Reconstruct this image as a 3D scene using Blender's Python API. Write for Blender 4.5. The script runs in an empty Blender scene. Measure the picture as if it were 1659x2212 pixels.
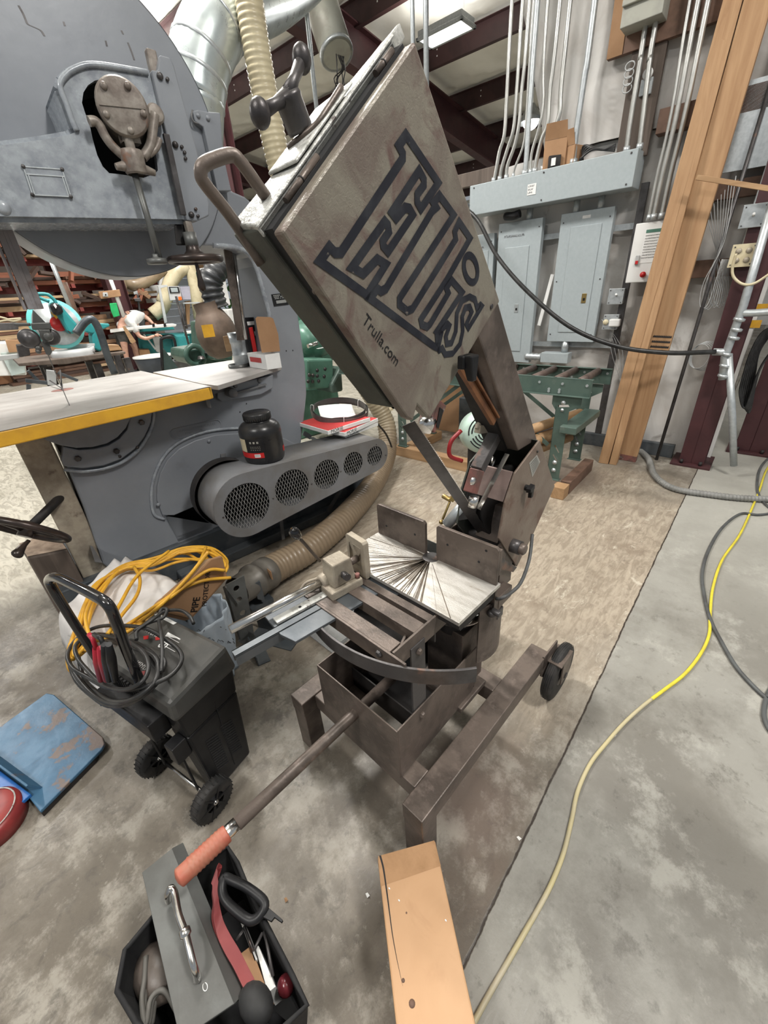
import bpy, math, random
from math import sin, cos, pi, radians, sqrt
from mathutils import Vector as V, Matrix
from mathutils.geometry import tessellate_polygon
random.seed(7)
SC = bpy.context.scene
COL = SC.collection
# ------------------------------------------------------------------ camera
PW, PH, FPX, CH = 1659, 2212, 890.0, 1.40
_dn = V((945-PW/2, -(2750-PH/2), -FPX)).normalized()
_up = -_dn
_fw = V((0, 0, -1)); _fy = (_fw-_up*_fw.dot(_up)).normalized(); _rx = _fy.cross(_up)
RM = Matrix((_rx, _fy, _up))            # world = RM @ camera space
CP = V((0, 0, CH))
cam = bpy.data.cameras.new('camera'); camo = bpy.data.objects.new('camera', cam); COL.objects.link(camo)
cam.sensor_fit = 'VERTICAL'; cam.sensor_height = 32.0; cam.lens = 32.0*FPX/PH
cam.clip_start = 0.02; cam.clip_end = 200
camo.matrix_world = Matrix.Translation(CP) @ RM.to_4x4()
SC.camera = camo

def ray(px, py): return RM @ V((px-PW/2, -(py-PH/2), -FPX))
class Frame:
    "a vertical-axis frame whose local x points at azimuth az (degrees right of the view heading)"
    def __init__(s, az):
        s.rz = radians(90-az); s.X = V((cos(s.rz), sin(s.rz), 0)); s.Y = V((-sin(s.rz), cos(s.rz), 0)); s.Z = V((0, 0, 1))
    def w(s, p): return s.X*p[0]+s.Y*p[1]+s.Z*p[2]
    def l(s, q): return V((q.dot(s.X), q.dot(s.Y), q.z))
    def at(s, px, py, x=None, y=None, z=None):
        "measured point: where the sight line through a photo pixel meets a known plane of the frame"
        r = ray(px, py)
        if x is not None: n, d = s.X, x
        elif y is not None: n, d = s.Y, y
        else: n, d = s.Z, z
        t = (d-n.dot(CP))/n.dot(r)
        return s.l(CP+r*t)
    def pl(s, pts, **k): return [s.at(a, b, **k) for a, b in pts]
SAW = Frame(135.5); BIG = Frame(49.6); BLD = Frame(42.5); WLD = Frame(90)

# ------------------------------------------------------------------ mesh builder
def catmull(P, n=8, closed=False):
    P = [V(p) for p in P]; out = []; m = len(P)
    rng = range(m if closed else m-1)
    for i in rng:
        if closed: a, b, c, d = P[(i-1) % m], P[i], P[(i+1) % m], P[(i+2) % m]
        else:
            b, c = P[i], P[i+1]
            a = P[i-1] if i > 0 else b*2-c
            d = P[i+2] if i+2 < m else c*2-b
        for k in range(n):
            t = k/n
            out.append(0.5*((2*b)+(c-a)*t+(2*a-5*b+4*c-d)*t*t+(3*b-a-3*c+d)*t**3))
    if not closed: out.append(P[-1])
    return out
def perp(t):
    a = V((0, 0, 1)) if abs(t.z) < .9 else V((1, 0, 0))
    u = t.cross(a).normalized(); return u, t.cross(u).normalized()

class MB:
    def __init__(s): s.v = []; s.f = []; s.sm = []; s.mi = []; s.cur = 0
    def add(s, vs, fs, smooth=False):
        o = len(s.v); s.v += [V(p) for p in vs]
        for f in fs: s.f.append([i+o for i in f]); s.sm.append(smooth); s.mi.append(s.cur)
        return s
    def box(s, x0, y0, z0, x1, y1, z1):
        x0, x1 = min(x0, x1), max(x0, x1); y0, y1 = min(y0, y1), max(y0, y1); z0, z1 = min(z0, z1), max(z0, z1)
        return s.add([(x0,y0,z0),(x1,y0,z0),(x1,y1,z0),(x0,y1,z0),(x0,y0,z1),(x1,y0,z1),(x1,y1,z1),(x0,y1,z1)],
              [(3,2,1,0),(4,5,6,7),(0,1,5,4),(1,2,6,5),(2,3,7,6),(3,0,4,7)])
    def hexa(s, a, b):
        "two matching loops a (one end) and b (other end) joined"
        n = len(a); fs = [list(range(n))[::-1], list(range(n, 2*n))]
        for i in range(n): j = (i+1) % n; fs.append([i, j, n+j, n+i])
        s.add(list(a)+list(b), fs)
        return s
    def bar(s, p0, p1, w, h, up=(0,0,1)):
        "rectangular bar; h is measured along up"
        p0, p1 = V(p0), V(p1); t = (p1-p0).normalized(); up = V(up)
        u = t.cross(up).normalized(); q = u.cross(t).normalized()
        c = [(-1,-1),(1,-1),(1,1),(-1,1)]
        return s.hexa([p0+u*(a*w/2)+q*(b*h/2) for a, b in c], [p1+u*(a*w/2)+q*(b*h/2) for a, b in c])
    def prism(s, pts, vec, holes=()):
        "planar polygon (3d points) extruded by vec, with optional holes"
        vec = V(vec); loops = [[V(p) for p in pts]]+[[V(p) for p in h] for h in holes]
        flat = [p for lp in loops for p in lp]; n = len(flat)
        tri = tessellate_polygon(loops) if len(loops) > 1 or len(pts) > 4 else None
        fs = []
        nrm = V((0,0,0)); L = loops[0]
        for i in range(len(L)): nrm += L[i].cross(L[(i+1) % len(L)])
        flip = nrm.dot(vec) > 0
        if tri is None or len(loops) == 1:
            b = list(range(n)); fs.append(b[::-1] if flip else b); t = [i+n for i in b]; fs.append(t if flip else t[::-1])
        else:
            for a, b, c in tri:
                m = (flat[b]-flat[a]).cross(flat[c]-flat[a])
                if m.length < 1e-12: continue
                if m.dot(vec) > 0: b, c = c, b
                fs.append([a, b, c]); fs.append([a+n, c+n, b+n])
        o = 0
        for k, lp in enumerate(loops):
            m = len(lp)
            for i in range(m):
                j = (i+1) % m; q = [o+i, o+j, n+o+j, n+o+i]
                fs.append(q if flip else q[::-1])
            o += m
        return s.add(flat+[p+vec for p in flat], fs)
    def tube(s, pts, r, n=12, closed=False, caps=True, smooth=True):
        pts = [V(p) for p in pts]; m = len(pts); vs = []; fs = []; u = None
        for i, p in enumerate(pts):
            if closed: t = (pts[(i+1) % m]-pts[i-1]).normalized()
            else: t = (pts[min(i+1, m-1)]-pts[max(i-1, 0)]).normalized()
            if u is None: u, w = perp(t)
            else:
                u = (u-t*u.dot(t)); u = u.normalized() if u.length > 1e-6 else perp(t)[0]; w = t.cross(u)
            rr = r(i/(m-1)) if callable(r) else (r[i] if isinstance(r, (list, tuple)) else r)
            for k in range(n): a = 2*pi*k/n; vs.append(p+(u*cos(a)+w*sin(a))*rr)
        for i in range(m if closed else m-1):
            j = (i+1) % m
            for k in range(n): l = (k+1) % n; fs.append([i*n+k, i*n+l, j*n+l, j*n+k])
        s.add(vs, fs, smooth)
        if caps and not closed:
            o = len(s.v)-len(vs)
            s.f.append([o+k for k in range(n)][::-1]); s.f.append([o+(m-1)*n+k for k in range(n)]); s.sm += [False]*2; s.mi += [s.cur]*2
        return s
    def cyl(s, p0, p1, r, r1=None, n=20, caps=True): return s.tube([p0, p1], [r, r if r1 is None else r1], n, caps=caps)
    def lathe(s, prof, p0=(0,0,0), ax=(0,0,1), n=24, smooth=True):
        "prof: list of (radius, height) along ax"
        p0 = V(p0); ax = V(ax).normalized(); u, w = perp(ax); vs = []; fs = []; m = len(prof)
        for r, h in prof:
            for k in range(n): a = 2*pi*k/n; vs.append(p0+ax*h+(u*cos(a)+w*sin(a))*max(r, 1e-5))
        for i in range(m-1):
            for k in range(n): l = (k+1) % n; fs.append([i*n+k, i*n+l, (i+1)*n+l, (i+1)*n+k])
        s.add(vs, fs, smooth); return s
    def ball(s, c, r, sc=(1,1,1), n=16, m=10):
        c = V(c); vs = []; fs = []
        for i in range(m+1):
            th = pi*i/m
            for k in range(n): a = 2*pi*k/n; vs.append(c+V((sin(th)*cos(a)*sc[0], sin(th)*sin(a)*sc[1], cos(th)*sc[2]))*r)
        for i in range(m):
            for k in range(n): l = (k+1) % n; fs.append([(i+1)*n+k, (i+1)*n+l, i*n+l, i*n+k])
        return s.add(vs, fs, True)
    def grid(s, fn, nu, nv, smooth=True, two=0):
        vs = [fn(i/nu, j/nv) for j in range(nv+1) for i in range(nu+1)]
        fs = [[j*(nu+1)+i, j*(nu+1)+i+1, (j+1)*(nu+1)+i+1, (j+1)*(nu+1)+i] for j in range(nv) for i in range(nu)]
        return s.add(vs, fs, smooth)
    def ribbon(s, pts, wv, th=.001, closed=False):
        "flat strip along pts with width vector(s) wv and small thickness"
        pts = [V(p) for p in pts]; m = len(pts)
        W = [V(w) for w in wv] if isinstance(wv, list) else [V(wv)]*m
        vs = []; fs = []
        for i, p in enumerate(pts):
            t = (pts[(i+1) % m if closed else min(i+1, m-1)]-pts[i-1 if closed else max(i-1, 0)]).normalized()
            q = t.cross(W[i]).normalized()*th/2; w = W[i]/2
            vs += [p-w-q, p+w-q, p+w+q, p-w+q]
        for i in range(m if closed else m-1):
            j = (i+1) % m
            for k in range(4): l = (k+1) % 4; fs.append([i*4+k, i*4+l, j*4+l, j*4+k])
        if not closed: fs += [[3,2,1,0], [(m-1)*4+k for k in range(4)]]
        return s.add(vs, fs)
    def text(s, txt, org, xd, yd, size, depth=.0006, bold=0.0, align='LEFT'):
        cu = bpy.data.curves.new('t', 'FONT'); cu.body = txt; cu.size = size; cu.offset = bold; cu.align_x = align
        cu.resolution_u = 3
        o = bpy.data.objects.new('t', cu); COL.objects.link(o)
        me = bpy.data.meshes.new_from_object(o.evaluated_get(bpy.context.evaluated_depsgraph_get()))
        org, xd, yd = V(org), V(xd).normalized(), V(yd).normalized(); nd = xd.cross(yd)
        s.add([org+xd*v.co.x+yd*v.co.y+nd*depth for v in me.vertices], [list(p.vertices) for p in me.polygons])
        bpy.data.objects.remove(o); bpy.data.meshes.remove(me); bpy.data.curves.remove(cu)
        return s
    def scrawl(s, org, xd, yd, length, size, seed=1, depth=.0006):
        "a line of small illegible marks"
        r = random.Random(seed); org, xd, yd = V(org), V(xd).normalized(), V(yd).normalized(); nd = xd.cross(yd); t = 0
        while t < length:
            w = size*r.uniform(.25,.6)
            for a, b in (((0,0),(0,1)), ((0,r.choice((0,.5,1))),(w/size,r.choice((0,.5,1))))):
                p, q = org+xd*(t+a[0]*size)+yd*(a[1]*size)+nd*depth, org+xd*(t+b[0]*size)+yd*(b[1]*size)+nd*depth
                d = (q-p); d = d.normalized() if d.length > 1e-6 else xd; n = nd.cross(d)*size*.09
                s.add([p-n, q-n, q+n, p+n], [(0,1,2,3)])
            t += w+size*.3
        return s
    def xf(s, M, start=0):
        for i in range(start, len(s.v)): s.v[i] = M @ s.v[i]
        return s

class Thing:
    "an Empty at the base of a thing; its parts are meshes given in the same frame coordinates"
    def __init__(s, name, label, cat, frame, base, group=None, kind=None):
        s.fr = frame; s.base = V(base)
        o = bpy.data.objects.new(name, None); COL.objects.link(o); o.empty_display_size = .05
        o.location = frame.w(base); o.rotation_euler = (0, 0, frame.rz)
        s.o = o; meta(o, label, cat, group, kind)
def meta(o, label=None, cat=None, group=None, kind=None):
    if label: o['label'] = label
    if cat: o['category'] = cat
    if group: o['group'] = group
    if kind: o['kind'] = kind
def mesh_of(name, mb, base, mats):
    me = bpy.data.meshes.new(name); me.from_pydata([tuple(p-V(base)) for p in mb.v], [], mb.f)
    me.polygons.foreach_set('use_smooth', mb.sm); me.polygons.foreach_set('material_index', mb.mi)
    for m in (mats if isinstance(mats, (list, tuple)) else [mats]): me.materials.append(m)
    me.update(); return me
def fin(o, bevel, seg=2, solid=0):
    if solid: m = o.modifiers.new('s', 'SOLIDIFY'); m.thickness = solid; m.offset = 0
    if bevel:
        m = o.modifiers.new('b', 'BEVEL'); m.width = bevel; m.segments = seg; m.limit_method = 'ANGLE'; m.angle_limit = radians(40); m.harden_normals = False
    return o
SPLIT = {'chipped_paint':'chipped_paint','screws':'screw','bolts':'bolt','cover_screws':'cover_screw','ring_bolts':'ring_bolt','cap_bolts':'cap_bolt','slide_screws':'slide_screw','strap_screws':'strap_screw','guard_screws':'guard_screw',
 'leg_bolts':'leg_bolt','push_buttons':'push_button','anchor_bolts':'anchor_bolt','knobs':'knob','plate_rivets':'plate_rivet','receptacles':'receptacle','fittings':'fitting','hinge':'hinge','hanging_wire':'hanging_wire',
 'hinge_gap':'hinge_gap','eyes':'eye','knots':'knot','wood_chips':'wood_chip','hanging_strips':'hanging_strip','drill_hole':'drill_hole','screw_hole':'screw_hole'}
def islands(mb):
    "split a builder into its separate pieces"
    par = list(range(len(mb.v)))
    def find(a):
        while par[a] != a: par[a] = par[par[a]]; a = par[a]
        return a
    for f in mb.f:
        r = find(f[0])
        for i in f[1:]: par[find(i)] = r
    out = {}
    for k, f in enumerate(mb.f): out.setdefault(find(f[0]), []).append(k)
    res = []
    for ks in out.values():
        n = MB(); mp = {}
        for k in ks:
            g = []
            for i in mb.f[k]:
                if i not in mp: mp[i] = len(n.v); n.v.append(mb.v[i])
                g.append(mp[i])
            n.f.append(g); n.sm.append(mb.sm[k]); n.mi.append(mb.mi[k])
        res.append(n)
    return res
def part(name, mb, mat, par, bevel=0, label=None, solid=0, kind=None):
    "a child mesh of a Thing or of another part"
    if name in SPLIT:
        o = None
        for n in islands(mb): o = part1(SPLIT[name], n, mat, par, bevel, label, solid, kind)
        return o
    return part1(name, mb, mat, par, bevel, label, solid, kind)
def part1(name, mb, mat, par, bevel=0, label=None, solid=0, kind=None):
    po = par.o if isinstance(par, Thing) else par
    base = par.base if isinstance(par, Thing) else V(par['_b'])
    o = bpy.data.objects.new(name, mesh_of(name, mb, base, mat)); COL.objects.link(o); o.parent = po
    o['_b'] = tuple(base); meta(o, label, kind=kind)
    return fin(o, bevel, solid=solid)
def single(name, mb, mat, label, cat, frame, base, bevel=0, group=None, kind=None, solid=0):
    "a thing that is one mesh"
    o = bpy.data.objects.new(name, mesh_of(name, mb, base, mat)); COL.objects.link(o)
    o.location = frame.w(base); o.rotation_euler = (0, 0, frame.rz); o['_b'] = tuple(base)
    meta(o, label, cat, group, kind); return fin(o, bevel, solid=solid)
def struct(name, mb, mat, frame=BLD, base=(0,0,0), bevel=0, label=None):
    o = single(name, mb, mat, label, None, frame, base, bevel, kind='structure'); return o
def clone(o, loc=None, rz=None, label=None, name=None):
    c = o.copy(); COL.objects.link(c)
    for ch in o.children:
        d = ch.copy(); COL.objects.link(d); d.parent = c
        for g in ch.children: h = g.copy(); COL.objects.link(h); h.parent = d
    if loc is not None: c.location = loc
    if rz is not None: c.rotation_euler = (0, 0, rz)
    if label: c['label'] = label
    return c

# ------------------------------------------------------------------ materials
def mat(name, col, rough=.5, metal=0., col2=None, mix=(.45,.6), sc=6., det=6., bump=0., bsc=60., rv=.1,
        col3=None, mix3=(.6,.68), sc3=2.5, stretch=None, spec=.5, trans=0., ior=1.45, emit=None, es=1., alpha=1., sss=0, coat=0., dist=0.):
    m = bpy.data.materials.new(name); m.use_nodes = True; nt = m.node_tree; N = nt.nodes; L = nt.links
    b = N['Principled BSDF']; b.inputs['Metallic'].default_value = metal; b.inputs['Specular IOR Level'].default_value = spec
    b.inputs['Transmission Weight'].default_value = trans; b.inputs['IOR'].default_value = ior; b.inputs['Alpha'].default_value = alpha
    b.inputs['Coat Weight'].default_value = coat
    c4 = lambda c: (c[0], c[1], c[2], 1)
    if emit: b.inputs['Emission Color'].default_value = c4(emit); b.inputs['Emission Strength'].default_value = es
    tc = N.new('ShaderNodeTexCoord'); src = tc.outputs['Object']
    if stretch:
        mp = N.new('ShaderNodeMapping'); mp.inputs['Scale'].default_value = stretch; L.new(src, mp.inputs['Vector']); src = mp.outputs['Vector']
    def noise(scale, detail=6., rgh=.6):
        n = N.new('ShaderNodeTexNoise'); n.inputs['Scale'].default_value = scale; n.inputs['Detail'].default_value = detail
        n.inputs['Roughness'].default_value = rgh; n.inputs['Distortion'].default_value = dist; L.new(src, n.inputs['Vector']); return n.outputs['Fac']
    def ramp(f, a, bb):
        r = N.new('ShaderNodeMapRange'); r.inputs['From Min'].default_value = a; r.inputs['From Max'].default_value = bb; L.new(f, r.inputs['Value']); return r.outputs['Result']
    def mixc(f, a, c):
        x = N.new('ShaderNodeMix'); x.data_type = 'RGBA'; L.new(f, x.inputs['Factor'])
        if isinstance(a, tuple) or isinstance(a, list): x.inputs[6].default_value = c4(a)
        else: L.new(a, x.inputs[6])
        x.inputs[7].default_value = c4(c); return x.outputs[2]
    col2 = col2 or tuple(v*.82 for v in col)
    n1 = noise(sc, det); out = mixc(ramp(n1, *mix), tuple(col), col2)
    if col3: out = mixc(ramp(noise(sc3, 8.), *mix3), out, col3)
    L.new(out, b.inputs['Base Color'])
    r = N.new('ShaderNodeMapRange'); r.inputs['To Min'].default_value = max(.02, rough-rv); r.inputs['To Max'].default_value = min(1, rough+rv)
    L.new(noise(sc*2.3, 4.), r.inputs['Value']); L.new(r.outputs['Result'], b.inputs['Roughness'])
    if bump:
        bn = N.new('ShaderNodeBump'); bn.inputs['Strength'].default_value = bump; bn.inputs['Distance'].default_value = .002
        L.new(noise(bsc, 3.), bn.inputs['Height']); L.new(bn.outputs['Normal'], b.inputs['Normal'])
    return m
def wood(name, c1, c2, along='z', sc=1., rough=.65, col3=None, mix3=(.62,.7), sc3=2):
    st = {'x': (.8, 14, 14), 'y': (14, .8, 14), 'z': (14, 14, .8)}[along]
    return mat(name, c1, rough, 0, c2, (.35,.65), 1.6*sc, 5, bump=.12, bsc=6, stretch=tuple(v*sc for v in st), col3=col3, mix3=mix3, sc3=sc3, dist=.6)

m_steel = mat('brown_patina_steel', (.143,.114,.096), .42, .3, (.08,.064,.054), sc=9, bump=.25, bsc=140, col3=(.19,.15,.13), mix3=(.55,.75), sc3=30)
m_steel2 = mat('dark_mill_steel', (.10,.095,.095), .4, .5, (.055,.05,.05), sc=7, bump=.2, bsc=120, col3=(.2,.12,.09), mix3=(.62,.72), sc3=12)
m_door = mat('stained_door_paint', (.160,.130,.107), .42, .15, (.225,.205,.163), (.40,.60), 11, 10, bump=.35, bsc=220, col3=(.135,.088,.075), mix3=(.53,.66), sc3=15, dist=1.0)
m_ltop = mat('chipped_light_paint', (.52,.52,.49), .42, .1, (.33,.33,.305), (.45,.60), 45, 8, bump=.8, bsc=160, col3=(.14,.12,.11), mix3=(.60,.66), sc3=70)
m_olive = mat('dull_green_grey_paint', (.085,.09,.075), .5, .2, (.05,.05,.045), sc=6, bump=.2, bsc=90, col3=(.11,.07,.055), mix3=(.6,.7), sc3=8)
m_logo = mat('logo_black_paint', (.015,.016,.022), .5, 0, (.03,.032,.038), spec=.3, sc=20, col3=(.15,.13,.11), mix3=(.66,.7), sc3=45)
m_ground = mat('ground_steel_plate', (.58,.56,.52), .34, .5, (.40,.375,.335), (.42,.65), 10, 8, bump=.3, bsc=180, rv=.12, stretch=(1,4,1), col3=(.3,.25,.2), mix3=(.6,.75), sc3=14)
m_chrome = mat('worn_chrome', (.75,.74,.72), .22, 1., (.5,.48,.45), sc=14, bump=.05, col3=(.3,.22,.18), mix3=(.66,.74), sc3=20)
m_cast = mat('worn_beige_casting', (.42,.37,.29), .55, .25, (.28,.24,.19), (.4,.65), 16, 8, bump=.5, bsc=120, col3=(.18,.14,.11), mix3=(.6,.7), sc3=12)
m_black = mat('black_plastic', (.010,.010,.011), .42, 0, (.017,.017,.018), sc=12, bump=.1, bsc=200, spec=.35)
m_blackgloss = mat('black_gloss_paint', (.01,.01,.011), .12, 0, (.014,.014,.016), sc=12, rv=.04, coat=.5)
m_rubber = mat('black_rubber', (.017,.017,.017), .65, 0, (.035,.032,.03), sc=20, bump=.2)
m_dark = mat('dark_interior_steel', (.03,.027,.026), .6, .2, (.015,.014,.014), sc=8)
m_redgrip = mat('faded_red_grip', (.37,.08,.05), .5, 0, (.33,.135,.085), (.4,.6), 12, bump=.1)
m_redbr = mat('red_oxide_bracket', (.22,.09,.075), .55, .1, (.12,.07,.06), sc=20, bump=.4, bsc=90, col3=(.3,.27,.24), mix3=(.6,.7), sc3=30)
m_grey = mat('blue_grey_machine_paint', (.245,.262,.285), .36, .05, (.205,.22,.245), (.35,.65), 3, 8, bump=.18, bsc=26, rv=.08, col3=(.17,.175,.19), mix3=(.62,.75), sc3=3)
m_greyd = mat('blue_grey_paint_dusty', (.17,.175,.185), .5, .05, (.13,.125,.12), (.4,.6), 4, 8, bump=.2, bsc=40)
m_greylt = mat('grey_arm_paint_glossy', (.35,.38,.41), .26, .05, (.235,.255,.285), (.4,.65), 22, 9, bump=.5, bsc=30, rv=.1)
m_greasy = mat('greasy_worn_casting', (.30,.27,.235), .45, .2, (.17,.14,.12), (.4,.6), 18, 8, bump=.4, bsc=70, col3=(.22,.1,.05), mix3=(.6,.68), sc3=9)
m_yellow = mat('chipped_yellow_paint', (.66,.36,.03), .45, 0, (.52,.27,.03), (.4,.7), 10, 8, bump=.3, bsc=60, col3=(.1,.08,.05), mix3=(.69,.72), sc3=10)
m_tabtop = mat('grey_cast_iron_top', (.42,.405,.385), .42, .2, (.31,.295,.28), (.35,.65), 3, 9, bump=.1, bsc=160, col3=(.30,.27,.25), mix3=(.6,.75), sc3=2.5, stretch=(1,3,1))
m_mesh = mat('expanded_metal_mesh', (.30,.30,.295), .45, .3, (.2,.2,.195), sc=30)
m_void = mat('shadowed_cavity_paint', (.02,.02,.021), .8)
m_galv = mat('galvanised_steel', (.52,.55,.56), .38, .55, (.44,.47,.48), (.4,.6), 40, 8, bump=.1, bsc=200, rv=.1)
m_galvp = mat('galvanised_conduit', (.50,.50,.47), .34, .7, (.40,.40,.38), sc=8, bump=.05, col3=(.55,.56,.55), mix3=(.5,.7), sc3=3)
m_duct = mat('galvanised_duct_sheet', (.60,.66,.66), .3, .6, (.47,.53,.54), (.4,.6), 5, 8, bump=.08, bsc=20, rv=.1)
m_panel = mat('electrical_panel_grey', (.39,.435,.45), .45, .05, (.35,.395,.41), mix=(.3,.7), sc=40, bump=.05, bsc=200)
m_white = mat('white_enclosure_paint', (.74,.74,.72), .4, 0, (.68,.68,.66), sc=4)
m_maroon = mat('maroon_red_oxide_primer', (.062,.021,.023), .5, 0, (.05,.018,.02), (.4,.6), 4, 8, bump=.12, bsc=80, col3=(.085,.036,.034), mix3=(.6,.75), sc3=5)
m_maroond = mat('dark_maroon_purlin_primer', (.055,.026,.026), .5, 0, (.04,.02,.02), sc=3)
m_insul = mat('white_vinyl_insulation', (.86,.85,.79), .45, 0, (.78,.765,.70), (.4,.6), 1.2, 6, bump=.7, bsc=3.5, rv=.1)
m_insulw = mat('dusty_wall_insulation', (.60,.585,.56), .55, 0, (.45,.42,.385), (.45,.62), 1.6, 10, bump=.9, bsc=7, col3=(.20,.17,.145), mix3=(.62,.74), sc3=2.6, dist=.6)
m_card = mat('kraft_cardboard', (.37,.215,.115), .8, 0, (.31,.175,.09), sc=4, bump=.1, bsc=100)
m_paper = mat('white_paper', (.80,.80,.78), .75, 0, (.70,.70,.68), sc=5)
m_plasticw = mat('translucent_white_plastic_sheet', (.72,.70,.68), .4, 0, (.58,.56,.55), sc=5, bump=.3, bsc=12)
m_lumb = wood('fir_lumber_vertical', (.43,.265,.14), (.32,.18,.088), 'z')
m_lumby = wood('fir_lumber_long', (.44,.28,.15), (.32,.19,.095), 'y')
m_lumbx = wood('fir_lumber_across', (.42,.265,.14), (.30,.175,.085), 'x')
m_beam = wood('planed_fir_beam', (.60,.345,.165), (.50,.265,.115), 'y', sc=.7, rough=.55, col3=(.36,.19,.09), mix3=(.6,.8), sc3=1.2)
m_weather = wood('weathered_timber', (.13,.10,.08), (.08,.06,.048), 'z')
m_endgrain = mat('timber_end_grain', (.40,.31,.235), .8, 0, (.28,.21,.16), sc=20, bump=.3)
m_brownwd = mat('brown_stained_wood', (.17,.10,.07), .7, 0, (.11,.065,.045), sc=8)
m_convey = mat('conveyor_green_paint', (.085,.125,.105), .38, .05, (.065,.10,.085), sc=6, bump=.1, col3=(.12,.15,.13), mix3=(.6,.7), sc3=15)
m_roller = mat('rusty_roller_steel', (.155,.115,.10), .45, .4, (.10,.075,.065), sc=14, bump=.2)
m_mint = mat('mint_motor_paint', (.46,.60,.52), .4, 0, (.40,.52,.45), sc=8)
m_red = mat('red_paint', (.50,.02,.02), .4, 0, (.4,.02,.02), sc=8)
m_hoseb = mat('beige_flex_hose', (.60,.53,.36), .35, 0, (.50,.43,.28), sc=6, rv=.08)
m_hosed = mat('brown_clear_flex_hose', (.30,.225,.145), .32, 0, (.22,.16,.10), sc=5, rv=.08)
m_hoseg = mat('grey_corrugated_hose', (.22,.22,.21), .5, 0, (.17,.17,.16), sc=10)
m_hosek = mat('black_corrugated_hose', (.03,.032,.035), .4, 0, (.07,.07,.07), sc=6)
m_cordy = mat('yellow_extension_cord', (.68,.37,.035), .45, 0, (.56,.29,.03), sc=12)
m_cordf = mat('dirty_yellow_floor_cord', (.52,.45,.22), .5, 0, (.38,.34,.25), (.4,.6), 1.6, col3=(.46,.42,.36), mix3=(.5,.62), sc3=1.1)
m_cordg = mat('grey_cable', (.085,.09,.09), .5, 0, (.06,.06,.06), sc=10)
m_cordk = mat('black_cable', (.02,.02,.02), .38, 0, (.035,.035,.035), sc=20)
m_blue = mat('scuffed_blue_paint', (.06,.15,.25), .42, .1, (.045,.115,.20), (.42,.6), 9, 10, bump=.3, bsc=50, col3=(.15,.115,.10), mix3=(.57,.61), sc3=9)
m_plate = mat('grey_steel_plate', (.14,.145,.14), .42, .4, (.095,.095,.09), (.4,.6), 5, 9, bump=.15, bsc=60)
m_angle = mat('blue_grey_steel_offcut', (.10,.11,.118), .45, .35, (.06,.07,.08), sc=8, bump=.15)
m_green = mat('machine_green_enamel', (.10,.22,.165), .35, .05, (.07,.165,.12), (.4,.6), 6, 6, bump=.15, bsc=20)
m_teal = mat('teal_machine_paint', (.03,.26,.27), .4, 0, (.025,.2,.21), sc=3)
m_greyt = mat('light_grey_plastic', (.45,.46,.46), .45, 0, (.38,.39,.39), sc=5)
m_skin = mat('skin', (.56,.33,.245), .5, 0, (.50,.27,.20), sc=20)
m_shirt = mat('pale_grey_shirt_cloth', (.58,.585,.57), .85, 0, (.50,.50,.49), sc=14, bump=.4, bsc=30)
m_shorts = mat('dark_grey_shorts_cloth', (.085,.08,.075), .9, 0, (.06,.06,.055), sc=14, bump=.3, bsc=40)
m_hair = mat('short_brown_hair', (.12,.075,.045), .8, 0, (.08,.05,.03), sc=60, bump=.5)
m_lampglow = mat('fluorescent_diffuser', (.9,.9,.9), .5, emit=(1,.99,.95), es=9)
m_screen = mat('lit_control_screen', (.2,.22,.22), .3, emit=(.55,.62,.6), es=.6)
m_bag = mat('black_fabric_tote', (.008,.008,.009), .8, 0, (.015,.015,.015), sc=20, bump=.2)
m_jar = mat('black_jar_plastic', (.016,.016,.017), .3, 0, (.03,.03,.03), sc=8, rv=.08)
m_foliage = mat('tree_foliage', (.10,.26,.05), .8, 0, (.05,.15,.03), sc=8, bump=.5)
m_outw = mat('white_siding_outside', (.75,.76,.76), .6, 0, (.68,.69,.7), sc=3)
m_blockbr = mat('hardwood_offcut', (.30,.15,.075), .8, 0, (.2,.095,.045), (.4,.6), 2.2)
m_clear = mat('clear_plastic', (.85,.87,.88), .12, 0, (.8,.82,.83), trans=.75, ior=1.2)
m_brass = mat('brass', (.5,.36,.14), .35, .9)
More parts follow.
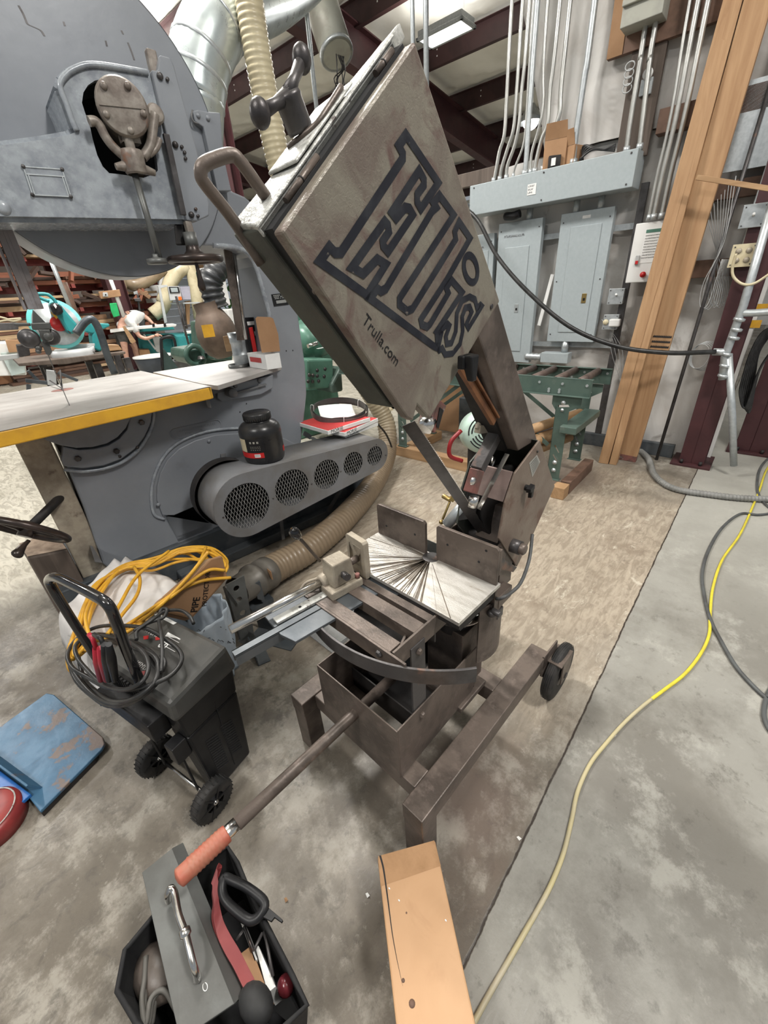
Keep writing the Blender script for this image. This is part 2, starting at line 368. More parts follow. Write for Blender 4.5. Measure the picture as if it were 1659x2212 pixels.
# ================================================================== the building
def floor_material():
    m = bpy.data.materials.new('stained_concrete'); m.use_nodes = True; nt = m.node_tree; N = nt.nodes; L = nt.links; b = N['Principled BSDF']
    tc = N.new('ShaderNodeTexCoord'); P = tc.outputs['Object']
    sx = N.new('ShaderNodeSeparateXYZ'); L.new(P, sx.inputs[0]); X, Y = sx.outputs[0], sx.outputs[1]
    def math(op, a, c=None, d=None, clamp=False):
        n = N.new('ShaderNodeMath'); n.operation = op; n.use_clamp = clamp
        for i, q in enumerate((a, c, d)):
            if q is None: continue
            if isinstance(q, (int, float)): n.inputs[i].default_value = q
            else: L.new(q, n.inputs[i])
        return n.outputs[0]
    def noise(s, d=6, r=.6, dist=0, st=None, rot=0):
        v = P
        if st:
            mp = N.new('ShaderNodeMapping'); mp.inputs['Scale'].default_value = st; mp.inputs['Rotation'].default_value = (0, 0, rot); L.new(P, mp.inputs['Vector']); v = mp.outputs['Vector']
        n = N.new('ShaderNodeTexNoise'); n.inputs['Scale'].default_value = s; n.inputs['Detail'].default_value = d; n.inputs['Roughness'].default_value = r; n.inputs['Distortion'].default_value = dist
        L.new(v, n.inputs['Vector']); return n.outputs['Fac']
    def rg(f, a, c, lo=0., hi=1.):
        n = N.new('ShaderNodeMapRange'); n.interpolation_type = 'SMOOTHSTEP'; n.inputs['From Min'].default_value = a; n.inputs['From Max'].default_value = c
        n.inputs['To Min'].default_value = lo; n.inputs['To Max'].default_value = hi; L.new(f, n.inputs['Value']); return n.outputs['Result']
    def mix(f, a, c):
        n = N.new('ShaderNodeMix'); n.data_type = 'RGBA'; n.clamp_factor = True
        if isinstance(f, (int, float)): n.inputs['Factor'].default_value = f
        else: L.new(f, n.inputs['Factor'])
        for i, q in ((6, a), (7, c)):
            if isinstance(q, tuple): n.inputs[i].default_value = q+(1,)
            else: L.new(q, n.inputs[i])
        return n.outputs[2]
    def blob(x, y, r, soft=.5, jit=.5):
        dx = math('SUBTRACT', X, x); dy = math('SUBTRACT', Y, y)
        d = math('SQRT', math('ADD', math('MULTIPLY', dx, dx), math('MULTIPLY', dy, dy)))
        d = math('ADD', d, math('MULTIPLY', math('SUBTRACT', noise(2.2, 5), .5), jit*2))
        return rg(d, r, r-soft)
    base = mix(rg(noise(1.1, 10, .68), .42, .58), (.128,.110,.087), (.225,.202,.168))
    base = mix(rg(noise(4.3, 10, .75), .48, .60, 0, .7), base, (.335,.312,.268))
    base = mix(rg(noise(3.0, 12, .75), .53, .62, 0, .75), base, (.088,.076,.061))
    base = mix(rg(noise(16, 8, .7, .6), .52, .66, 0, .5), base, (.075,.066,.055))
    base = mix(rg(noise(34, 6, .7), .58, .70, 0, .4), base, (.38,.36,.31))
    # paler, sandier area past the saw, with fine trowel sweeps
    sw = noise(9.5, 9, .68, .9, (1, 4.2, 1), .75)
    sand = mix(rg(sw, .40, .62), (.38,.325,.255), (.265,.222,.17))
    sand = mix(rg(noise(2.2, 10, .72), .50, .66, 0, .9), sand, (.215,.172,.128))
    sand = mix(rg(noise(4.2, 12, .78, .8, (1, 2.2, 1), .7), .56, .62, 0, .8), sand, (.52,.475,.39))
    sand = mix(rg(noise(19, 9, .7), .54, .66, 0, .55), sand, (.17,.137,.105))
    pale = mix(rg(noise(6.5, 9, .62, 1.4, (3.4, 1, 1), .3), .42, .60), (.46,.435,.365), (.30,.28,.23))
    m1 = blob(2.25, 1.2, 1.75, .7, .5)
    base = mix(m1, base, sand)
    base = mix(rg(Y, 2.3, 3.3), base, pale)
    # the slab right of the joint is cooler and cleaner
    cool = mix(rg(noise(1.5, 10, .7), .42, .60), (.255,.248,.222), (.165,.156,.136))
    cool = mix(rg(noise(3.4, 11, .75), .52, .64, 0, .7), cool, (.36,.352,.315))
    cool = mix(rg(noise(4.6, 11, .75), .56, .66, 0, .7), cool, (.105,.097,.083))
    cool = mix(rg(noise(22, 8, .7), .56, .68, 0, .45), cool, (.085,.078,.068))
    cool = mix(rg(X, 1.3, 3.2, 0, .6), cool, (.43,.422,.38))
    wob = math('ADD', Y, math('MULTIPLY', math('SUBTRACT', noise(9, 4), .5), .012))
    side = rg(wob, .150, .142)
    base = mix(side, base, cool)
    redst = math('MULTIPLY', blob(.62, .30, .30, .3, .35), rg(Y, .148, .16)); base = mix(math('MULTIPLY', redst, .45), base, (.17,.115,.095))
    base = mix(math('MULTIPLY', blob(3.2, 1.0, .42, .3, .3), .8), base, (.16,.125,.10))      # darker brown patch near the conveyor
    base = mix(math('MULTIPLY', blob(.35, .62, .22, .3, .3), .35), base, (.09,.08,.07))
    d = math('ABSOLUTE', math('SUBTRACT', wob, .146))
    crack = rg(math('ADD', d, math('MULTIPLY', math('SUBTRACT', noise(45, 4), .5), .006)), .0045, .0012)
    crack = math('MULTIPLY', crack, rg(noise(14, 3), .3, .42, .55, 1))
    base = mix(crack, base, (.035,.026,.02))
    # hairline crack
    h = noise(1.15, 3, .5, .4); hl = rg(math('ABSOLUTE', math('SUBTRACT', h, .5)), .0022, .0008)
    base = mix(math('MULTIPLY', hl, .0), base, (.10,.08,.065))
    spk = rg(noise(75, 2), .74, .78); base = mix(math('MULTIPLY', spk, .5), base, (.06,.05,.045))
    L.new(base, b.inputs['Base Color'])
    L.new(rg(noise(1.8, 7, .7), .35, .65, .30, .62), b.inputs['Roughness']); b.inputs['Specular IOR Level'].default_value = .45
    bn = N.new('ShaderNodeBump'); bn.inputs['Strength'].default_value = .35; bn.inputs['Distance'].default_value = .003
    hh = math('SUBTRACT', math('ADD', noise(30, 6), math('MULTIPLY', sw, .6)), math('MULTIPLY', crack, 3.))
    L.new(hh, bn.inputs['Height']); L.new(bn.outputs['Normal'], b.inputs['Normal'])
    return m
m_floor = floor_material()
struct('floor', MB().box(-7, -7, -.12, 16, 20, 0), m_floor)

# -- panel wall: insulation hung between girts, ends at y = 1.9 above the boards
def bulge_wall(x, y0, y1, z0, z1, amp=.05, nu=40, nv=90, edge=None, ph=0):
    def fn(u, v):
        z = z0+(z1-z0)*v; e = edge(z) if edge else y1; y = y0+(e-y0)*u
        b = amp*(.5+.5*sin(z*2.9+ph))*(.6+.4*sin(y*5.1+z*.7+ph))+.012*sin(y*21+2.5*sin(z*1.7))+.008*sin(z*13+y*9)
        return (x-b, y, z)
    m = MB(); m.grid(fn, nu, nv)
    k = len(m.v); m.grid(lambda u, v: (x+.16, y0+((edge(z0+(z1-z0)*v) if edge else y1)-y0)*u, z0+(z1-z0)*v), nu, nv)
    n = nu+1
    for j in range(nv):
        for i in (0, nu): a = j*n+i; m.f.append([a, a+n, k+a+n, k+a]); m.sm.append(False); m.mi.append(0)
    return m
struct('wall_right', bulge_wall(4.10, -.30, 1.9, 2.25, 5.35, edge=lambda z: 1.74+.30*max(0, z-2.25)), m_insulw)
struct('wall_right', bulge_wall(4.14, .10, 2.30, 0, 2.25, .03), m_insulw)
struct('wall_right', bulge_wall(4.25, -3.2, -.30, 2.05, 5.35, .05), m_insulw)
struct('trim_1', MB().box(4.0, .25, 2.20, 4.10, .95, 2.33), m_brownwd, bevel=.004)
struct('trim_2', MB().box(4.04, .12, 1.33, 4.10, .62, 1.44), m_brownwd, bevel=.004)
struct('trim_3', MB().box(4.04, .12, 1.78, 4.10, .70, 1.88), m_brownwd, bevel=.004)
struct('trim_4', MB().box(4.16, -3.2, 2.16, 4.26, -.12, 2.34), m_maroond, bevel=.003)
struct('baseboard_right', MB().box(4.0, .35, 0, 4.045, 2.3, .11), m_angle, bevel=.003)
# far walls
struct('wall_far', MB().box(15.0, -7, 0, 15.15, 18, 3.85), m_white)
m_cladding = mat('aged_end_wall_cladding', (.42,.37,.33), .6, 0, (.3,.25,.22), sc=.8)
bx0 = BLD.at(334, 640, y=16).x; bx1 = BLD.at(640, 640, y=16).x
zt = BLD.at(520, 577, y=16).z
E_ = MB(); E_.box(-7, 16, 0, bx0, 16.15, 7); E_.box(bx0, 16, zt, bx1, 16.15, 6.5); E_.box(bx1, 16, 0, 15, 16.15, 6); struct('wall_back', E_, m_cladding)
struct('trim_5', MB().box(bx0-.1, 15.9, zt-.05, bx1+.1, 15.98, zt+.45), m_lumbx)
# bay opening: pale siding of the next building, and trees beyond
o = MB()
for i in range(14): o.box(bx0-2, 21, i*.3, bx0+4.0, 21.02+.03*(i % 2), i*.3+.28)
single('neighbouring_shed', o, m_outw, 'pale sided shed seen outside through the far bay opening', 'shed', BLD, (bx0, 21, 0))
rnd = random.Random(3)
t = Thing('tree', 'green leafy tree outside the far bay opening', 'tree', BLD, (bx0+6.0, 22, 0))
f_ = MB()
for i in range(420):
    a, h = rnd.random()*2*pi, rnd.random(); r = 2.4*sqrt(rnd.random())*(1-.4*h)
    c = V((bx0+6.6+r*cos(a), 22+r*sin(a), .6+5.2*h)); s = .22+.2*rnd.random()
    d1 = V((rnd.uniform(-1,1), rnd.uniform(-1,1), rnd.uniform(-1,1))).normalized(); d2 = perp(d1)[0]
    f_.add([c-d1*s, c-d2*s*.5, c+d1*s, c+d2*s*.5], [(0,1,2,3)])
part('foliage', f_, m_foliage, t); part('trunk', MB().cyl((bx0+6.6,22,0), (bx0+6.6,22,3), .16, .1), m_weather, t)

# -- roof: slope falls towards +x; insulation sags between purlins
RZ = lambda x: 6.16-.14*x
PX = [8.28+1.53*k for k in range(-9, 5)]
def roof_fn(u, v):
    x = -7+22*u; y = -7+23*v
    d = min(((x-p) % 1.53), 1.53-((x-p) % 1.53)) if False else abs(((x-8.28+.765) % 1.53)-.765)
    sag = .11*(1-(1-min(1, d/.7))**2)
    return (x, y, RZ(x)+.06-sag+.020*sin(y*7+3*sin(x*4))*min(1,d/.3)+.012*sin(y*19+2*sin(x*3)))
struct('ceiling', MB().grid(roof_fn, 260, 160), m_insul)
struct('ceiling', MB().hexa([(-7,-7,RZ(-7)+.14),(15,-7,RZ(15)+.14),(15,16.1,RZ(15)+.14),(-7,16.1,RZ(-7)+.14)], [(-7,-7,RZ(-7)+.2),(15,-7,RZ(15)+.2),(15,16.1,RZ(15)+.2),(-7,16.1,RZ(-7)+.2)]), m_maroond)
for k, x in enumerate(PX):
    z = RZ(x); P = MB(); P.box(x-.004, -7, z-.27, x+.004, 16, z+.0); P.box(x-.004, -7, z-.276, x+.08, 16, z-.268); P.box(x-.07, -7, z-.004, x+.004, 16, z+.004)
    if -1 < k < 14: P.cur = 1
    for j in range(7):
        for dz in (-.07, -.15):
            y = -2+j*1.9; P.box(x-.006, y, z+dz-.009, x+.0, y+.02, z+dz+.009)
    ob = single('roof_purlin', P, [m_maroond, m_white], 'dark maroon steel roof purlin running above the insulation', 'purlin', BLD, (x, 0, z-.2), group='parallel steel roof purlins'); ob['kind'] = 'structure'
# rafters following the slope
for y, lab in ((6.1, 'deep maroon rafter across the hall'), (12.2, 'deep maroon rafter far down the hall')):
    P = MB(); z0, z1 = RZ(-7)-.24, RZ(15)-.24
    for (a, b_, w) in ((0, .02, .2), (.02, .52, .012), (.52, .54, .2)):
        P.hexa([(-7,y-w/2,z0-b_),(-7,y+w/2,z0-b_),(-7,y+w/2,z0-a),(-7,y-w/2,z0-a)], [(15,y-w/2,z1-b_),(15,y+w/2,z1-b_),(15,y+w/2,z1-a),(15,y-w/2,z1-a)])
    ob = single('roof_rafter', P, m_maroon, lab, 'rafter', BLD, (4, y, 5)); ob['kind'] = 'structure'
def hcol(x, y, h, d, w, name, label, rust=m_maroon, plate=.02, group=None):
    "steel H column, web along x"
    P = MB(); P.box(x-d/2, y-w/2, plate, x-d/2+.012, y+w/2, h); P.box(x+d/2-.012, y-w/2, plate, x+d/2, y+w/2, h); P.box(x-d/2, y-.005, plate, x+d/2, y+.005, h)
    T = Thing(name, label, 'column', BLD, (x, y, 0), group); part('shaft', P, rust, T, .002)
    part('base_plate', MB().box(x-d/2-.05, y-w/2-.05, 0, x+d/2+.05, y+w/2+.05, plate), rust, T, .002)
    b = MB()
    for sx in (-1, 1):
        for sy in (-1, 1): b.cyl((x+sx*(d/2+.025), y+sy*(w/2-.02), plate), (x+sx*(d/2+.025), y+sy*(w/2-.02), plate+.03), .012, n=6)
    part('anchor_bolts', b, m_dark, T); return T
hcol(4.0, .205, 5.3, .2, .165, 'steel_column', 'maroon steel column standing behind the black pipe, nearest the lumber')
hcol(4.55, -.13, 5.2, .25, .2, 'steel_column', 'maroon steel column at the right edge with looped black cables')
hcol(3.35, 5.0, 5.6, .12, .16, 'steel_column', 'maroon steel column rising behind the silver duct elbow')
hcol(4.30, 12.08, 5.5, .40, .30, 'steel_column', 'wide maroon steel column far off behind the bending person')

# -- lamps
def area(name, loc, sx, sy, w, rot=(0,0,0), col=(1,.97,.93)):
    l = bpy.data.lights.new(name, 'AREA'); l.shape = 'RECTANGLE'; l.size = sx; l.size_y = sy; l.energy = w; l.color = col
    o = bpy.data.objects.new(name, l); COL.objects.link(o); o.location = BLD.w(loc); o.rotation_euler = (rot[0], rot[1], rot[2]+BLD.rz); return o
def fixture(x, y, z, label, L_=1.2, W_=.42, energy=150, group=None, wires=True):
    T = Thing('ceiling_light', label, 'lamp', BLD, (x, y, z), group)
    P = MB(); P.box(x-W_/2, y-L_/2, z, x+W_/2, y+L_/2, z+.09); P.box(x-W_/2-.02, y-L_/2-.02, z-.015, x-W_/2+.02, y+L_/2+.02, z+.02); P.box(x+W_/2-.02, y-L_/2-.02, z-.015, x+W_/2+.02, y+L_/2+.02, z+.02)
    P.box(x-W_/2-.02, y-L_/2-.02, z-.015, x+W_/2+.02, y-L_/2+.02, z+.02); P.box(x-W_/2-.02, y+L_/2-.02, z-.015, x+W_/2+.02, y+L_/2+.02, z+.02)
    part('housing', P, m_galv, T, .003)
    part('diffuser', MB().box(x-W_/2+.03, y-L_/2+.03, z-.008, x+W_/2-.03, y+L_/2-.03, z+.003), m_lampglow, T)
    w = MB()
    for sy in (-.4, .4): w.cyl((x, y+sy*L_, z+.09), (x, y+sy*L_, RZ(x)), .003, n=6)
    part('hanging_wire', w, m_dark, T)
    area('lamp_light', (x, y, z-.03), W_, L_, energy); area('added_uplight', (x, y, z+.11), W_, L_, energy*.55, (pi,0,0))  # second, upward light is added to brighten the ceiling
fixture(7.0, 4.6, 4.5, 'lit fluorescent fixture hanging between the purlins above the saw', L_=.72, W_=.34, energy=120)
fixture(1.6, 3.4, 4.6, 'added unseen fluorescent fixture over the saws, above the view', energy=420)  # this and the next four are unseen lights added to brighten the shop
fixture(1.2, -1.8, 4.7, 'added unseen fluorescent fixture over the open floor, above the view', energy=330)
fixture(-2.6, .6, 4.7, 'added unseen fluorescent fixture behind the camera', energy=240)
fixture(-1.2, 8.2, 4.8, 'added unseen fluorescent fixture over the lumber racks', energy=420)
fixture(4.6, 9.6, 4.6, 'added unseen fluorescent fixture over the teal machine', energy=420)
x, y, z = 10.2, 4.7, 4.1
T = Thing('high_bay_lamp', 'glowing round high bay lamp seen between the conduits', 'lamp', BLD, (x, y, z))
part('reflector', MB().lathe([(.05,.28),(.09,.22),(.2,.1),(.24,0),(.235,0),(.19,.1),(.08,.21)], (x,y,z)), m_galv, T)
part('bulb', MB().ball((x,y,z+.02), .15, (1,1,.9)), mat('lamp_bulb_glow', (.9,.9,.9), emit=(1,.98,.95), es=14), T)
part('stem', MB().cyl((x,y,z+.28), (x,y,RZ(x)), .012), m_galv, T)
area('lamp_light', (x, y, z-.16), .3, .3, 160)

# ================================================================== right side: services on the wall
def screws(P, pts, ax, r=.005):
    for p in pts: P.cyl(p, V(p)+V(ax)*.004, r, n=8)
xf = 3.90
T = Thing('wiring_trough', 'long pale grey metal wiring trough under the rows of conduits', 'electrical box', BLD, (3.99, 1.65, 1.915))
part('body', MB().box(3.86, 1.0, 1.915, 4.06, 2.28, 2.125), m_panel, T, .004)
s = MB(); screws(s, [(3.86, y, z) for y in (1.04, 1.64, 2.24) for z in (1.935, 2.105)], (-1,0,0), .006); part('screws', s, m_steel2, T)
l = MB(); l.box(3.857, 1.69, 1.98, 3.859, 1.76, 2.05); part('sticker', l, m_paper, T)
s = MB()
for k in range(3): s.scrawl((3.857, 1.752, 2.03-.02*k), (0,-1,0), (0,0,1), .05-.01*k, .012, k)
part('sticker_text', s, m_black, T)
def panel(y0, y1, z0, z1, x0, label, door, latch, group=None, tag=None, dep=.055):
    T = Thing('electrical_panel', label, 'electrical panel', BLD, (x0, (y0+y1)/2, z0))
    part('cabinet', MB().box(x0, y0, z0, x0+dep, y1, z1), m_panel, T, .003)
    dy0, dy1, dz0, dz1 = door
    part('door', MB().box(x0-.006, dy0, dz0, x0, dy1, dz1), m_panel, T, .002)
    h = MB(); h.box(x0-.010, latch[0]-.018, latch[1]-.035, x0-.005, latch[0]+.018, latch[1]+.035); part('latch', h, m_brass if tag else m_galv, T, .001)
    part('latch_slot', MB().box(x0-.012, latch[0]-.010, latch[1]-.018, x0-.009, latch[0]+.006, latch[1]+.002), m_black, T)
    s = MB(); screws(s, [(x0, y, z) for y in (y0+.025, y1-.025) for z in (z0+.06, (z0+z1)/2, z1-.06)], (-1,0,0)); part('screws', s, m_steel2, T)
    if tag: part('sticker', MB().box(x0-.001, (y0+y1)/2-.03, z1-.05, x0, (y0+y1)/2+.03, z1-.03), m_paper, T)
    else:
        s = MB(); s.scrawl((x0-.0005, y1-.06, z1-.11), (0,-1,0), (0,0,1), .18, .017, 5); part('handwriting', s, m_steel2, T)
    return T
panel(1.125, 1.52, .892, 1.835, 4.0, 'tall grey breaker panel with tan latch, centre of the wall', (1.20, 1.43, .97, 1.74), (1.25, 1.23), tag=True)
panel(1.665, 2.055, .70, 1.835, 3.99, 'tall grey breaker panel with handwriting, left of the tan latched one', (1.76, 1.98, .80, 1.65), (1.83, 1.17))
panel(2.11, 2.45, .76, 1.78, 4.02, 'grey breaker panel half hidden behind the saw head', (2.16, 2.40, .85, 1.65), (2.2, 1.2))
for y in (1.24, 1.42): single('conduit_nipple', MB().cyl((4.03, y, 1.83), (4.03, y, 1.92), .024), m_galv, 'short galvanised nipple joining trough and '+('right' if y < 1.3 else 'left')+' side of the tan latched panel', 'conduit', BLD, (4.03, y, 1.83))
single('conduit_nipple', MB().cyl((4.03, 1.80, 1.83), (4.03, 1.80, 1.92), .026), m_galv, 'short galvanised nipple above the handwritten panel', 'conduit', BLD, (4.03, 1.80, 1.83))
single('conduit_elbow', MB().tube(catmull([(3.96,1.98,1.88),(3.93,1.9,1.87),(3.93,1.84,1.88)],5), .03, 12), m_black, 'black conduit fitting under the left end of the trough', 'fitting', BLD, (3.96,1.95,1.85))
# strut rails behind
for z, lb in ((1.70, 'upper'), (.86, 'lower')):
    P = MB(); P.box(4.07, .96, z-.02, 4.09, 2.1, z+.02)
    single('strut_rail', P, m_galv, lb+' galvanised strut rail behind the breaker panels', 'rail', BLD, (4.08, 1.5, z))
single('strut_rail', MB().box(4.03, .935, .1, 4.06, .985, 1.95), m_steel2, 'upright dark strut rail between panels and white control box', 'rail', BLD, (4.04, .96, .1), bevel=.002)
# gutter box + flex below the panel
T = Thing('junction_box', 'grey box with flexible metal conduit under the tan latched panel', 'electrical box', BLD, (4.02, 1.3, .74))
part('box', MB().box(3.96, 1.30, .715, 4.06, 1.545, .80), m_panel, T, .004)
part('riser', MB().cyl((4.03,1.36,.80), (4.03,1.36,.895), .028), m_galv, T)
part('flex', MB().tube([(4.0,1.545+.02*k,.755) for k in range(9)], [.027+.006*(k % 2) for k in range(9)], 14), m_galv, T)
single('torpedo_level', MB().bar((4.03,1.62,1.02), (4.05,1.555,1.42), .03, .012, (1,0,0)), m_white, 'white level leaning between the two tall panels', 'level', BLD, (4.03,1.62,1.0), bevel=.002)
# conduits: pixel pairs measured on the wall plane
def conduit(pts, r, label, m=m_galvp, name='conduit', group=None):
    P = MB(); P.tube(catmull(pts, 6), r, 12)
    base = pts[0]; T = Thing(name, label, 'conduit', BLD, base, group); part('pipe', P, m, T)
    part('coupling', MB().cyl(V(base)-V((0,0,0)), V(base)+V((0,0,.035)), r*1.35, n=12), m_galv, T); return T
ztr = 2.125
cx_ = 3.94
names = ['leftmost of the bent conduits rising from the trough', 'second bent conduit from the left above the trough', 'third bent conduit from the left above the trough', 'fourth, thinner bent conduit above the trough']
def cd(bx, px_, label, mid=None, r=.013, x=cx_, m=m_galvp):
    p0 = BLD.at(bx[0], bx[1], x=x); pts = [(x, p0.y, ztr)]
    for q in px_: v = BLD.at(q[0], q[1], x=x); pts.append((x, v.y, v.z))
    v = pts[-1]; pts.append((x, v[1], 5.1)); conduit(pts, r, label, m)
Zc = lambda X_, Y_: (940+X_/4.608, 180+Y_/4.608)     # crop coordinates -> photo pixels
cd(Zc(580,1010), [Zc(600,900), Zc(640,680), Zc(690,500), Zc(715,100), (1105,20)], names[0], r=.0135)
cd(Zc(640,995), [Zc(660,850), Zc(720,650), Zc(780,450), Zc(810,100), (1128,20)], names[1], r=.0135)
cd(Zc(705,975), [Zc(720,820), Zc(790,620), Zc(835,400), Zc(860,80), (1143,20)], names[2], r=.0135)
cd(Zc(775,960), [Zc(790,850), Zc(870,640), Zc(900,450), Zc(915,200), (1152,20)], names[3], r=.009)
cd(Zc(890,930), [Zc(905,780), Zc(930,400), Zc(955,60), (1160,20)], 'straight silver conduit between the bent ones on the trough', r=.019, m=m_galv)
cd(Zc(945,900), [Zc(960,700), Zc(1030,450), Zc(1075,200), (1182,20)], 'thin bent conduit just right of the straight silver one', r=.011)
cd(Zc(990,890), [Zc(1010,760), Zc(1060,560), Zc(1120,400), Zc(1145,60), (1208,20)], 'bent conduit left of the cardboard boxes, inner one', r=.0155)
cd(Zc(1075,880), [Zc(1105,720), Zc(1180,480), Zc(1240,300), Zc(1255,40), (1230,20)], 'bent conduit closest to the cardboard boxes on the trough', r=.0165)
cd((1237,361), [(1243,300), (1262,170), (1283,20)], 'stout straight conduit standing alone mid trough', r=.021, m=m_galv)
cd((1352,331), [(1362,260), (1383,130), (1402,10)], 'left one of the conduit pair at the right end of the trough', r=.016)
cd((1380,327), [(1388,260), (1404,130), (1423,10)], 'right one of the conduit pair at the right end of the trough', r=.016)
x = 3.93
for (pa, pb), r, lb in ((((1401,470),(1483,0)), .010, 'thin conduit running down past the right end of the trough'), (((1414,460),(1507,0)), .015, 'middle of the three conduits right of the trough'), (((1432,455),(1531,0)), .016, 'rightmost of the three conduits beside the leaning boards')):
    a = BLD.at(*pa, x=x); y_ = (a.y+BLD.at(*pb, x=x).y)/2
    conduit([(x, a.y, 1.71), (x, a.y, 1.95), (x, a.y-.01, 2.3), (x, y_, 3), (x, y_, 5.1)], r, lb)
# white control box
T = Thing('control_enclosure', 'white wall control box with red stop button and label sheet', 'control box', BLD, (3.95, .84, 1.3))
part('body', MB().box(3.93, .64, 1.325, 4.06, .945, 1.70), m_white, T, .006)
lw = BLD.at(1393,508, x=3.93).y; part('label_sheet', MB().box(3.928, lw-.12, 1.45, 3.93, lw, 1.66), m_paper, T)
g = MB(); g.box(3.9265, lw-.115, 1.635, 3.928, lw-.005, 1.655); part('green_heading', g, m_green, T)
s = MB()
for k in range(9): s.scrawl((3.9275, lw-.008, 1.615-.017*k), (0,-1,0), (0,0,1), .10-.01*(k % 3), .007, k)
part('label_text', s, m_dark, T)
rk = BLD.at(1377,562, x=3.93); part('rocker_switch', MB().box(3.918, rk.y-.012, rk.z-.03, 3.93, rk.y+.013, rk.z+.03), m_greyt, T, .002); part('rocker_red', MB().box(3.914, rk.y-.009, rk.z-.026, 3.919, rk.y+.009, rk.z-.004), m_red, T, .001); sbn = BLD.at(1390,593, x=3.93)
part('stop_button', MB().lathe([(.014,.0),(.014,.012),(.019,.014),(.019,.026),(.0,.03)], (3.93,sbn.y,sbn.z), (-1,0,0)), m_red, T)
T = Thing('switch_box', 'grey metal toggle switch box beside the white control box', 'electrical box', BLD, (4.0,1.02,1.14))
def fourin(T, x, y, z, s=.054, m=m_galv):
    part('box', MB().box(x, y-s, z-s, x+.055, y+s, z+s), m, T, .004); part('cover', MB().box(x-.004, y-s-.002, z-s-.002, x, y+s+.002, z+s+.002), m, T, .002)
    q = MB(); screws(q, [(x-.004, y+a*s*.8, z+b*s*.8) for a in (-1,1) for b in (-1,1)], (-1,0,0), .004); part('screws', q, m_steel2, T)
fourin(T, 3.98, 1.005, 1.235); part('toggle', MB().cyl((3.976,1.0,1.24), (3.955,1.0,1.252), .007), m_white, T)
T = Thing('outlet_box', 'metal outlet box with white plug under the toggle switch', 'outlet', BLD, (4.0,1.0,1.03))
fourin(T, 3.98, 1.01, 1.05); part('receptacle', MB().lathe([(0,.0),(.022,.0),(.02,.006),(0,.006)], (3.976,1.045,1.05), (-1,0,0)), m_hoseb, T)
single('plug_adapter', MB().box(3.93,.93,1.02,3.974,1.01,1.075), m_white, 'white plug in the wall outlet box', 'plug', BLD, (3.95,.97,1.02), bevel=.008)
# plywood backing with shelf box, junction hub, coiled wires up high
P = BLD.pl([(1313,118),(1330,0),(1590,-60),(1520,70)], x=4.0)
T = Thing('plywood_panel', 'brown plywood board high on the wall holding a beige cabinet', 'board', BLD, P[0])
z0, z1 = 2.66, 3.6; part('board', MB().box(3.98, .70, z0, 4.02, 1.33, z1), m_brownwd, T, .002)
part('pale_strip', MB().box(3.975, 1.235, z0+.0, 3.982, 1.33, z1), m_card, T)
single('wall_cabinet', MB().box(3.84, 1.0, 2.74, 3.975, 1.23, 3.2).box(3.82, 1.0, 2.83, 3.84, 1.23, 2.86), mat('beige_sheet_metal', (.36,.36,.31), .5, 0, (.3,.3,.26)), 'beige metal cabinet mounted on the plywood high up', 'cabinet', BLD, (3.9,1.1,2.74), bevel=.004)
single('wall_plank', MB().box(4.0, .98, 2.1, 4.035, 1.18, 2.66), m_weather, 'weathered plank behind the paired conduits', 'board', BLD, (4.0,1.08,2.1), bevel=.003)
T = Thing('wire_coil', 'small hank of grey wire hanging left of the white ring', 'wire', BLD, (3.95,1.12,2.5))
w = MB()
for k in range(4): w.tube([(3.95+.004*k, 1.165+.028*cos(a), 2.58-.035*k+.022*sin(a)) for a in [2*pi*i/20 for i in range(20)]], .004, 6, closed=True)
part('hank', w, m_greyt, T)
T = Thing('camera_mount', 'white ring shaped cap with black centre between two conduits', 'fitting', BLD, (3.96,1.05,2.5))
part('ring', MB().lathe([(.012,.0),(.03,.0),(.03,.012),(.012,.012),(.012,.0)], (3.98,1.055,2.52), (-1,0,0)), m_white, T); part('centre', MB().cyl((3.985,1.055,2.52), (3.965,1.055,2.52), .012), m_black, T)
part('bracket', MB().box(3.98,1.02,2.42,4.0,1.09,2.50), m_galv, T)
# wooden shelf rail + boxes on the trough
single('wall_rail', MB().box(3.95, 2.02, 2.14, 4.0, 3.0, 2.24), m_weather, 'weathered wooden rail left of the trough', 'board', BLD, (3.97,2.5,2.14), bevel=.004)
def carton(c, s, rz, label, flap=False, m=m_card):
    T = Thing('cardboard_box', label, 'box', BLD, c); x, y, z = c; M = Matrix.Translation(V(c)) @ Matrix.Rotation(rz, 4, 'Z')
    P = MB().box(-s[0]/2, -s[1]/2, 0, s[0]/2, s[1]/2, s[2]); P.xf(M); part('carton', P, m, T, .002)
    if flap:
        F = MB().add([(-s[0]/2,-s[1]/2,s[2]),(-s[0]/2,s[1]/2,s[2]),(-s[0]*.75,s[1]*.45,s[2]+.09),(-s[0]*.75,-s[1]*.45,s[2]+.09)], [(0,1,2,3)]); F.xf(M); part('flap', F, m, T, solid=.003)
    return T
carton((3.96,1.60,2.127), (.12,.16,.17), .2, 'open cardboard box on the trough with a raised flap', True)
carton((3.98,1.50,2.127), (.10,.14,.115), -.3, 'smaller cardboard box at the foot of the stout conduit', True)
T = carton((3.90,1.585,2.127), (.06,.085,.07), .5, 'tiny dark carton with a white label on the trough', m=m_dark); part('label', MB().box(3.862,1.56,2.135,3.866,1.61,2.18), m_paper, T)
w = MB()
for k in range(5): w.tube(catmull([(3.9+.02*k,1.40,2.14),(3.9+.015*k,1.32+.02*k,2.18+.012*k),(3.92,1.25,2.17),(3.93,1.17,2.15+.01*k)],6), .007, 8)
single('cable_bundle', w, m_cordk, 'tangle of black cable lying on top of the trough', 'cable', BLD, (3.92,1.3,2.13))
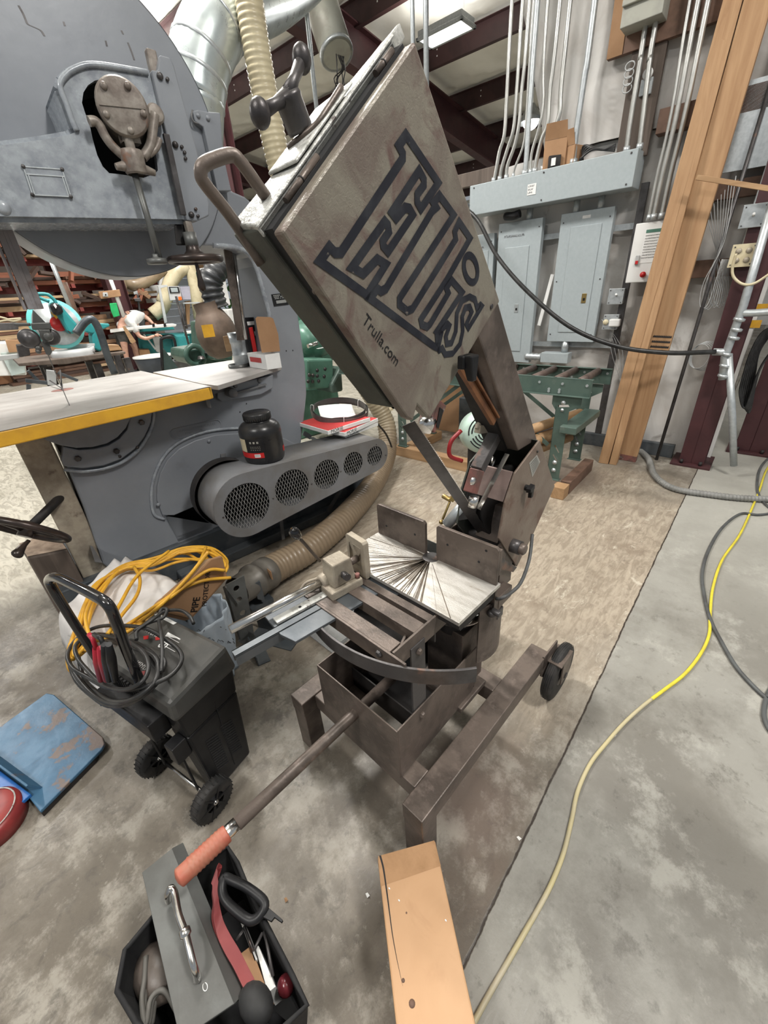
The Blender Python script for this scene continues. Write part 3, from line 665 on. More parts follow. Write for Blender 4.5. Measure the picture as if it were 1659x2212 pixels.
# lumber leaning on the wall
def board(bl, br, tl, tr, th, label, name='lumber_board', m=m_lumb, x1=3.90, extra=1.35):
    a, b_ = BLD.at(*bl, z=.0), BLD.at(*br, z=.0); c, d = BLD.at(*tl, x=x1), BLD.at(*tr, x=x1)
    w = max(.03, (b_-a).length); up = (((c+d)/2)-((a+b_)/2)).normalized(); L_ = ((c+d)/2-(a+b_)/2).length*extra
    ax = ((b_-a).normalized()*.5+(d-c).normalized()*.5).normalized(); ax = (ax-up*ax.dot(up)).normalized(); n = ax.cross(up).normalized()
    if n.dot(V((1,0,0))) < 0: n = -n
    p0 = (a+b_)/2; q = [p0-ax*w/2, p0+ax*w/2, p0+ax*w/2+n*th, p0-ax*w/2+n*th]; q = [V((v.x, v.y, max(0, v.z))) for v in q]
    P = MB().hexa(q, [v+up*L_ for v in q]); T = single(name, P, m, label, 'lumber', BLD, p0, bevel=.003); return T, p0, up, ax, n, w
board((1292,1000), (1313,1003), (1570,0), (1586,0), .09, 'narrow fir board at the left of the leaning lumber')
board((1315,1003), (1331,1005), (1584,8), (1597,0), .09, 'second narrow fir board leaning beside the wide one')
T, p0, up, ax, n, w = board((1333,992), (1372,999), (1603,0), (1668,20), .04, 'wide fir plank with red painted end leaning on the wall', m=m_lumb)
P = MB(); q = [p0-ax*w/2-n*.002, p0+ax*w/2-n*.002, p0+ax*w/2+n*.042, p0-ax*w/2+n*.042]; P.hexa([v+up*.003 for v in q], [v+up*.05 for v in q])
part('painted_end', P, m_redbr, T)
P = MB(); nn = -n*.002
for k in range(4):
    for j in range(11):
        c = p0+up*(.86+.035*k)+ax*(-w/2+.02+j*(w-.03)/10)+nn; P.add([c-ax*.006-up*.004, c+ax*.006-up*.004, c+ax*.004+up*.012, c-ax*.005+up*.007], [(0,1,2,3)])
part('scorch_marks', P, m_dark, T)
a, b_ = BLD.at(1505,383, x=3.72), BLD.at(1690,412, x=3.72)
single('wood_batten', MB().bar(a, b_, .02, .025), m_lumby, 'thin wooden batten sticking out from the wide plank to the right', 'lumber', BLD, a, bevel=.001)
# pipes and hoses by the columns
r0 = BLD.at(1418, 993, z=0)
single('steel_rod', MB().tube([r0, V((r0.x+.0, r0.y-.03, 1.2)), V((4.02, r0.y-.06, 2.6))], .012, 10), m_steel2, 'thin dark upright rod leaning between planks and column', 'pipe', BLD, r0)
T = Thing('air_pipe', 'galvanised air pipe with brass cocks in front of the maroon column', 'pipe', BLD, (3.83,.12,0))
xp = 3.82; pp = lambda a, b_: BLD.at(a, b_, x=xp)
part('riser', MB().tube([pp(1585,1006), pp(1582,900), pp(1574,765)], .022, 12), m_galv, T)
part('riser', MB().tube([pp(1560,820), pp(1566,770), pp(1606,660), pp(1680,400)], .024, 12), m_galv, T)
f = MB()
for a in ((1570,765),(1566,790),(1562,812),(1597,690),(1591,712),(1585,730)): v = pp(*a); f.lathe([(.02,-.012),(.034,-.008),(.034,.008),(.02,.012)], v, (0,-.2,1), 12)
part('fittings', f, m_galv, T)
part('tee', MB().cyl(pp(1540,760), pp(1572,761), .024), m_galv, T); part('elbow', MB().tube(catmull([pp(1600,676), pp(1630,676), pp(1680,672)],4), .022, 12), m_galv, T)
hb = [V((3.9, BLD.at(921,170, x=3.9).y, 2.02)), V((3.75, BLD.at(985,425, x=3.6).y, 1.98)), BLD.at(1005,450, x=3.55), BLD.at(1035,480, x=3.5), BLD.at(1075,555, x=3.45), BLD.at(1140,630, x=3.4), BLD.at(1230,705, x=3.42), BLD.at(1330,747, x=3.5), BLD.at(1440,762, x=3.6), BLD.at(1545,760, x=3.78)]
single('black_air_hose', MB().tube(catmull(hb, 10), .0155, 12), m_cordk, 'black rubber hose drooping across the breaker panels to the air pipe', 'hose', BLD, hb[-1])
T = Thing('outlet_box', 'square metal switch box on the upper part of the maroon column', 'outlet', BLD, BLD.at(1628,468, x=3.88)); c = BLD.at(1628,466, x=3.88); fourin(T, c.x, c.y, c.z, .06); part('toggle', MB().cyl(c-V((.004,0,0)), c-V((.025,0,-.01)), .007), m_white, T)
c = BLD.at(1604,552, x=3.86); T = Thing('outlet_box', 'square double outlet box with a cream cord plugged in', 'outlet', BLD, c); fourin(T, c.x, c.y, c.z, .062, m_hoseb)
q = MB()
for a in (-1,1):
    for b_ in (-1,1): q.lathe([(.0,.0),(.017,.0),(.015,.005),(0,.005)], c+V((-.004,a*.026,b_*.026)), (-1,0,0), 12)
part('receptacles', q, m_cast, T)
single('conduit', MB().tube([BLD.at(1604,540, x=3.92), BLD.at(1632,440, x=3.92), BLD.at(1668,330, x=3.92), BLD.at(1720,150, x=3.92)], .011, 10), m_galv, 'slim conduit feeding the boxes on the maroon column', 'conduit', BLD, BLD.at(1604,540, x=3.92))
cc = [BLD.at(a, b_, x=3.80) for a, b_ in ((1590,548),(1582,580),(1586,600),(1605,614),(1630,612),(1665,590))]
single('cream_cord', MB().tube(catmull(cc, 8), .008, 10), m_hoseb, 'cream cord looping out of the double outlet box', 'cord', BLD, cc[0])
rn = random.Random(5); w = MB()
for k in range(9):
    y0 = rn.uniform(0,1); x = 3.9+.01*k
    pts = [BLD.at(1590-8*k, 380+10*k, x=x), BLD.at(1565-3*k, 520, x=x), BLD.at(1520+5*k, 600+rn.uniform(-20,20), x=x), BLD.at(1512+6*k, 650+rn.uniform(-8,14), x=x), BLD.at(1530+5*k, 655, x=x), BLD.at(1560+2*k, 560, x=x)]
    w.tube(catmull(pts, 8), .0022, 6)
for k in range(5):
    c = BLD.at(1510+3*k, 770, x=3.93)
    w.tube([c+V((.004*k, .06*cos(a)*(1+.08*k), .085*sin(a)*(1+.05*k))) for a in [2*pi*i/24 for i in range(24)]], .002, 6, closed=True)
for k in range(4):
    w.tube(catmull([BLD.at(1300+6*k,690, x=4.03), BLD.at(1345-8*k,760, x=4.02), BLD.at(1335+5*k,860, x=4.03), BLD.at(1320+7*k,900, x=4.03)],6), .002, 6)
single('loose_wires', w, m_greyt, 'loose grey wires hanging in loops between planks and column', 'wire', BLD, BLD.at(1530,655, x=3.92))
w = MB()
for k in range(7):
    x = 4.1+.015*k; pts = [BLD.at(1700,700-8*k, x=x), BLD.at(1650+3*k,715, x=x), BLD.at(1622+3*k,760, x=x), BLD.at(1606+4*k,810, x=x), BLD.at(1598+3*k,850+6*k, x=x), BLD.at(1610+2*k,880, x=x), BLD.at(1640,800, x=x), BLD.at(1680,740, x=x)]
    w.tube(catmull(pts, 6), .007, 8)
single('cable_bundle', w, m_cordk, 'bundle of black cables looped on the rightmost column', 'cable', BLD, BLD.at(1610,840, x=4.15))
for (a, b_), lb in (((1646,665), 'upper'), ((1632,700), 'lower')):
    c = BLD.at(a, b_, x=4.12); single('warning_tag', MB().box(c.x, c.y-.03, c.z-.025, c.x+.003, c.y+.03, c.z+.025), m_yellow, lb+' yellow tag behind the air pipe', 'tag', BLD, c)
single('wall_sheet', MB().box(4.0, .24, 1.92, 4.02, .56, 2.35), m_galv, 'grey sheet metal panel on the wall right of the leaning planks', 'sheet', BLD, (4.0,.4,1.92))

# -- floor hoses and cords
def on_floor(pts, r, lift=0): return catmull([BLD.at(a, b_, z=r+lift) for a, b_ in pts], 10)
def ribbed(pts, r, amp, pitch, n=16):
    "resample a path evenly and modulate its radius into ribs"
    P = [V(p) for p in pts]; out = []; step = pitch/4; acc = 0; i = 0; cur = P[0].copy(); out.append(cur.copy())
    for k in range(1, len(P)):
        while (P[k]-cur).length >= step: cur += (P[k]-cur).normalized()*step; out.append(cur.copy())
    rad = [r+amp*(.5+.5*cos(2*pi*i/4)) for i in range(len(out))]; return out, rad
pts = on_floor([(1376,968),(1400,990),(1410,1020),(1430,1042),(1465,1058),(1530,1068),(1600,1076),(1700,1080)], .021)
o_, rr = ribbed(pts, .019, .004, .02)
single('corrugated_hose', MB().tube(o_, rr, 14), m_hoseg, 'grey corrugated hose curling on the floor from the lumber to the right', 'hose', BLD, BLD.at(1400,990, z=0))
yc = [(1700,960),(1659,1010),(1640,1060),(1615,1120),(1595,1160),(1560,1210),(1540,1270),(1534,1330),(1532,1370),(1515,1410),(1480,1455),(1435,1490),(1395,1520),(1350,1560),(1310,1605),(1275,1650),(1248,1710),(1235,1770),(1218,1840),(1195,1900),(1170,1950),(1130,2020),(1090,2090),(1050,2160),(1020,2215),(990,2270)]
ec = Thing('extension_cord', 'dirty yellow cord running down the right side of the floor', 'cord', BLD, BLD.at(1310,1605, z=0)); full = on_floor(yc, .0062)
part('clean_length', MB().tube(full[:118], .0062, 10), mat('bright_yellow_cord', (.66,.56,.05), .45, 0, (.56,.47,.05), sc=12), ec, label='bright yellow length of cord'); part('dirty_length', MB().tube(full[117:], .0062, 10), m_cordf, ec, label='grimy faded length of cord')
gc = [(1700,1103),(1640,1112),(1600,1110),(1560,1140),(1530,1190),(1517,1240),(1522,1290),(1535,1340),(1560,1390),(1590,1440),(1630,1485),(1680,1530)]
single('grey_cable', MB().tube(on_floor(gc, .0078, .0), .0078, 10), m_cordg, 'dark grey cable looping over the yellow cord on the floor', 'cable', BLD, BLD.at(1517,1240, z=0))
single('grey_cable', MB().tube(on_floor([(1700,960),(1650,1000),(1636,1040),(1645,1080),(1700,1125)], .0078), .0078, 10), m_cordg, 'short bend of grey cable at the right edge, beside the yellow cord', 'cable', BLD, BLD.at(1640,1060, z=0))
single('grey_cable', MB().tube(on_floor([(1700,1450),(1664,1490),(1650,1540),(1665,1580),(1700,1600)], .0078), .0078, 10), m_cordg, 'grey cable bulging in at the right edge of the floor, lower down', 'cable', BLD, BLD.at(1655,1540, z=0))
# -- roller conveyor
T = Thing('roller_conveyor', 'dark green roller conveyor with rusty rollers in front of the breaker panels', 'conveyor', BLD, (3.1,1.5,.05))
for x, s_ in ((2.88, 1), (3.32, -1)):
    P = MB(); P.box(x, .77, .70, x+.004*s_, 3.1, .81); P.box(x, .77, .806, x+.03*s_, 3.1, .81) if s_ > 0 else P.box(x, .77, .806, x-.03, 3.1, .81)
    P.box(x, .77, .70, x+.03*(-s_), 3.1, .704); P.box(x-.004, .77, .70, x+.004, .775, .81)
    part('side_rail', P, m_convey, T, .001)
    b = MB(); screws(b, [(x-.001, .80+.155*k, .775) for k in range(14)]+[(x-.001, y, z) for y in (.97,1.04,2.3,2.37) for z in (.735,.72)], (-1,0,0), .009)
    part('bolts', b, m_galv, T)
for k in range(14):
    y = .86+.155*k; r = MB().cyl((2.90,y,.79), (3.30,y,.79), .024, n=16); part('roller', r, m_roller, T)
for y in (.93, 2.33):
    for x in (2.87, 3.33):
        L_ = MB()
        L_.prism([(x,y-.115,.695),(x,y+.075,.695),(x,y+.075,.64),(x,y+.045,.60),(x,y+.045,.10),(x,y-.045,.10),(x,y-.045,.60),(x,y-.115,.64)], (.004,0,0),
                 holes=[[(x,y+.02,.38-.03),(x,y+.012,.355),(x,y-.022,.305),(x,y-.015,.30)], [(x,y+.025,.28),(x,y+.015,.285),(x,y-.02,.235),(x,y-.01,.23)], [(x,y+.03,.62),(x,y+.035,.635),(x,y-.035,.645),(x,y-.045,.63)]])
        L_.box(x, y+.041, .10, x+.05, y+.045, .69); L_.box(x-.02, y-.05, .095, x+.03, y+.05, .10)
        part('leg', L_, m_convey, T)
        b = MB()
        for z, r in ((.655,.016),(.605,.011),(.225,.016),(.165,.016)): b.lathe([(0,.008),(r*.6,.008),(r*.6,.003),(r,.003),(r,0)], (x,y,z), (-1,0,0), 12)
        part('leg_bolts', b, m_galv, T)
    part('leg_brace', MB().box(2.88, y, .40, 3.32, y+.03, .44), m_convey, T)
for (a, b_) in (((2.89,1.0,.34),(2.89,1.55,.70)), ((2.89,2.25,.34),(2.89,1.75,.70)), ((3.31,1.0,.34),(3.31,1.55,.70)), ((3.31,2.25,.34),(3.31,1.75,.70))):
    part('knee_brace', MB().bar(a, b_, .03, .004, (1,0,0)), m_convey, T)
part('label_plate', MB().box(2.875, 2.05, .735, 2.878, 2.10, .775), m_paper, T)
for args, lb, mm in (((2.76,.80,0,2.86,.89,.09), 'short timber block under the near conveyor leg', m_lumbx), ((2.88,.80,.0,3.4,.87,.095), 'timber sleeper across under the end of the conveyor', m_brownwd), ((2.84,1.5,0,2.93,2.42,.09), 'long timber sleeper along the floor under the far conveyor leg', m_lumby), ((2.95,2.28,0,3.45,2.37,.09), 'cross timber under the far end of the conveyor', m_lumbx)):
    single('timber_sleeper', MB().box(*args), mm, lb, 'timber', BLD, ((args[0]+args[3])/2, (args[1]+args[4])/2, 0), bevel=.004)
T = Thing('round_post', 'peeled round wooden posts stored under the conveyor, upper one', 'post', BLD, (3.1,1.1,.44)); part('pole', MB().cyl((2.75,1.16,.44), (3.35,.94,.47), .035), m_lumbx, T); T.o['label'] = 'upper peeled round post stored under the conveyor'
for z, lb in ((.365,'thick sawn end peeled round post under the conveyor'), (.28,'lowest peeled round post under the conveyor')):
    single('round_post', MB().cyl((2.72,1.13,z), (3.3,.98,z), .042 if z > .3 else .032), m_lumbx, lb, 'post', BLD, (3.0,1.05,z))
single('green_steel_tube', MB().bar((2.82,.86,.485), (3.34,.86,.485), .11, .05), m_convey, 'green steel channel with yellow tag lying under the conveyor', 'steel channel', BLD, (3.0,.9,.46), bevel=.006)
single('cardboard_box', MB().box(3.7,2.2,0,3.95,2.75,.75), m_card, 'tall cardboard box standing behind the conveyor', 'box', BLD, (3.8,2.5,0), bevel=.004)
single('metal_case', MB().box(3.55,2.0,0,3.7,2.15,.42), m_angle, 'small grey case on the floor behind the conveyor', 'case', BLD, (3.6,2.1,0), bevel=.01)
# mint fan-cooled motor
c = BLD.at(1046, 934, x=2.35); 
T = Thing('electric_motor', 'mint green motor with slotted end cover and red handle behind the saw', 'motor', BLD, (c.x, c.y, 0))
n_ = V((-.75,-.6,.25)).normalized()
part('end_cover', MB().lathe([(0,.05),(.05,.048),(.10,.035),(.135,.0),(.14,-.05),(.14,-.20),(.10,-.24),(0,-.24)], c, n_, 32), m_mint, T)
u, w_ = perp(n_); S_ = MB()
for ri, (rad, off) in enumerate(((.045,.0505),(.065,.0475),(.085,.0425),(.104,.034))):
    for q in range(4):
        a0 = q*pi/2+.18+.1*ri; pts = [c+n_*(off-.002)+(u*cos(a)+w_*sin(a))*rad for a in [a0+(pi/2-.36)*i/6 for i in range(7)]]
        S_.ribbon(pts, [(p-c-n_*(off-.002)).normalized()*.008 for p in pts], .006)
part('slots', S_, m_black, T)
b0 = V((c.x+.05, c.y+.05, 0)); part('foot', MB().box(c.x-.06,c.y-.12,0,c.x+.26,c.y+.16,.06).box(c.x-.0,c.y-.08,.06,c.x+.16,c.y+.12,c.z-.1), m_dark, T, .01)
part('handle', MB().tube(catmull([c+V((-.12,.10,.03)), c+V((-.19,.13,-.03)), c+V((-.20,.13,-.12)), c+V((-.13,.08,-.17))],6), .014, 10), mat('dark_red_handle', (.24,.012,.015), .4), T)
# ================================================================== the metal cutting band saw (local x right, y away, z up)
S = SAW
m_pink = mat('pinkish_worn_steel', (.24,.175,.155), .5, .2, (.17,.125,.11), sc=9, bump=.2, bsc=90)
saw = Thing('metal_cutting_bandsaw', 'brown steel mitre band saw with raised head, centre of the shop floor', 'band saw', S, (-.62, .80, 0))
def crop(f, ox, oy): return lambda x, y: (ox+x/f, oy+y/f)
z2 = crop(2.676, 620, 1280); z4 = crop(3.6065, 780, 820); zv = crop(4.366, 480, 1120); zh = crop(2.242, 480, 20); zl = crop(4.366, 680, 280)
# -- stand
for x0, x1, yb, nm in ((-.411, -.345, 1.10, 'right'), (-.900, -.836, 1.10, 'left')):
    P = MB().box(x0, .394, .187, x1, yb, .249); r = part('runner', P, m_steel, saw, .003)
    part('front_foot', MB().box(x0+.001, .396, 0, x1-.001, .456, .19), m_steel, r, .003)
    # wheel bracket and wheel
    xs = -1 if nm == 'left' else 1
    xo = x1 if nm == 'right' else x0
    b = MB(); b.prism([(xo-.006*xs, 1.06, .255), (xo-.006*xs, 1.17, .25), (xo-.006*xs, 1.20, .10), (xo-.006*xs, 1.13, .085), (xo-.006*xs, 1.06, .16)], (.006*xs, 0, 0))
    b.prism([(xo+.045*xs, 1.12, .20), (xo+.045*xs, 1.20, .20), (xo+.045*xs, 1.20, .10), (xo+.045*xs, 1.13, .09)], (.005*xs, 0, 0)); b.box(xo-.006*xs, 1.10, .20, xo+.05*xs, 1.20, .206)
    part('wheel_bracket', b, m_steel, r, .001)
    cx = xo+.020*xs; wh = MB(); prof = [(.045,-.018),(.085,-.021),(.104,-.017),(.110,-.008),(.110,.008),(.104,.017),(.085,.021),(.045,.018)]
    wh.lathe(prof, (cx, 1.165, .111), (1,0,0), 40)
    for j in range(5): wh.lathe([(.1105-.0004*abs(j-2),-.0012+.006*(j-2)),(.1135-.001*abs(j-2),0+.006*(j-2)),(.1105-.0004*abs(j-2),.0012+.006*(j-2))], (cx,1.165,.111), (1,0,0), 40)
    w_ = part('wheel', wh, m_rubber, saw); part('hub', MB().cyl((cx-.024,1.165,.111), (cx+.034,1.165,.111), .012).lathe([(.012,-.019),(.046,-.019),(.046,.019),(.012,.019)], (cx,1.165,.111), (1,0,0), 24), m_steel2, w_)
part('front_crossbar', MB().box(-.836, .445, .187, -.411, .505, .247), m_steel, saw, .003)
part('rear_crossbar', MB().box(-.836, .835, .187, -.411, .895, .247), m_steel, saw, .003)
# -- coolant tank: four thin walls round an open middle
x0, x1, y0, y1, zb, zt = -.767, -.452, .435, .795, .252, .450; t = .004
P = MB(); P.box(x0, y0, zb, x1, y0+t, zt); P.box(x0, y0+t, zb, x0+t, y1, zt)
P.prism([(x1-t, y0+t, zb), (x1-t, .765, .262), (x1-t, .80, .30), (x1-t, .80, zt), (x1-t, y0+t, zt)], (t, 0, 0))
tank = part('tank', P, m_steel, saw, .001)
P = MB(); P.box(x0+t, .555, zb, x1-t, .559, zb+.085); P.box(x0+t, y1-t, zb, x1-t, y1, zb+.12); P.box(x0+t, .559, zb, x1-t, y1-t, zb+.004)
part('tank_divider', P, m_dark, tank)
P = MB(); P.box(x0+t, .44, zb+.0, x0+.10, .555, zb+.004); part('tank_floor', P, m_steel, tank)
# support post bolted inside the right wall
P = MB(); P.box(-.463, .505, .275, -.457, .556, .668); part('support_post', P, m_steel2, saw, .001)
P = MB()
for p in ((-.452,.530,.418), (-.456,.53,.645)): P.lathe([(0,.008),(.007,.008),(.009,.004),(.009,0)], p, (1,0,0), 6, smooth=False)
part('bolts', P, m_steel, saw)
# -- pull handle pipe
P = MB(); P.tube([(-.613,.60,.378), (-.613,.43,.374), (-.613,.04,.372)], .0155, 18)
h = part('pull_bar', P, m_steel, saw)
part('bare_steel', MB().tube([(-.613,.075,.3725), (-.613,.03,.3721)], .0158, 18), m_chrome, h)
pts = [(-.613, .052-.0022*k, .3722) for k in range(52)]; rr = [.0203 if (k % 4) < 2 and 4 < k < 40 else .0190 for k in range(52)]; rr[0] = .0175; rr[-1] = .006; rr[-2] = .013; rr[-3] = .0175
part('grip', MB().tube(pts, rr, 20), m_redgrip, h, label='faded red ribbed rubber grip')
# -- table frame
P = MB()
P.box(-.466, .452, .645, -.460, .82, .700)                    # right side flat
P.box(-.80, .443, .655, -.421, .449, .700); P.box(-.80, .449, .694, -.470, .485, .700)   # front angle
for a, b_ in ((.527, .565), (.577, .600)):
    P.box(-.80, a, .694, -.466, b_, .700); P.box(-.80, a, .665, -.466, a+.005, .695)
P.bar((-.466, .457, .652), (-.52, .60, .652), .006, .05)
fr = part('table_frame', P, m_steel, saw, .0008)
P = MB(); P.lathe([(0,.007),(.007,.007),(.009,.004),(.009,0)], S.at(*z2(535,350), y=.443), (0,-1,0), 6, smooth=False); part('bolt', P, m_steel2, fr)
P = MB(); P.box(-.80, .61, .60, -.47, .615, .70); P.box(-.80, .62, .50, -.60, .76, .506); P.box(-.80, .62, .50, -.795, .76, .70); part('frame_web', P, m_steel2, saw, .001)
# mitre arc
cx, cy, R0 = -.600, .770, .372
P = MB(); pts = []
for k in range(41):
    a = radians(249+(322-249)*k/40); pts.append((cx+R0*cos(a), cy+R0*sin(a), .672))
P.ribbon(pts, V((0,0,.042)), .006)
part('mitre_arc', P, m_steel2, saw, .0008)
P = MB()
for k in range(30):
    a = radians(286+(320-286)*k/29); c = V((cx+(R0+.0032)*cos(a), cy+(R0+.0032)*sin(a), 0)); h_ = .012 if k % 5 == 0 else .006
    P.add([c+V((0,0,.688)), c+V((-.0006*sin(a),.0006*cos(a),.688)), c+V((-.0006*sin(a),.0006*cos(a),.688-h_)), c+V((0,0,.688-h_))], [(0,1,2,3)])
pass
# turntable drum under the table and pivot casting
P = MB(); pts = [(-.52+.115*cos(a), .80+.115*sin(a)) for a in [radians(-32+150*i/24) for i in range(25)]]
P.ribbon([(x, y, .55) for x, y in pts], V((0,0,.20)), .006)
part('turntable_shell', P, m_steel, saw)
P = MB().lathe([(.0,.635),(.055,.635),(.085,.62),(.088,.60),(.06,.57),(.055,.50),(.0,.50)], (-.53,.79,0), (0,0,1), 32); part('turntable_bearing', P, m_steel2, saw)
P = MB().lathe([(.092,.0),(.097,.01),(.10,.035),(.09,.036),(.088,.0)], (-.53,.79,.57), (0,0,1), 32); part('bearing_ring', P, m_chrome, saw)
P = MB(); P.box(-.48,.70,.60,-.44,.76,.635); P.box(-.45,.80,.58,-.40,.83,.61); P.cyl((-.40,.765,.64),(-.375,.765,.64),.009); P.lathe([(.009,0),(.013,.0),(.013,.012),(.006,.018)],(-.40,.765,.625),(0,0,1),10); part('index_latch', P, m_steel2, saw, .002)
# pedestal between stand and turntable
part('pedestal', MB().box(-.62,.70,.25,-.44,.84,.27).box(-.60,.74,.27,-.47,.86,.52), m_steel, saw, .003)
# -- saw table with fan of blade kerfs
TZ = .715
outline = [(-.396,.605),(-.396,.792),(-.826,.792),(-.826,.70),(-.736,.608)]
tb = part('saw_table', MB().prism([(x, y, TZ-.011) for x, y in outline], (0,0,.011)), m_ground, saw, .001)
rn = random.Random(11); P = MB(); cen = V((-.606,.768,TZ))
for k in range(120):
    a = radians(rn.triangular(200, 320, 262) if k > 14 else 176+3.0*k)
    if k < 120:
        d = V((cos(a), sin(a), 0)); L_ = 1.0
        # distance to the table edge
        tt = .5
        for i in range(5):
            p, q = V(outline[i]+(0,)), V(outline[(i+1) % 5]+(0,)); e = q-p; det = d.x*(-e.y)+e.x*d.y
            if abs(det) < 1e-9: continue
            w = p-V((cen.x, cen.y, 0)); s_ = (w.x*(-e.y)+e.x*w.y)/det; u_ = (d.x*w.y-d.y*w.x)/det
            if s_ > .02 and -.001 <= u_ <= 1.001: tt = min(tt, s_)
        s0 = rn.uniform(.008,.03); s1 = tt*(1 if rn.random() < .6 else rn.uniform(.35,.95)); wd = rn.choice((.0002,.0004,.0006,.0009))
        n_ = V((-d.y, d.x, 0)); a_, b_ = cen+d*s0, cen+d*s1; zz_ = V((0,0,.0006))
        P.add([a_-n_*wd+zz_, b_-n_*wd*1.3+zz_, b_+n_*wd*1.3+zz_, a_+n_*wd+zz_], [(0,1,2,3)])
part('saw_kerfs', P, mat('kerf_shadowed_rust', (.13,.10,.07), .6, .2, (.07,.055,.04), sc=30), tb)
P = MB(); P.box(-.82,.612,TZ-.03,-.40,.62,TZ-.011); P.box(-.41,.62,TZ-.04,-.402,.78,TZ-.011); part('table_skirt', P, m_dark, saw)
P = MB().lathe([(0,.0016),(.022,.0014),(.026,0)], (-.608,.774,TZ), (0,0,1), 16); part('centre_pit', P, m_steel2, tb)
# fences
for xa, xb, za, zb_, y_, lb in ((-.822, -.631, .700, .821, .777, 'left'), (-.590, -.400, .63, .828, .775, 'right')):
    c = .007; P = MB(); P.prism([(xa,y_,za),(xb,y_,za),(xb,y_,zb_-c),(xb-c,y_,zb_),(xa+c,y_,zb_),(xa,y_,zb_-c)], (0,.010,0))
    if lb == 'right': P.box(xa+.02, y_+.010, .74, xb, y_+.022, zb_-.012)
    f = part('fence', P, m_steel, saw, .0012)
    q = MB()
    for u_, v_ in ((.2,.45), (.8,.55)) if lb == 'left' else ((.2,.62),(.72,.52),(.82,.85)):
        q.cyl((xa+(xb-xa)*u_, y_-.0006, .70+(zb_-.70)*v_), (xa+(xb-xa)*u_, y_+.001, .70+(zb_-.70)*v_), .0035, n=12)
    part('screw_hole', q, m_void, f)
# -- quick-action vise on its slide
vd = (V((-.758,.485,0))-V((-.786,.241,0))).normalized(); vn = V((vd.y, -vd.x, 0))       # along the slide, to its right
vp = lambda s_, n_, z: V((-.786,.241,0))+vd*s_+vn*n_+V((0,0,z))
vr = vd
def vbox(P, s0, s1, n0, n1, z0, z1): return P.hexa([vp(s0,n0,z0), vp(s0,n1,z0), vp(s0,n1,z1), vp(s0,n0,z1)], [vp(s1,n0,z0), vp(s1,n1,z0), vp(s1,n1,z1), vp(s1,n0,z1)])
part('vise_rod', MB().cyl(vp(0,0,.722), vp(.30,0,.722), .011, n=20), m_chrome, saw)
P = MB(); vbox(P, -.018, .26, .038, .062, .692, .697); vbox(P, -.018, .26, .058, .062, .667, .697); vbox(P, -.018, .26, .038, .042, .667, .697)
part('slide_channel', P, m_angle, saw, .0008)
P = MB(); P.prism([vp(.09,.07,.688), vp(.105,.115,.688), vp(.36,.115,.688), vp(.385,.155,.688), vp(.42,.155,.688), vp(.42,-.02,.688), vp(.09,-.02,.688)], (0,0,.008)); vp1 = part('vise_base', P, m_angle, saw, .001)
P = MB(); vbox(P, .10, .25, .012, .036, .697, .703); part('scale_strip', P, m_ltop, vp1)
part('slot', MB().cyl(vp(.17,.024,.7028), vp(.17,.024,.7036), .004, n=10), m_void, vp1)
P = MB(); vbox(P, .245, .345, -.012, .062, .697, .722)
P.hexa([vp(.262,-.010,.722), vp(.262,.050,.722), vp(.332,.050,.722), vp(.332,-.010,.722)], [vp(.268,-.006,.790), vp(.268,.046,.790), vp(.325,.046,.790), vp(.325,-.006,.790)])
P.lathe([(.011,0),(.019,.0),(.023,.012),(.023,.03)], vp(.248,0,.722), vd, 20)
vb = part('vise_body', P, m_cast, saw, .004, label='worn beige cast vise body')
part('lock_bolt', MB().cyl(vp(.295,.050,.752), vp(.295,.068,.752), .010, n=14).cyl(vp(.287,.056,.766), vp(.287,.073,.764), .005, n=12), m_steel2, vb)
part('cap_screw', MB().cyl(vp(.335,.052,.722), vp(.335,.052,.736), .006, n=12), m_redbr, vb)
part('vise_screw', MB().cyl(vp(.325,.02,.755), vp(.362,.02,.757), .010), m_steel, saw)
# jaw: rectangular frame casting, standing across the slide
P = MB(); A_ = lambda n_, z: vp(.362, n_, z)
P.prism([A_(-.028,.700), A_(.052,.700), A_(.052,.812), A_(.046,.818), A_(-.022,.818), A_(-.028,.812)], vd*.018, holes=[[A_(-.016,.722), A_(.038,.722), A_(.038,.796), A_(-.016,.796)]])
P.prism([A_(-.016,.722), A_(.038,.722), A_(.038,.796), A_(-.016,.796)], vd*.006) if False else vbox(P, .371, .380, -.018, .040, .720, .798)
P.bar(A_(-.016,.795)+vd*.006, A_(.011,.757)+vd*.006, .012, .008, vd); P.bar(A_(.038,.795)+vd*.006, A_(.011,.757)+vd*.006, .012, .008, vd)
part('vise_jaw', P, m_cast, saw, .0015, label='worn beige cast vise jaw')
# lever with black knob
a, b_ = vp(.262,-.008,.784), S.at(645,1160, y=.43)
lv = part('vise_lever', MB().tube([a, a.lerp(b_, .5), b_], [.0042,.0038,.0042], 12), m_steel, saw)
dd = (b_-a).normalized(); part('lever_knob', MB().lathe([(.0,-.002),(.007,0),(.0105,.012),(.0125,.028),(.011,.036),(0,.040)], b_-dd*.004, dd, 18), m_blackgloss, lv)
a = vp(.262,-.010,.735); part('hand_hook', MB().tube(catmull([vp(.30,-.02,.775), a, vp(.22,-.03,.72), vp(.19,-.03,.69)], 8), .004, 10), m_cast, saw)
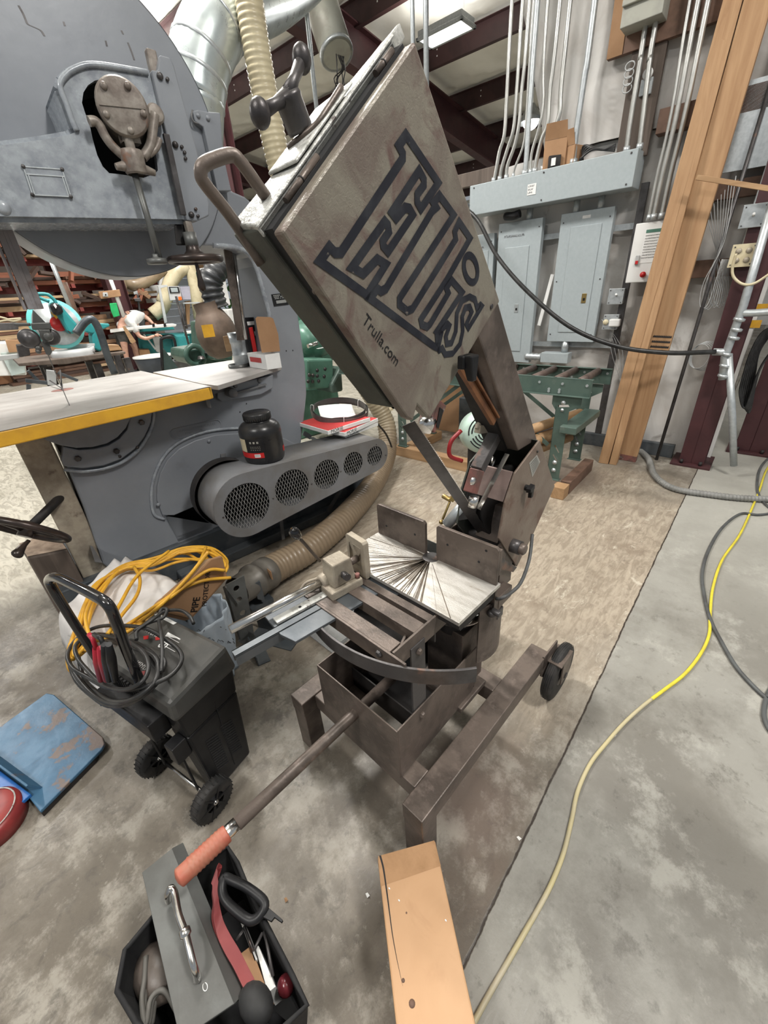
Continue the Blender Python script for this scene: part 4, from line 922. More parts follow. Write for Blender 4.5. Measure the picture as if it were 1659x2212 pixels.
# -- head: everything in planes across local x
HX = -.42
pe = lambda pts, x: [V((x, a, b)) for a, b in pts]
door = [(.295,1.458),(.514,1.644),(.739,1.368),(.675,1.317),(.535,1.205),(.527,1.212),(.503,1.235),(.492,1.212),(.478,1.221)]
ax = V((0, .63, -.777)).normalized(); nx = V((0, .777, .63)).normalized()     # along the head towards the drive end / across it, up
dr = part('idler_door', MB().prism(pe(door, HX), (-.017,0,0)), m_door, saw, .003, label='large stained cover door with lettering')
ctr = V((0,.52,1.41))
def shrink(pts, k): return [(ctr.y+(a-ctr.y)*k, ctr.z+(b-ctr.z)*k) for a, b in pts]
box = [(.288,1.464),(.512,1.655),(.735,1.385),(.675,1.325),(.530,1.222),(.473,1.235)]
F_ = pe(box, -.452); B_ = pe(box, -.505)
B_[1] = V((-.476,.520,1.662))
P = MB().hexa(F_, B_); body = part('idler_housing', P, m_olive, saw, .003)
# light-coloured worn top cover strip
TLc, TRc = V((-.452,.288,1.464)), V((-.452,.512,1.655)); TLb, TRb = V((-.507,.291,1.470)), V((-.462,.540,1.675))
nn = V((0,-.64,.76))
P = MB(); q0 = [TLc, TRc, TRb, TLb]; P.hexa([p-nn*.012 for p in q0], [p+nn*.004 for p in q0])
P.hexa([TLc+V((.004,0,0))-nn*.0+V((0,-.002,-.002)), TRc+V((.004,0,0)), TRc+V((-.001,0,0)), TLc+V((-.001,0,0))], [TLc+V((.004,0,0))+nn*.004, TRc+V((.004,0,0))+nn*.004, TRc+V((-.001,0,0))+nn*.004, TLc+V((-.001,0,0))+nn*.004])
top = part('housing_top', P, m_ltop, body, .002, label='pale chipped top plate')
P = MB()
for i in range(7):
    pass
P.tube([TLc+(TRc-TLc)*.14+V((.010,0,0))-nn*.004, TLc+(TRc-TLc)*.36+V((.010,0,0))-nn*.004], .0038, 12); P.tube([TLc+(TRc-TLc)*.80+V((.010,0,0))-nn*.004, TLc+(TRc-TLc)*.93+V((.010,0,0))-nn*.004], .0038, 12)
part('hinge', P, m_steel, body)
P = MB()
for k in (.245,.86): c = TLc+(TRc-TLc)*k+V((.010,0,0))-nn*.004; e_ = (TRc-TLc).normalized(); P.lathe([(.0038,-.0008),(.0043,-.0008),(.0043,.0008),(.0038,.0008)], c, e_, 12)
part('hinge_gap', P, m_dark, body)
P = MB(); c = S.at(682,628, x=-.437); P.ball(c, .0045, (1,1,1)); part('door_peg', P, m_steel, body)
# recess behind the door: solid infill painted black for the gap's shade
part('dark_gap_infill', MB().prism(pe(shrink(box,.965), -.437), (-.016,0,0)), m_void, body)
# lettering on the door: outlined slab letters drawn with paint
def stroke(P, pts, w, closed=True, x=HX+.0004):
    Q = [S.at(*zl(a, b), x=x) for a, b in pts]; n = len(Q); c = []
    if closed:
        for i in range(n):
            p, q, r_ = Q[i-1], Q[i], Q[(i+1) % n]; d1 = (q-p).normalized(); d2 = (r_-q).normalized(); n1 = V((0,-d1.z,d1.y)); n2 = V((0,-d2.z,d2.y)); m_ = (n1+n2)
            m_ = m_.normalized()/max(.45, m_.normalized().dot(n1)) if m_.length > .1 else n1; c.append((q-m_*w/2, q+m_*w/2))
    else:
        for i in range(n):
            d = (Q[min(i+1,n-1)]-Q[max(i-1,0)]).normalized(); m_ = V((0,-d.z,d.y)); c.append((Q[i]-m_*w/2, Q[i]+m_*w/2))
    vs = [v for pr in c for v in pr]; fs = []
    for i in range(n if closed else n-1): j = (i+1) % n; fs.append([2*i, 2*j, 2*j+1, 2*i+1])
    h = V((.0004,0,0)); P.add([v+h for v in vs], fs)
W_ = .0105
P = MB()
# E
stroke(P, [(45,1240),(140,1105),(190,1160),(245,1160),(830,270),(830,225),(790,150),(860,50),(1165,500),(1000,745),(965,680),(965,610),(1030,520),(1030,470),(985,385),(725,780),(765,835),(850,735),(895,745),(925,800),(690,1150),(645,1095),(640,1050),(700,960),(690,900),(660,865),(350,1300),(455,1360),(590,1220),(670,1270),(490,1560)], W_)
# ll joined on one base line with i and S foot
stroke(P, [(520,1590),(590,1500),(625,1525),(670,1500),(1110,760),(1145,730),(1120,690),(1175,620),(1310,805),(800,1590),(800,1650),(870,1710),(920,1690),(1330,1030),(1320,960),(1360,870),(1465,1025),(1240,1420),(1000,1790),(1010,1840),(1060,1860),(1090,1830),(1260,1540),(1240,1490),(1290,1420),(1390,1535),(1150,1900),(1190,1930),(1160,2060),(1120,2040)], W_)
# i dot
stroke(P, [(1470+62*cos(a)*1.0+18*sin(a), 1312+128*sin(a)) for a in [2*pi*k/24 for k in range(24)]], W_*.95)
# S
sp = [(1150,1935),(1250,1830),(1270,1850),(1235,1950),(1245,2020),(1290,2010),(1330,1900),(1340,1730),(1390,1610),(1460,1575),(1510,1600),(1530,1680),(1560,1650),(1575,1665),(1450,1870),(1430,1830),(1480,1720),(1460,1670),(1420,1680),(1390,1760),(1395,1900),(1370,2020),(1300,2110),(1230,2120),(1200,2060),(1175,2080),(1160,2060)]
stroke(P, sp, W_*.9)
part('lettering', P, m_logo, dr, label='black outlined slab lettering')
P = MB(); o1 = S.at(*zl(465,1690), x=HX+.0004); o2 = S.at(*zl(720,2040), x=HX+.0004); d_ = (o2-o1).normalized(); u_ = V((1,0,0)).cross(d_)
P.text('Trulla.com', o1+d_*.006-u_*.014, d_, u_, .0205, .0004); part('handwriting', P, m_black, dr)
# latch knob at the door's low corner
c = S.at(1003,782, x=HX+.012); P = MB().box(c.x-.004, c.y-.016, c.z-.010, c.x+.010, c.y+.018, c.z+.012).hexa([c+V((.010,-.006,-.030)), c+V((.010,.006,-.030)), c+V((.022,.006,-.030)), c+V((.022,-.006,-.030))], [c+V((.0,-.014,.012)), c+V((.0,.012,.012)), c+V((.022,.012,.012)), c+V((.022,-.014,.012))])
part('latch', P, m_black, saw, .003, label='black door latch')
part('bumper_screws', MB().cyl(S.at(1060,662,x=HX-.001), S.at(1060,662,x=HX-.001)+V((.003,0,0)), .004, n=10), m_steel2, dr)
# blade tension wheel: two ball-ended arms on a barrel
b0 = S.at(647,276, x=-.478); b1 = S.at(617,200, x=-.478); bax = (b1-b0).normalized(); bl_ = (b1-b0).length
tk = part('tension_barrel', MB().lathe([(.0,-.004),(.0135,-.004),(.0145,.0),(.0145,bl_*.75),(.0155,bl_*.85),(.014,bl_*.97),(.006,bl_),(.005,bl_+.004),(0,bl_+.005)], b0, bax, 24), m_steel2, saw)
hub = b0+bax*bl_*.88
e1 = S.at(562,245, x=-.468); e2 = S.at(652,127, x=-.490)
for e_ in (e1, e2):
    d_ = (e_-hub).normalized(); P = MB().tube([hub, hub+d_*(e_-hub).length*.45, hub+d_*(e_-hub).length*.85], [.0085,.0055,.0065], 16); P.ball(e_, .0105, (1,1,1.25))
    part('tension_arm', P, m_steel2, saw)
# saddle plate round barrel
base_c = b0; along = (TRc-TLc).normalized()
P = MB(); q = [base_c-along*.05+V((.03,0,0)), base_c+along*.075+V((.026,0,0)), base_c+along*.05+V((-.02,0,0)), base_c-along*.055+V((-.02,0,0))]
q = [p-nn*((p-TLc).dot(nn)-.006) for p in q]; P.hexa(q, [p+nn*.004 for p in q]); sd = part('tension_saddle', P, m_ltop, saw, .002)
P = MB(); l1 = TLc+(TRc-TLc)*.46+nn*.010+V((-.006,0,0)); l2 = TLc+(TRc-TLc)*.66+nn*.012+V((-.004,0,0)); P.tube(catmull([l1-V((.03,0,0))-along*.02, l1, (l1+l2)/2+V((.002,0,0)), l2], 5), .0035, 10); part('weld_bead', P, m_steel, sd)
# lifting handle (bent bar)
hp = [(577,430,-.468),(560,405,-.468),(520,350,-.468),(500,335,-.470),(462,345,-.475),(438,358,-.478),(434,378,-.480),(445,400,-.482),(500,470,-.49),(528,505,-.495)]
hp = [S.at(a, b, x=c) for a, b, c in hp]
hp[0] = TLc+(TRc-TLc)*.16+V((-.025,0,0))+nn*.0; hp[-1] = V((-.49,.31,1.435))
part('lifting_handle', MB().tube(catmull(hp, 6), .0064, 14), m_steel, saw)
# beam between idler and drive ends
def sp_(px, py, x): v = S.at(px, py, x=x); return v
r1, r2 = S.at(1062,600, x=-.442), S.at(1161,950, x=-.442)
l1, l2 = S.at(1024,700, x=-.442), S.at(1120,975, x=-.442)
P = MB().hexa([r1, l1, l1+V((-.055,0,0)), r1+V((-.055,0,0))], [r2, l2, l2+V((-.055,0,0)), r2+V((-.055,0,0))]); bm = part('beam', P, m_steel, saw, .004)
# inner channel and orange stained guard bar
off = (l1-r1).normalized()
P = MB(); P.hexa([l1+off*.0+V((-.030,0,0)), l1+off*.008+V((-.030,0,0)), l1+off*.008+V((-.085,0,0)), l1+V((-.085,0,0))], [l2+V((-.030,0,0)), l2+off*.008+V((-.030,0,0)), l2+off*.008+V((-.085,0,0)), l2+V((-.085,0,0))])
part('beam_lip', P, m_dark, bm)
g1, g2 = S.at(1012,822, x=-.462), S.at(1066,912, x=-.462); gd = (g2-g1).normalized()
P = MB().bar(g1-gd*.10, g2, .016, .010, (1,0,0)); P.bar(g1-gd*.10+V((.004,0,0))-off*.012, g2+V((.004,0,0))-off*.012, .005, .014, (1,0,0)); part('guard_bar', P, m_redbr if False else mat('rust_orange_steel', (.20,.085,.035), .5, .3, (.12,.05,.025), sc=12), saw, .001, label='rust orange guide bar beside the beam')
# drive wheel box
drv = [(.981,1.041),(1.125,.859),(1.017,.747),(.931,.677),(.809,.833),(.826,.927),(.862,.992)]
P = MB().prism(pe(drv, HX), (-.006,0,0)); dd_ = part('drive_door', P, mat('brown_stained_cover', (.17,.125,.098), .42, .2, (.215,.17,.135), (.4,.6), 9, 9, bump=.3, bsc=150, col3=(.13,.07,.05), mix3=(.55,.65), sc3=12), saw, .002, label='stained sheet steel drive end cover')
P = MB(); xb = -.545
P.prism(pe(drv, xb), (-.005,0,0))
rim = [(drv[0],drv[1]),(drv[1],drv[2]),(drv[2],drv[3]),(drv[6],drv[0]) ]
for (a0,a1),(b0_,b1_) in rim[:3]:
    d = V((0,b0_-a0,b1_-a1)).normalized(); n_ = V((0,-d.z,d.y)); cc_ = V((0,.95,.87)); n_ = n_ if (cc_-V((0,a0,a1))).dot(n_) > 0 else -n_
    q = [V((HX-.006,a0,a1)), V((xb,a0,a1)), V((xb,b0_,b1_)), V((HX-.006,b0_,b1_))]; P.hexa(q, [v+n_*.003 for v in q])
part('drive_housing', P, m_olive, saw, .0008)
P = MB(); q = [V((HX-.007,*drv[6])), V((-.50,*drv[6])), V((-.50,*drv[5])), V((HX-.007,*drv[5]))]; P.hexa(q, [v+V((0,.003,.002)) for v in q]); part('chip_guard', P, m_pink, saw, .001)
P = MB(); q = [V((-.50,.872,1.0)), V((-.545,.90,1.02)), V((-.545,.812,.84)), V((-.50,.82,.86))]; P.hexa(q, [v+V((0,.003,.002)) for v in q]); part('chip_guard', P, m_dark, saw, .001)
P = MB().lathe([(0,.03),(.08,.03),(.10,.034),(.105,.03),(.105,-.0),(.10,-.004),(.0,0)], (-.50,.955,.855), V((.9,-.25,.2)), 32); part('drive_wheel', P, m_dark, saw)
c = S.at(*z4(1280,840), x=HX); P = MB(); P.lathe([(.008,0),(.008,.010),(.006,.018)], c, (1,0,0), 12); P.hexa([c+V((.010,-.018,.006)), c+V((.010,.006,.012)), c+V((.010,.010,.0)), c+V((.010,-.016,-.006))], [c+V((.022,-.016,.006)), c+V((.022,.006,.011)), c+V((.022,.008,.0)), c+V((.022,-.014,-.005))]); P.hexa([c+V((.010,-.004,.0)), c+V((.010,.010,.0)), c+V((.010,.008,-.026)), c+V((.010,-.002,-.026))], [c+V((.020,-.004,.0)), c+V((.020,.010,.0)), c+V((.020,.008,-.024)), c+V((.020,-.002,-.024))])
part('door_handle', P, m_black, dd_, .001)
q = [S.at(*z4(a, b), x=HX+.0006) for a, b in ((1310,650),(1370,585),(1395,640),(1335,760))]; P = MB().add(q, [(0,1,2,3)]); part('data_plate', P, m_galvp, dd_)
P = MB()
for k in range(6):
    a_ = q[0].lerp(q[3], (k+1)/7); b_ = q[1].lerp(q[2], (k+1)/7); P.add([a_.lerp(b_,.1)+V((.0004,0,0)), a_.lerp(b_,.9)+V((.0004,0,0)), a_.lerp(b_,.9)+V((.0004,.0,-.002)), a_.lerp(b_,.1)+V((.0004,0,-.002))], [(0,1,2,3)])
part('data_plate_lines', P, m_steel2, dd_)
part('screw', MB().cyl(S.at(*z4(1372,560),x=HX), S.at(*z4(1372,560),x=HX)+V((.003,0,0)), .003, n=8), m_steel2, dd_)
# blade and guides
bA, bB = S.at(882,915, x=-.495), S.at(1052,1163, x=-.505)
wv = (V((-.75,0,0))+nx*(-.6)).normalized()*.026
P = MB().ribbon([bA+(bB-bA)*k/10 for k in range(11)], wv, .0012); bd = part('blade', P, m_steel2, saw, label='toothed steel blade strand')
P = MB(); d_ = (bB-bA).normalized(); L_ = (bB-bA).length; n = int(L_/.006)
for k in range(n):
    a_ = bA+d_*(L_*k/n)-wv/2; P.add([a_, a_+d_*.006, a_-wv.normalized()*.0028+d_*.0045], [(0,1,2)])
part('teeth', P, m_chrome, bd)
# upper guide near door bottom
c = S.at(*z4(500,365), x=-.49); P = MB().cyl(c-nx*.006, c+nx*.018, .016, n=20); part('blade_guide_roller', P, m_chrome, saw)
P = MB(); q = [S.at(*z4(a,b), x=-.475) for a, b in ((545,375),(610,150),(668,205),(575,420))]; P.prism(q, (-.035,0,0)); part('guide_block', P, m_redbr, saw, .002, label='orange red worn guide block')
P = MB(); q = [S.at(*z4(a,b), x=-.474) for a, b in ((585,360),(612,215),(640,240),(600,385))]; P.prism(q, (.001,0,0)); part('guide_recess', P, m_dark, saw)
# guide arm from the beam to the blade
a_, b_ = S.at(*z4(1070,375), x=-.49), S.at(*z4(905,700), x=-.49)
P = MB().bar(a_, b_, .024, .030, (1,0,0)); P.bar(a_-(b_-a_).normalized()*.0, a_-(b_-a_).normalized()*.045+V((0,.02,.0)), .020, .022, (1,0,0)); ga = part('guide_arm', P, m_steel2, saw, .0015)
P = MB(); t_ = V((0,0,1)); part('scale_plate', MB().bar(a_+(b_-a_)*.1-nx*.0+V((-.016,0,0)), b_+V((-.016,0,0)), .014, .002, (1,0,0)), m_ltop, ga)
a2, b2 = S.at(*z4(905,700), x=-.478), S.at(*z4(850,880), x=-.478)
P = MB().bar(a2+V((0,0,0)), b2, .027, .026, (1,0,0)); gb = part('guide_bracket', P, m_redbr, saw, .002, label='worn red guide bracket')
c = S.at(*z4(868,790), x=-.457); part('bolt', MB().lathe([(0,.006),(.008,.005),(.010,0)], c, (1,0,0), 14), m_chrome, gb)
c = S.at(*z4(880,950), x=-.472); part('blade_guide_roller', MB().cyl(c+V((0,.0,.014)), c-V((0,.006,.012)), .012, n=20), m_chrome, saw)
P = MB().bar(S.at(*z4(1140,580), x=-.455), S.at(*z4(915,1010), x=-.468), .003, .012, (1,0,0)); part('chip_brush_rail', P, m_chrome, saw)
P = MB(); a_ = S.at(*z4(1040,600), x=-.50); b_ = S.at(*z4(1000,740), x=-.50); P.tube([a_, b_], .006, 10); part('guide_knob_rod', P, m_chrome, saw)
P = MB(); k1, k2 = S.at(*z4(905,385), x=-.52), S.at(*z4(950,250), x=-.52); P.tube([k1,k2], .0065, 12); k3 = S.at(*z4(960,390), x=-.51); P.bar(k1, k3+V((0,.02,0)), .02, .02); part('guide_clamp', P, m_cast, saw, .001)
# hinge and lift cylinder
P = MB().cyl((-.625,.885,.775), (-.430,.885,.775), .019, n=24).cyl((-.430,.885,.775), (-.395,.885,.775), .019, n=24); part('hinge_shaft', P, m_steel2, saw)
part('hinge_cap', MB().lathe([(0,.014),(.012,.014),(.0155,.011),(.0155,0)], (-.395,.885,.775), (1,0,0), 24), m_steel, saw)
P = MB(); P.box(-.60,.80,.62,-.40,.87,.66); P.box(-.60,.84,.64,-.585,.91,.79); P.box(-.44,.84,.64,-.425,.91,.79); P.hexa([(-.52,.86,.78),(-.45,.86,.78),(-.45,.92,.78),(-.52,.92,.78)], [(-.52,.90,.87),(-.45,.90,.87),(-.45,.96,.87),(-.52,.96,.87)])
part('hinge_bracket', P, m_steel, saw, .002)
ca, cb = S.at(*z4(670,1130), x=-.58), S.at(*z4(815,960), x=-.54)
cy_ = part('lift_cylinder', MB().cyl(ca, cb, .0155, n=24), m_galv, saw)
va = S.at(*z4(700,940), x=-.60); P = MB().bar(va, va+(cb-ca).normalized()*.03, .014, .014); P.cyl(va+V((-.028,0,.006)), va, .007, n=12); P.tube([va-(cb-ca).normalized()*.005, S.at(*z4(635,1090), x=-.61)], .0035, 8); P.ball(S.at(*z4(625,1110), x=-.61), .007)
part('flow_valve', P, m_brass, cy_, .001)
# base plate under the hinge and mains cable
P = MB(); q = [S.at(*z4(a,b), x=-.415) for a, b in ((1100,1390),(1215,1462),(1185,1500),(1080,1475))]; P.prism(q, (-.1,0,0)); part('lower_plate', P, m_steel2, saw)
cab = [S.at(*z4(1335,1205), x=-.40), S.at(*z4(1310,1400), x=-.38), S.at(*z4(1250,1570), x=-.36), S.at(*z4(1180,1650), x=-.36), S.at(*z4(1090,1705), x=-.37), S.at(*z4(1030,1710), x=-.42), V((-.47,.80,.60))]
part('power_cable', MB().tube(catmull(cab, 8), .0045, 10), m_cordg, saw)
P = MB(); c = (-.70,.80,0); P.prism([(-.80,.70,.30),(-.62,.70,.30),(-.62,.70,.47),(-.80,.70,.55)], (0,.004,0)); part('splash_plate', P, m_angle, saw)
# ================================================================== the big woodworking band saw (local x along its front, y away, z up)
G = BIG
big = Thing('woodworking_bandsaw', 'huge blue grey cast iron band saw with yellow edged table, left side', 'band saw', G, (.8, 2.5, 0))
YB = 2.30
def gp(pts, y): return [G.at(a, b, y=y) for a, b in pts]
xl = G.at(222, 1218, y=YB).x; xr = G.at(651, 957, y=YB).x
cast_px = [(430,235),(452,240),(475,243),(478,262),(482,330),(500,412),(530,425),(560,450),(590,520),(620,600),(644,677),(660,790),(663,850),(658,900),(651,957)]
outer = gp(cast_px, YB)+[V((xr+.005,YB,.2)), V((xl+.02,YB,.2))]+gp([(222,1218),(180,1095),(135,985),(135,955),(300,900),(445,842),(560,812),(592,800)], YB)+gp([(588,760),(582,683),(571,640),(560,600),(552,575),(542,555),(530,543),(515,536),(500,532),(425,530),(385,530),(385,480),(400,300)], YB)
arch = gp([(357,1113),(446,1083),(462,1130),(470,1200),(440,1210),(405,1190),(385,1180)], YB)
body = part('frame_casting', MB().prism(outer, (0,.34,0), holes=[arch]), m_grey, big, .012)
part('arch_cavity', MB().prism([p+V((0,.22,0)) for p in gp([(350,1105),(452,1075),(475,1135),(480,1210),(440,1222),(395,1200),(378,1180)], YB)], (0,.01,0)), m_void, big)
part('lit_left_side', MB().hexa([V((xl-.10,YB+.02,.2)), V((xl-.10,YB+.36,.2)), V((xl+.02,YB+.36,.2)), V((xl+.02,YB+.02,.2))], [V((xl-.10,YB+.02,.98)), V((xl-.10,YB+.36,.98)), V((xl+.02,YB+.36,.98)), V((xl+.02,YB+.02,.98))]), m_cast, big, .006)  # left side of the base, the light on it painted in as beige
# floor plinth
P = MB().box(xl-.22, YB-.03, 0, xr+.55, YB+.55, .205); P.box(xl+.3, YB-.10, .0, xr+.4, YB-.03, .06)
part('plinth', P, m_angle, big, .006)
P = MB().box(xl+.62, YB-.06, .20, xr+.50, YB+.42, .36); part('motor_shelf', P, m_greyd, big, .01)
P = MB(); q = gp([(640,1185),(700,1130),(712,1140),(652,1196)], YB-.061); P.prism(q, (0,.002,0)); part('shelf_slot', P, m_void, big)
# rounded front lip of the column
P = MB(); P.tube(catmull(gp([(588,760),(582,683),(571,640),(560,600),(552,575),(542,555),(528,542),(505,534),(460,530)], YB+.002), 4), .012, 10); part('column_lip', P, m_greylt, big)
# raised arched access cover
cov = gp([(375,1112),(350,1112),(338,1080),(338,1050),(345,1020),(360,992),(385,968),(420,950),(465,938),(530,934),(600,940),(640,960),(640,990),(560,1010),(470,1060),(450,1080)], YB)
cv = part('access_cover', MB().prism([p+V((0,-.012,0)) for p in cov], (0,.012,0)), m_grey, big, .005)
P = MB(); P.tube(catmull(gp([(356,1122),(334,1112),(327,1080),(329,1048),(338,1016),(354,986),(380,960),(418,941),(465,929),(530,925),(590,929)], YB-.004), 5), .008, 10); part('cover_rib', P, m_greylt, big)
P = MB()
for a in ((342,1090),(451,953),(560,947)): P.lathe([(0,.008),(.006,.008),(.010,.004),(.010,0)], G.at(*a, y=YB-.012), (0,-1,0), 12)
part('cover_screws', P, m_grey, big)
# trunnion ring under the table
def arcs(pts, y, d, nm, m, b=.004): return part(nm, MB().prism([p for p in gp(pts, y)], (0,d,0)), m, big, b)
arcs([(100,935),(96,950),(130,962),(165,968),(200,966),(232,958),(255,944),(272,925),(282,905),(282,880),(100,900)], YB-.06, .06, 'trunnion_disc', m_grey)
arcs([(282,895),(310,888),(330,884),(326,915),(312,945),(292,970),(262,992),(225,1006),(180,1012),(140,1008),(133,998),(137,964),(170,972),(203,970),(235,962),(258,948),(275,928)], YB-.045, .045, 'trunnion_ring', m_grey, .006)
P = MB().tube(catmull(gp([(332,884),(330,915),(316,948),(295,975),(264,998),(225,1012),(180,1018),(138,1014)], YB-.02), 5), .009, 10); part('ring_rib', P, m_greylt, big)
P = MB()
for a, r in (((168,990),.014), ((251,974),.014), ((305,912),.014)): P.lathe([(0,.016),(r*.7,.016),(r,.010),(r,0)], G.at(*a, y=YB-.045), (0,-1,0), 6, smooth=False)
for a in ((257,984),(295,965)): P.lathe([(0,.020),(.007,.020),(.007,0)], G.at(*a, y=YB-.03), (0,-1,0), 10)
part('ring_bolts', P, m_steel2, big)
# oval maker's casting with two illegible raised lines
p1, p2 = G.at(380,937, y=YB), G.at(467,917, y=YB)
d_ = (p2-p1).normalized(); u_ = V((0,-1,0)).cross(d_).normalized(); u_ = u_ if u_.z > 0 else -u_; rr = .026
ov = [p1+(-d_*sin(a)+u_*cos(a))*rr for a in [pi*k/10 for k in range(11)]]+[p2+(d_*sin(a)-u_*cos(a))*rr for a in [pi*k/10 for k in range(11)]]
P = MB(); P.tube([p+V((0,-.001,0)) for p in ov], .003, 8, closed=True); rn = random.Random(2)
for row, (s0, s1) in ((.008,(.02,.98)), (-.011,(.22,.72))):
    s_ = s0*(p2-p1).length
    while s_ < s1*(p2-p1).length:
        w_ = rn.uniform(.004,.008); h_ = .010; c = p1+d_*s_+u_*row
        P.bar(c-u_*h_/2, c+u_*h_/2, .0025, .004, (0,-1,0)); P.bar(c-u_*h_/2*(1-2*(rn.random() < .5)), c+d_*w_*.7-u_*h_/2*(1-2*(rn.random() < .5)), .002, .004, (0,-1,0)); s_ += w_+.004
part('maker_casting', P, m_grey, big)
# black data plate on the column
q = gp([(586,636),(621,632),(624,658),(592,662)], YB-.003); P = MB().prism(q, (0,.003,0)); dp = part('data_plate', P, m_black, big)
P = MB()
for k, (a, b_) in enumerate(((.1,.95),(.12,.9),(.15,.85))):
    c0 = q[0].lerp(q[3], .08+.13*k); c1 = q[1].lerp(q[2], .08+.13*k)
    for j in range(12):
        if rn.random() < .85: s0, s1 = a+(b_-a)*j/12, a+(b_-a)*(j+.7)/12; x0_, x1_ = c0.lerp(c1, s0), c0.lerp(c1, s1); P.add([x0_+V((0,-.0006,0)), x1_+V((0,-.0006,0)), x1_+V((0,-.0006,-.005)), x0_+V((0,-.0006,-.005))], [(0,1,2,3)])
c0, c1, c2, c3 = [V(v)+V((0,-.0006,0)) for v in (q[0].lerp(q[3],.55).lerp(q[1].lerp(q[2],.55),.2), q[0].lerp(q[3],.55).lerp(q[1].lerp(q[2],.55),.85), q[0].lerp(q[3],.8).lerp(q[1].lerp(q[2],.8),.85), q[0].lerp(q[3],.8).lerp(q[1].lerp(q[2],.8),.2))]
P.add([c0,c1,c2,c3], [(0,1,2,3)]); part('plate_print', P, m_galvp, dp)
P = MB()
for a in ((618,758),(632,757),(532,872),(518,890)): P.cyl(G.at(*a, y=YB-.0008), G.at(*a, y=YB+.001), .0045, n=10)
part('drill_hole', P, m_void, big)
# ---- upper wheel guard (big disc) : least squares circle through its rim
rim_px = [(20,500),(84,544),(189,581),(287,591),(337,588),(276,0),(355,75),(415,164),(454,243)]
rp = gp(rim_px, YB)
sx = sy = 0
def circ(ps):
    import numpy as np
    A = np.array([[2*p.x, 2*p.z, 1] for p in ps]); b = np.array([p.x**2+p.z**2 for p in ps]); s = np.linalg.lstsq(A, b, rcond=None)[0]
    return s[0], s[1], sqrt(s[2]+s[0]**2+s[1]**2)
ux, uz, ur = circ(rp)
P = MB(); pts = [V((ux+ur*cos(a), YB-.02, uz+ur*sin(a))) for a in [2*pi*k/96 for k in range(96)]]; P.prism(pts, (0,.05,0)); P.lathe([(ur,-.02),(ur,.22),(ur-.012,.22),(ur-.012,-.0)], (ux,YB,uz), (0,1,0), 96)
disc = part('upper_wheel_guard', P, m_grey, big, .006)
P = MB()
for line in (((40,12),(50,30),(55,42),(60,52),(72,58),(88,66),(96,78)), ((137,47),(140,56)), ((262,66),(266,74)), ((276,92),(284,112),(290,130)), ((228,88),(231,100))):
    P.ribbon(catmull([p+V((0,-.0006,0)) for p in gp(line, YB-.02)], 4), [V((.006,0,.001))]*(4*(len(line)-1)+1), .0008)
part('chipped_paint', P, m_steel2, disc)
# ---- arm casting in front of the disc
YA = 2.06
armo = gp([(-90,322),(0,314),(90,302),(150,291),(166,284),(158,262),(144,222),(134,200),(128,190),(134,172),(150,156),(170,146),(190,140),(230,142),(270,148),(318,157),(330,158),(352,250),(380,360),(402,440),(404,462),(398,474),(300,472),(0,467),(-90,464)], YA)
hole = gp([(177,222),(180,200),(190,184),(205,174),(225,170),(245,178),(272,196),(300,215),(322,250),(330,300),(338,340),(341,368),(334,376),(310,384),(282,380),(255,376),(236,374),(222,360),(210,335),(200,300),(192,262),(184,245)], YA)
P = MB().prism(armo, (0,.025,0), holes=[hole]); arm = part('arm_casting', P, m_greylt, big, .006)
P = MB(); edge = armo; n = len(edge)
for i in range(n):
    p, q = edge[i], edge[(i+1) % n]
    c = (p+q)/2; d = (q-p).normalized(); nrm = V((-d.z,0,d.x)); P.hexa([p+V((0,.02,0)), q+V((0,.02,0)), q+V((0,.02,0))+nrm*.014, p+V((0,.02,0))+nrm*.014], [p+V((0,.22,0)), q+V((0,.22,0)), q+V((0,.22,0))+nrm*.014, p+V((0,.22,0))+nrm*.014])
part('arm_rim', P, m_greylt, arm)
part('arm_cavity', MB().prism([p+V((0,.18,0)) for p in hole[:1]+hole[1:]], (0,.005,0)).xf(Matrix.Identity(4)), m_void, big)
P = MB().tube(catmull([p+V((0,-.004,0)) for p in gp([(166,284),(156,262),(143,225),(132,198),(130,180),(145,160),(165,148),(190,141),(230,143),(318,158)], YA)], 4), .009, 10); part('arm_bead', P, m_greylt, arm)
# nameplate on the arm
q = gp([(50,360),(134,366),(153,425),(70,421)], YA-.004); P = MB().prism(q, (0,.004,0)); pl_ = part('name_plate', P, m_greylt, big, .001)
P = MB()
for seg in ((q[0].lerp(q[3],.26), q[1].lerp(q[2],.26)), (q[0].lerp(q[1],.06).lerp(q[3].lerp(q[2],.06),.26), q[3].lerp(q[2],.06)), (q[0].lerp(q[1],.94).lerp(q[3].lerp(q[2],.94),.26), q[3].lerp(q[2],.94)), (q[0],q[1]), (q[1],q[2]), (q[2],q[3]), (q[3],q[0])):
    P.bar(seg[0]+V((0,-.001,0)), seg[1]+V((0,-.001,0)), .003, .003, (0,-1,0))
part('plate_border', P, m_galv, pl_)
P = MB()
for a in q: P.ball(a+V((0,-.002,0)), .006)
part('plate_rivets', P, m_steel2, pl_)
part('arm_bolt', MB().lathe([(0,.010),(.010,.010),(.018,.006),(.020,0)], G.at(8,449, y=YA), (0,-1,0), 16), m_greylt, big)
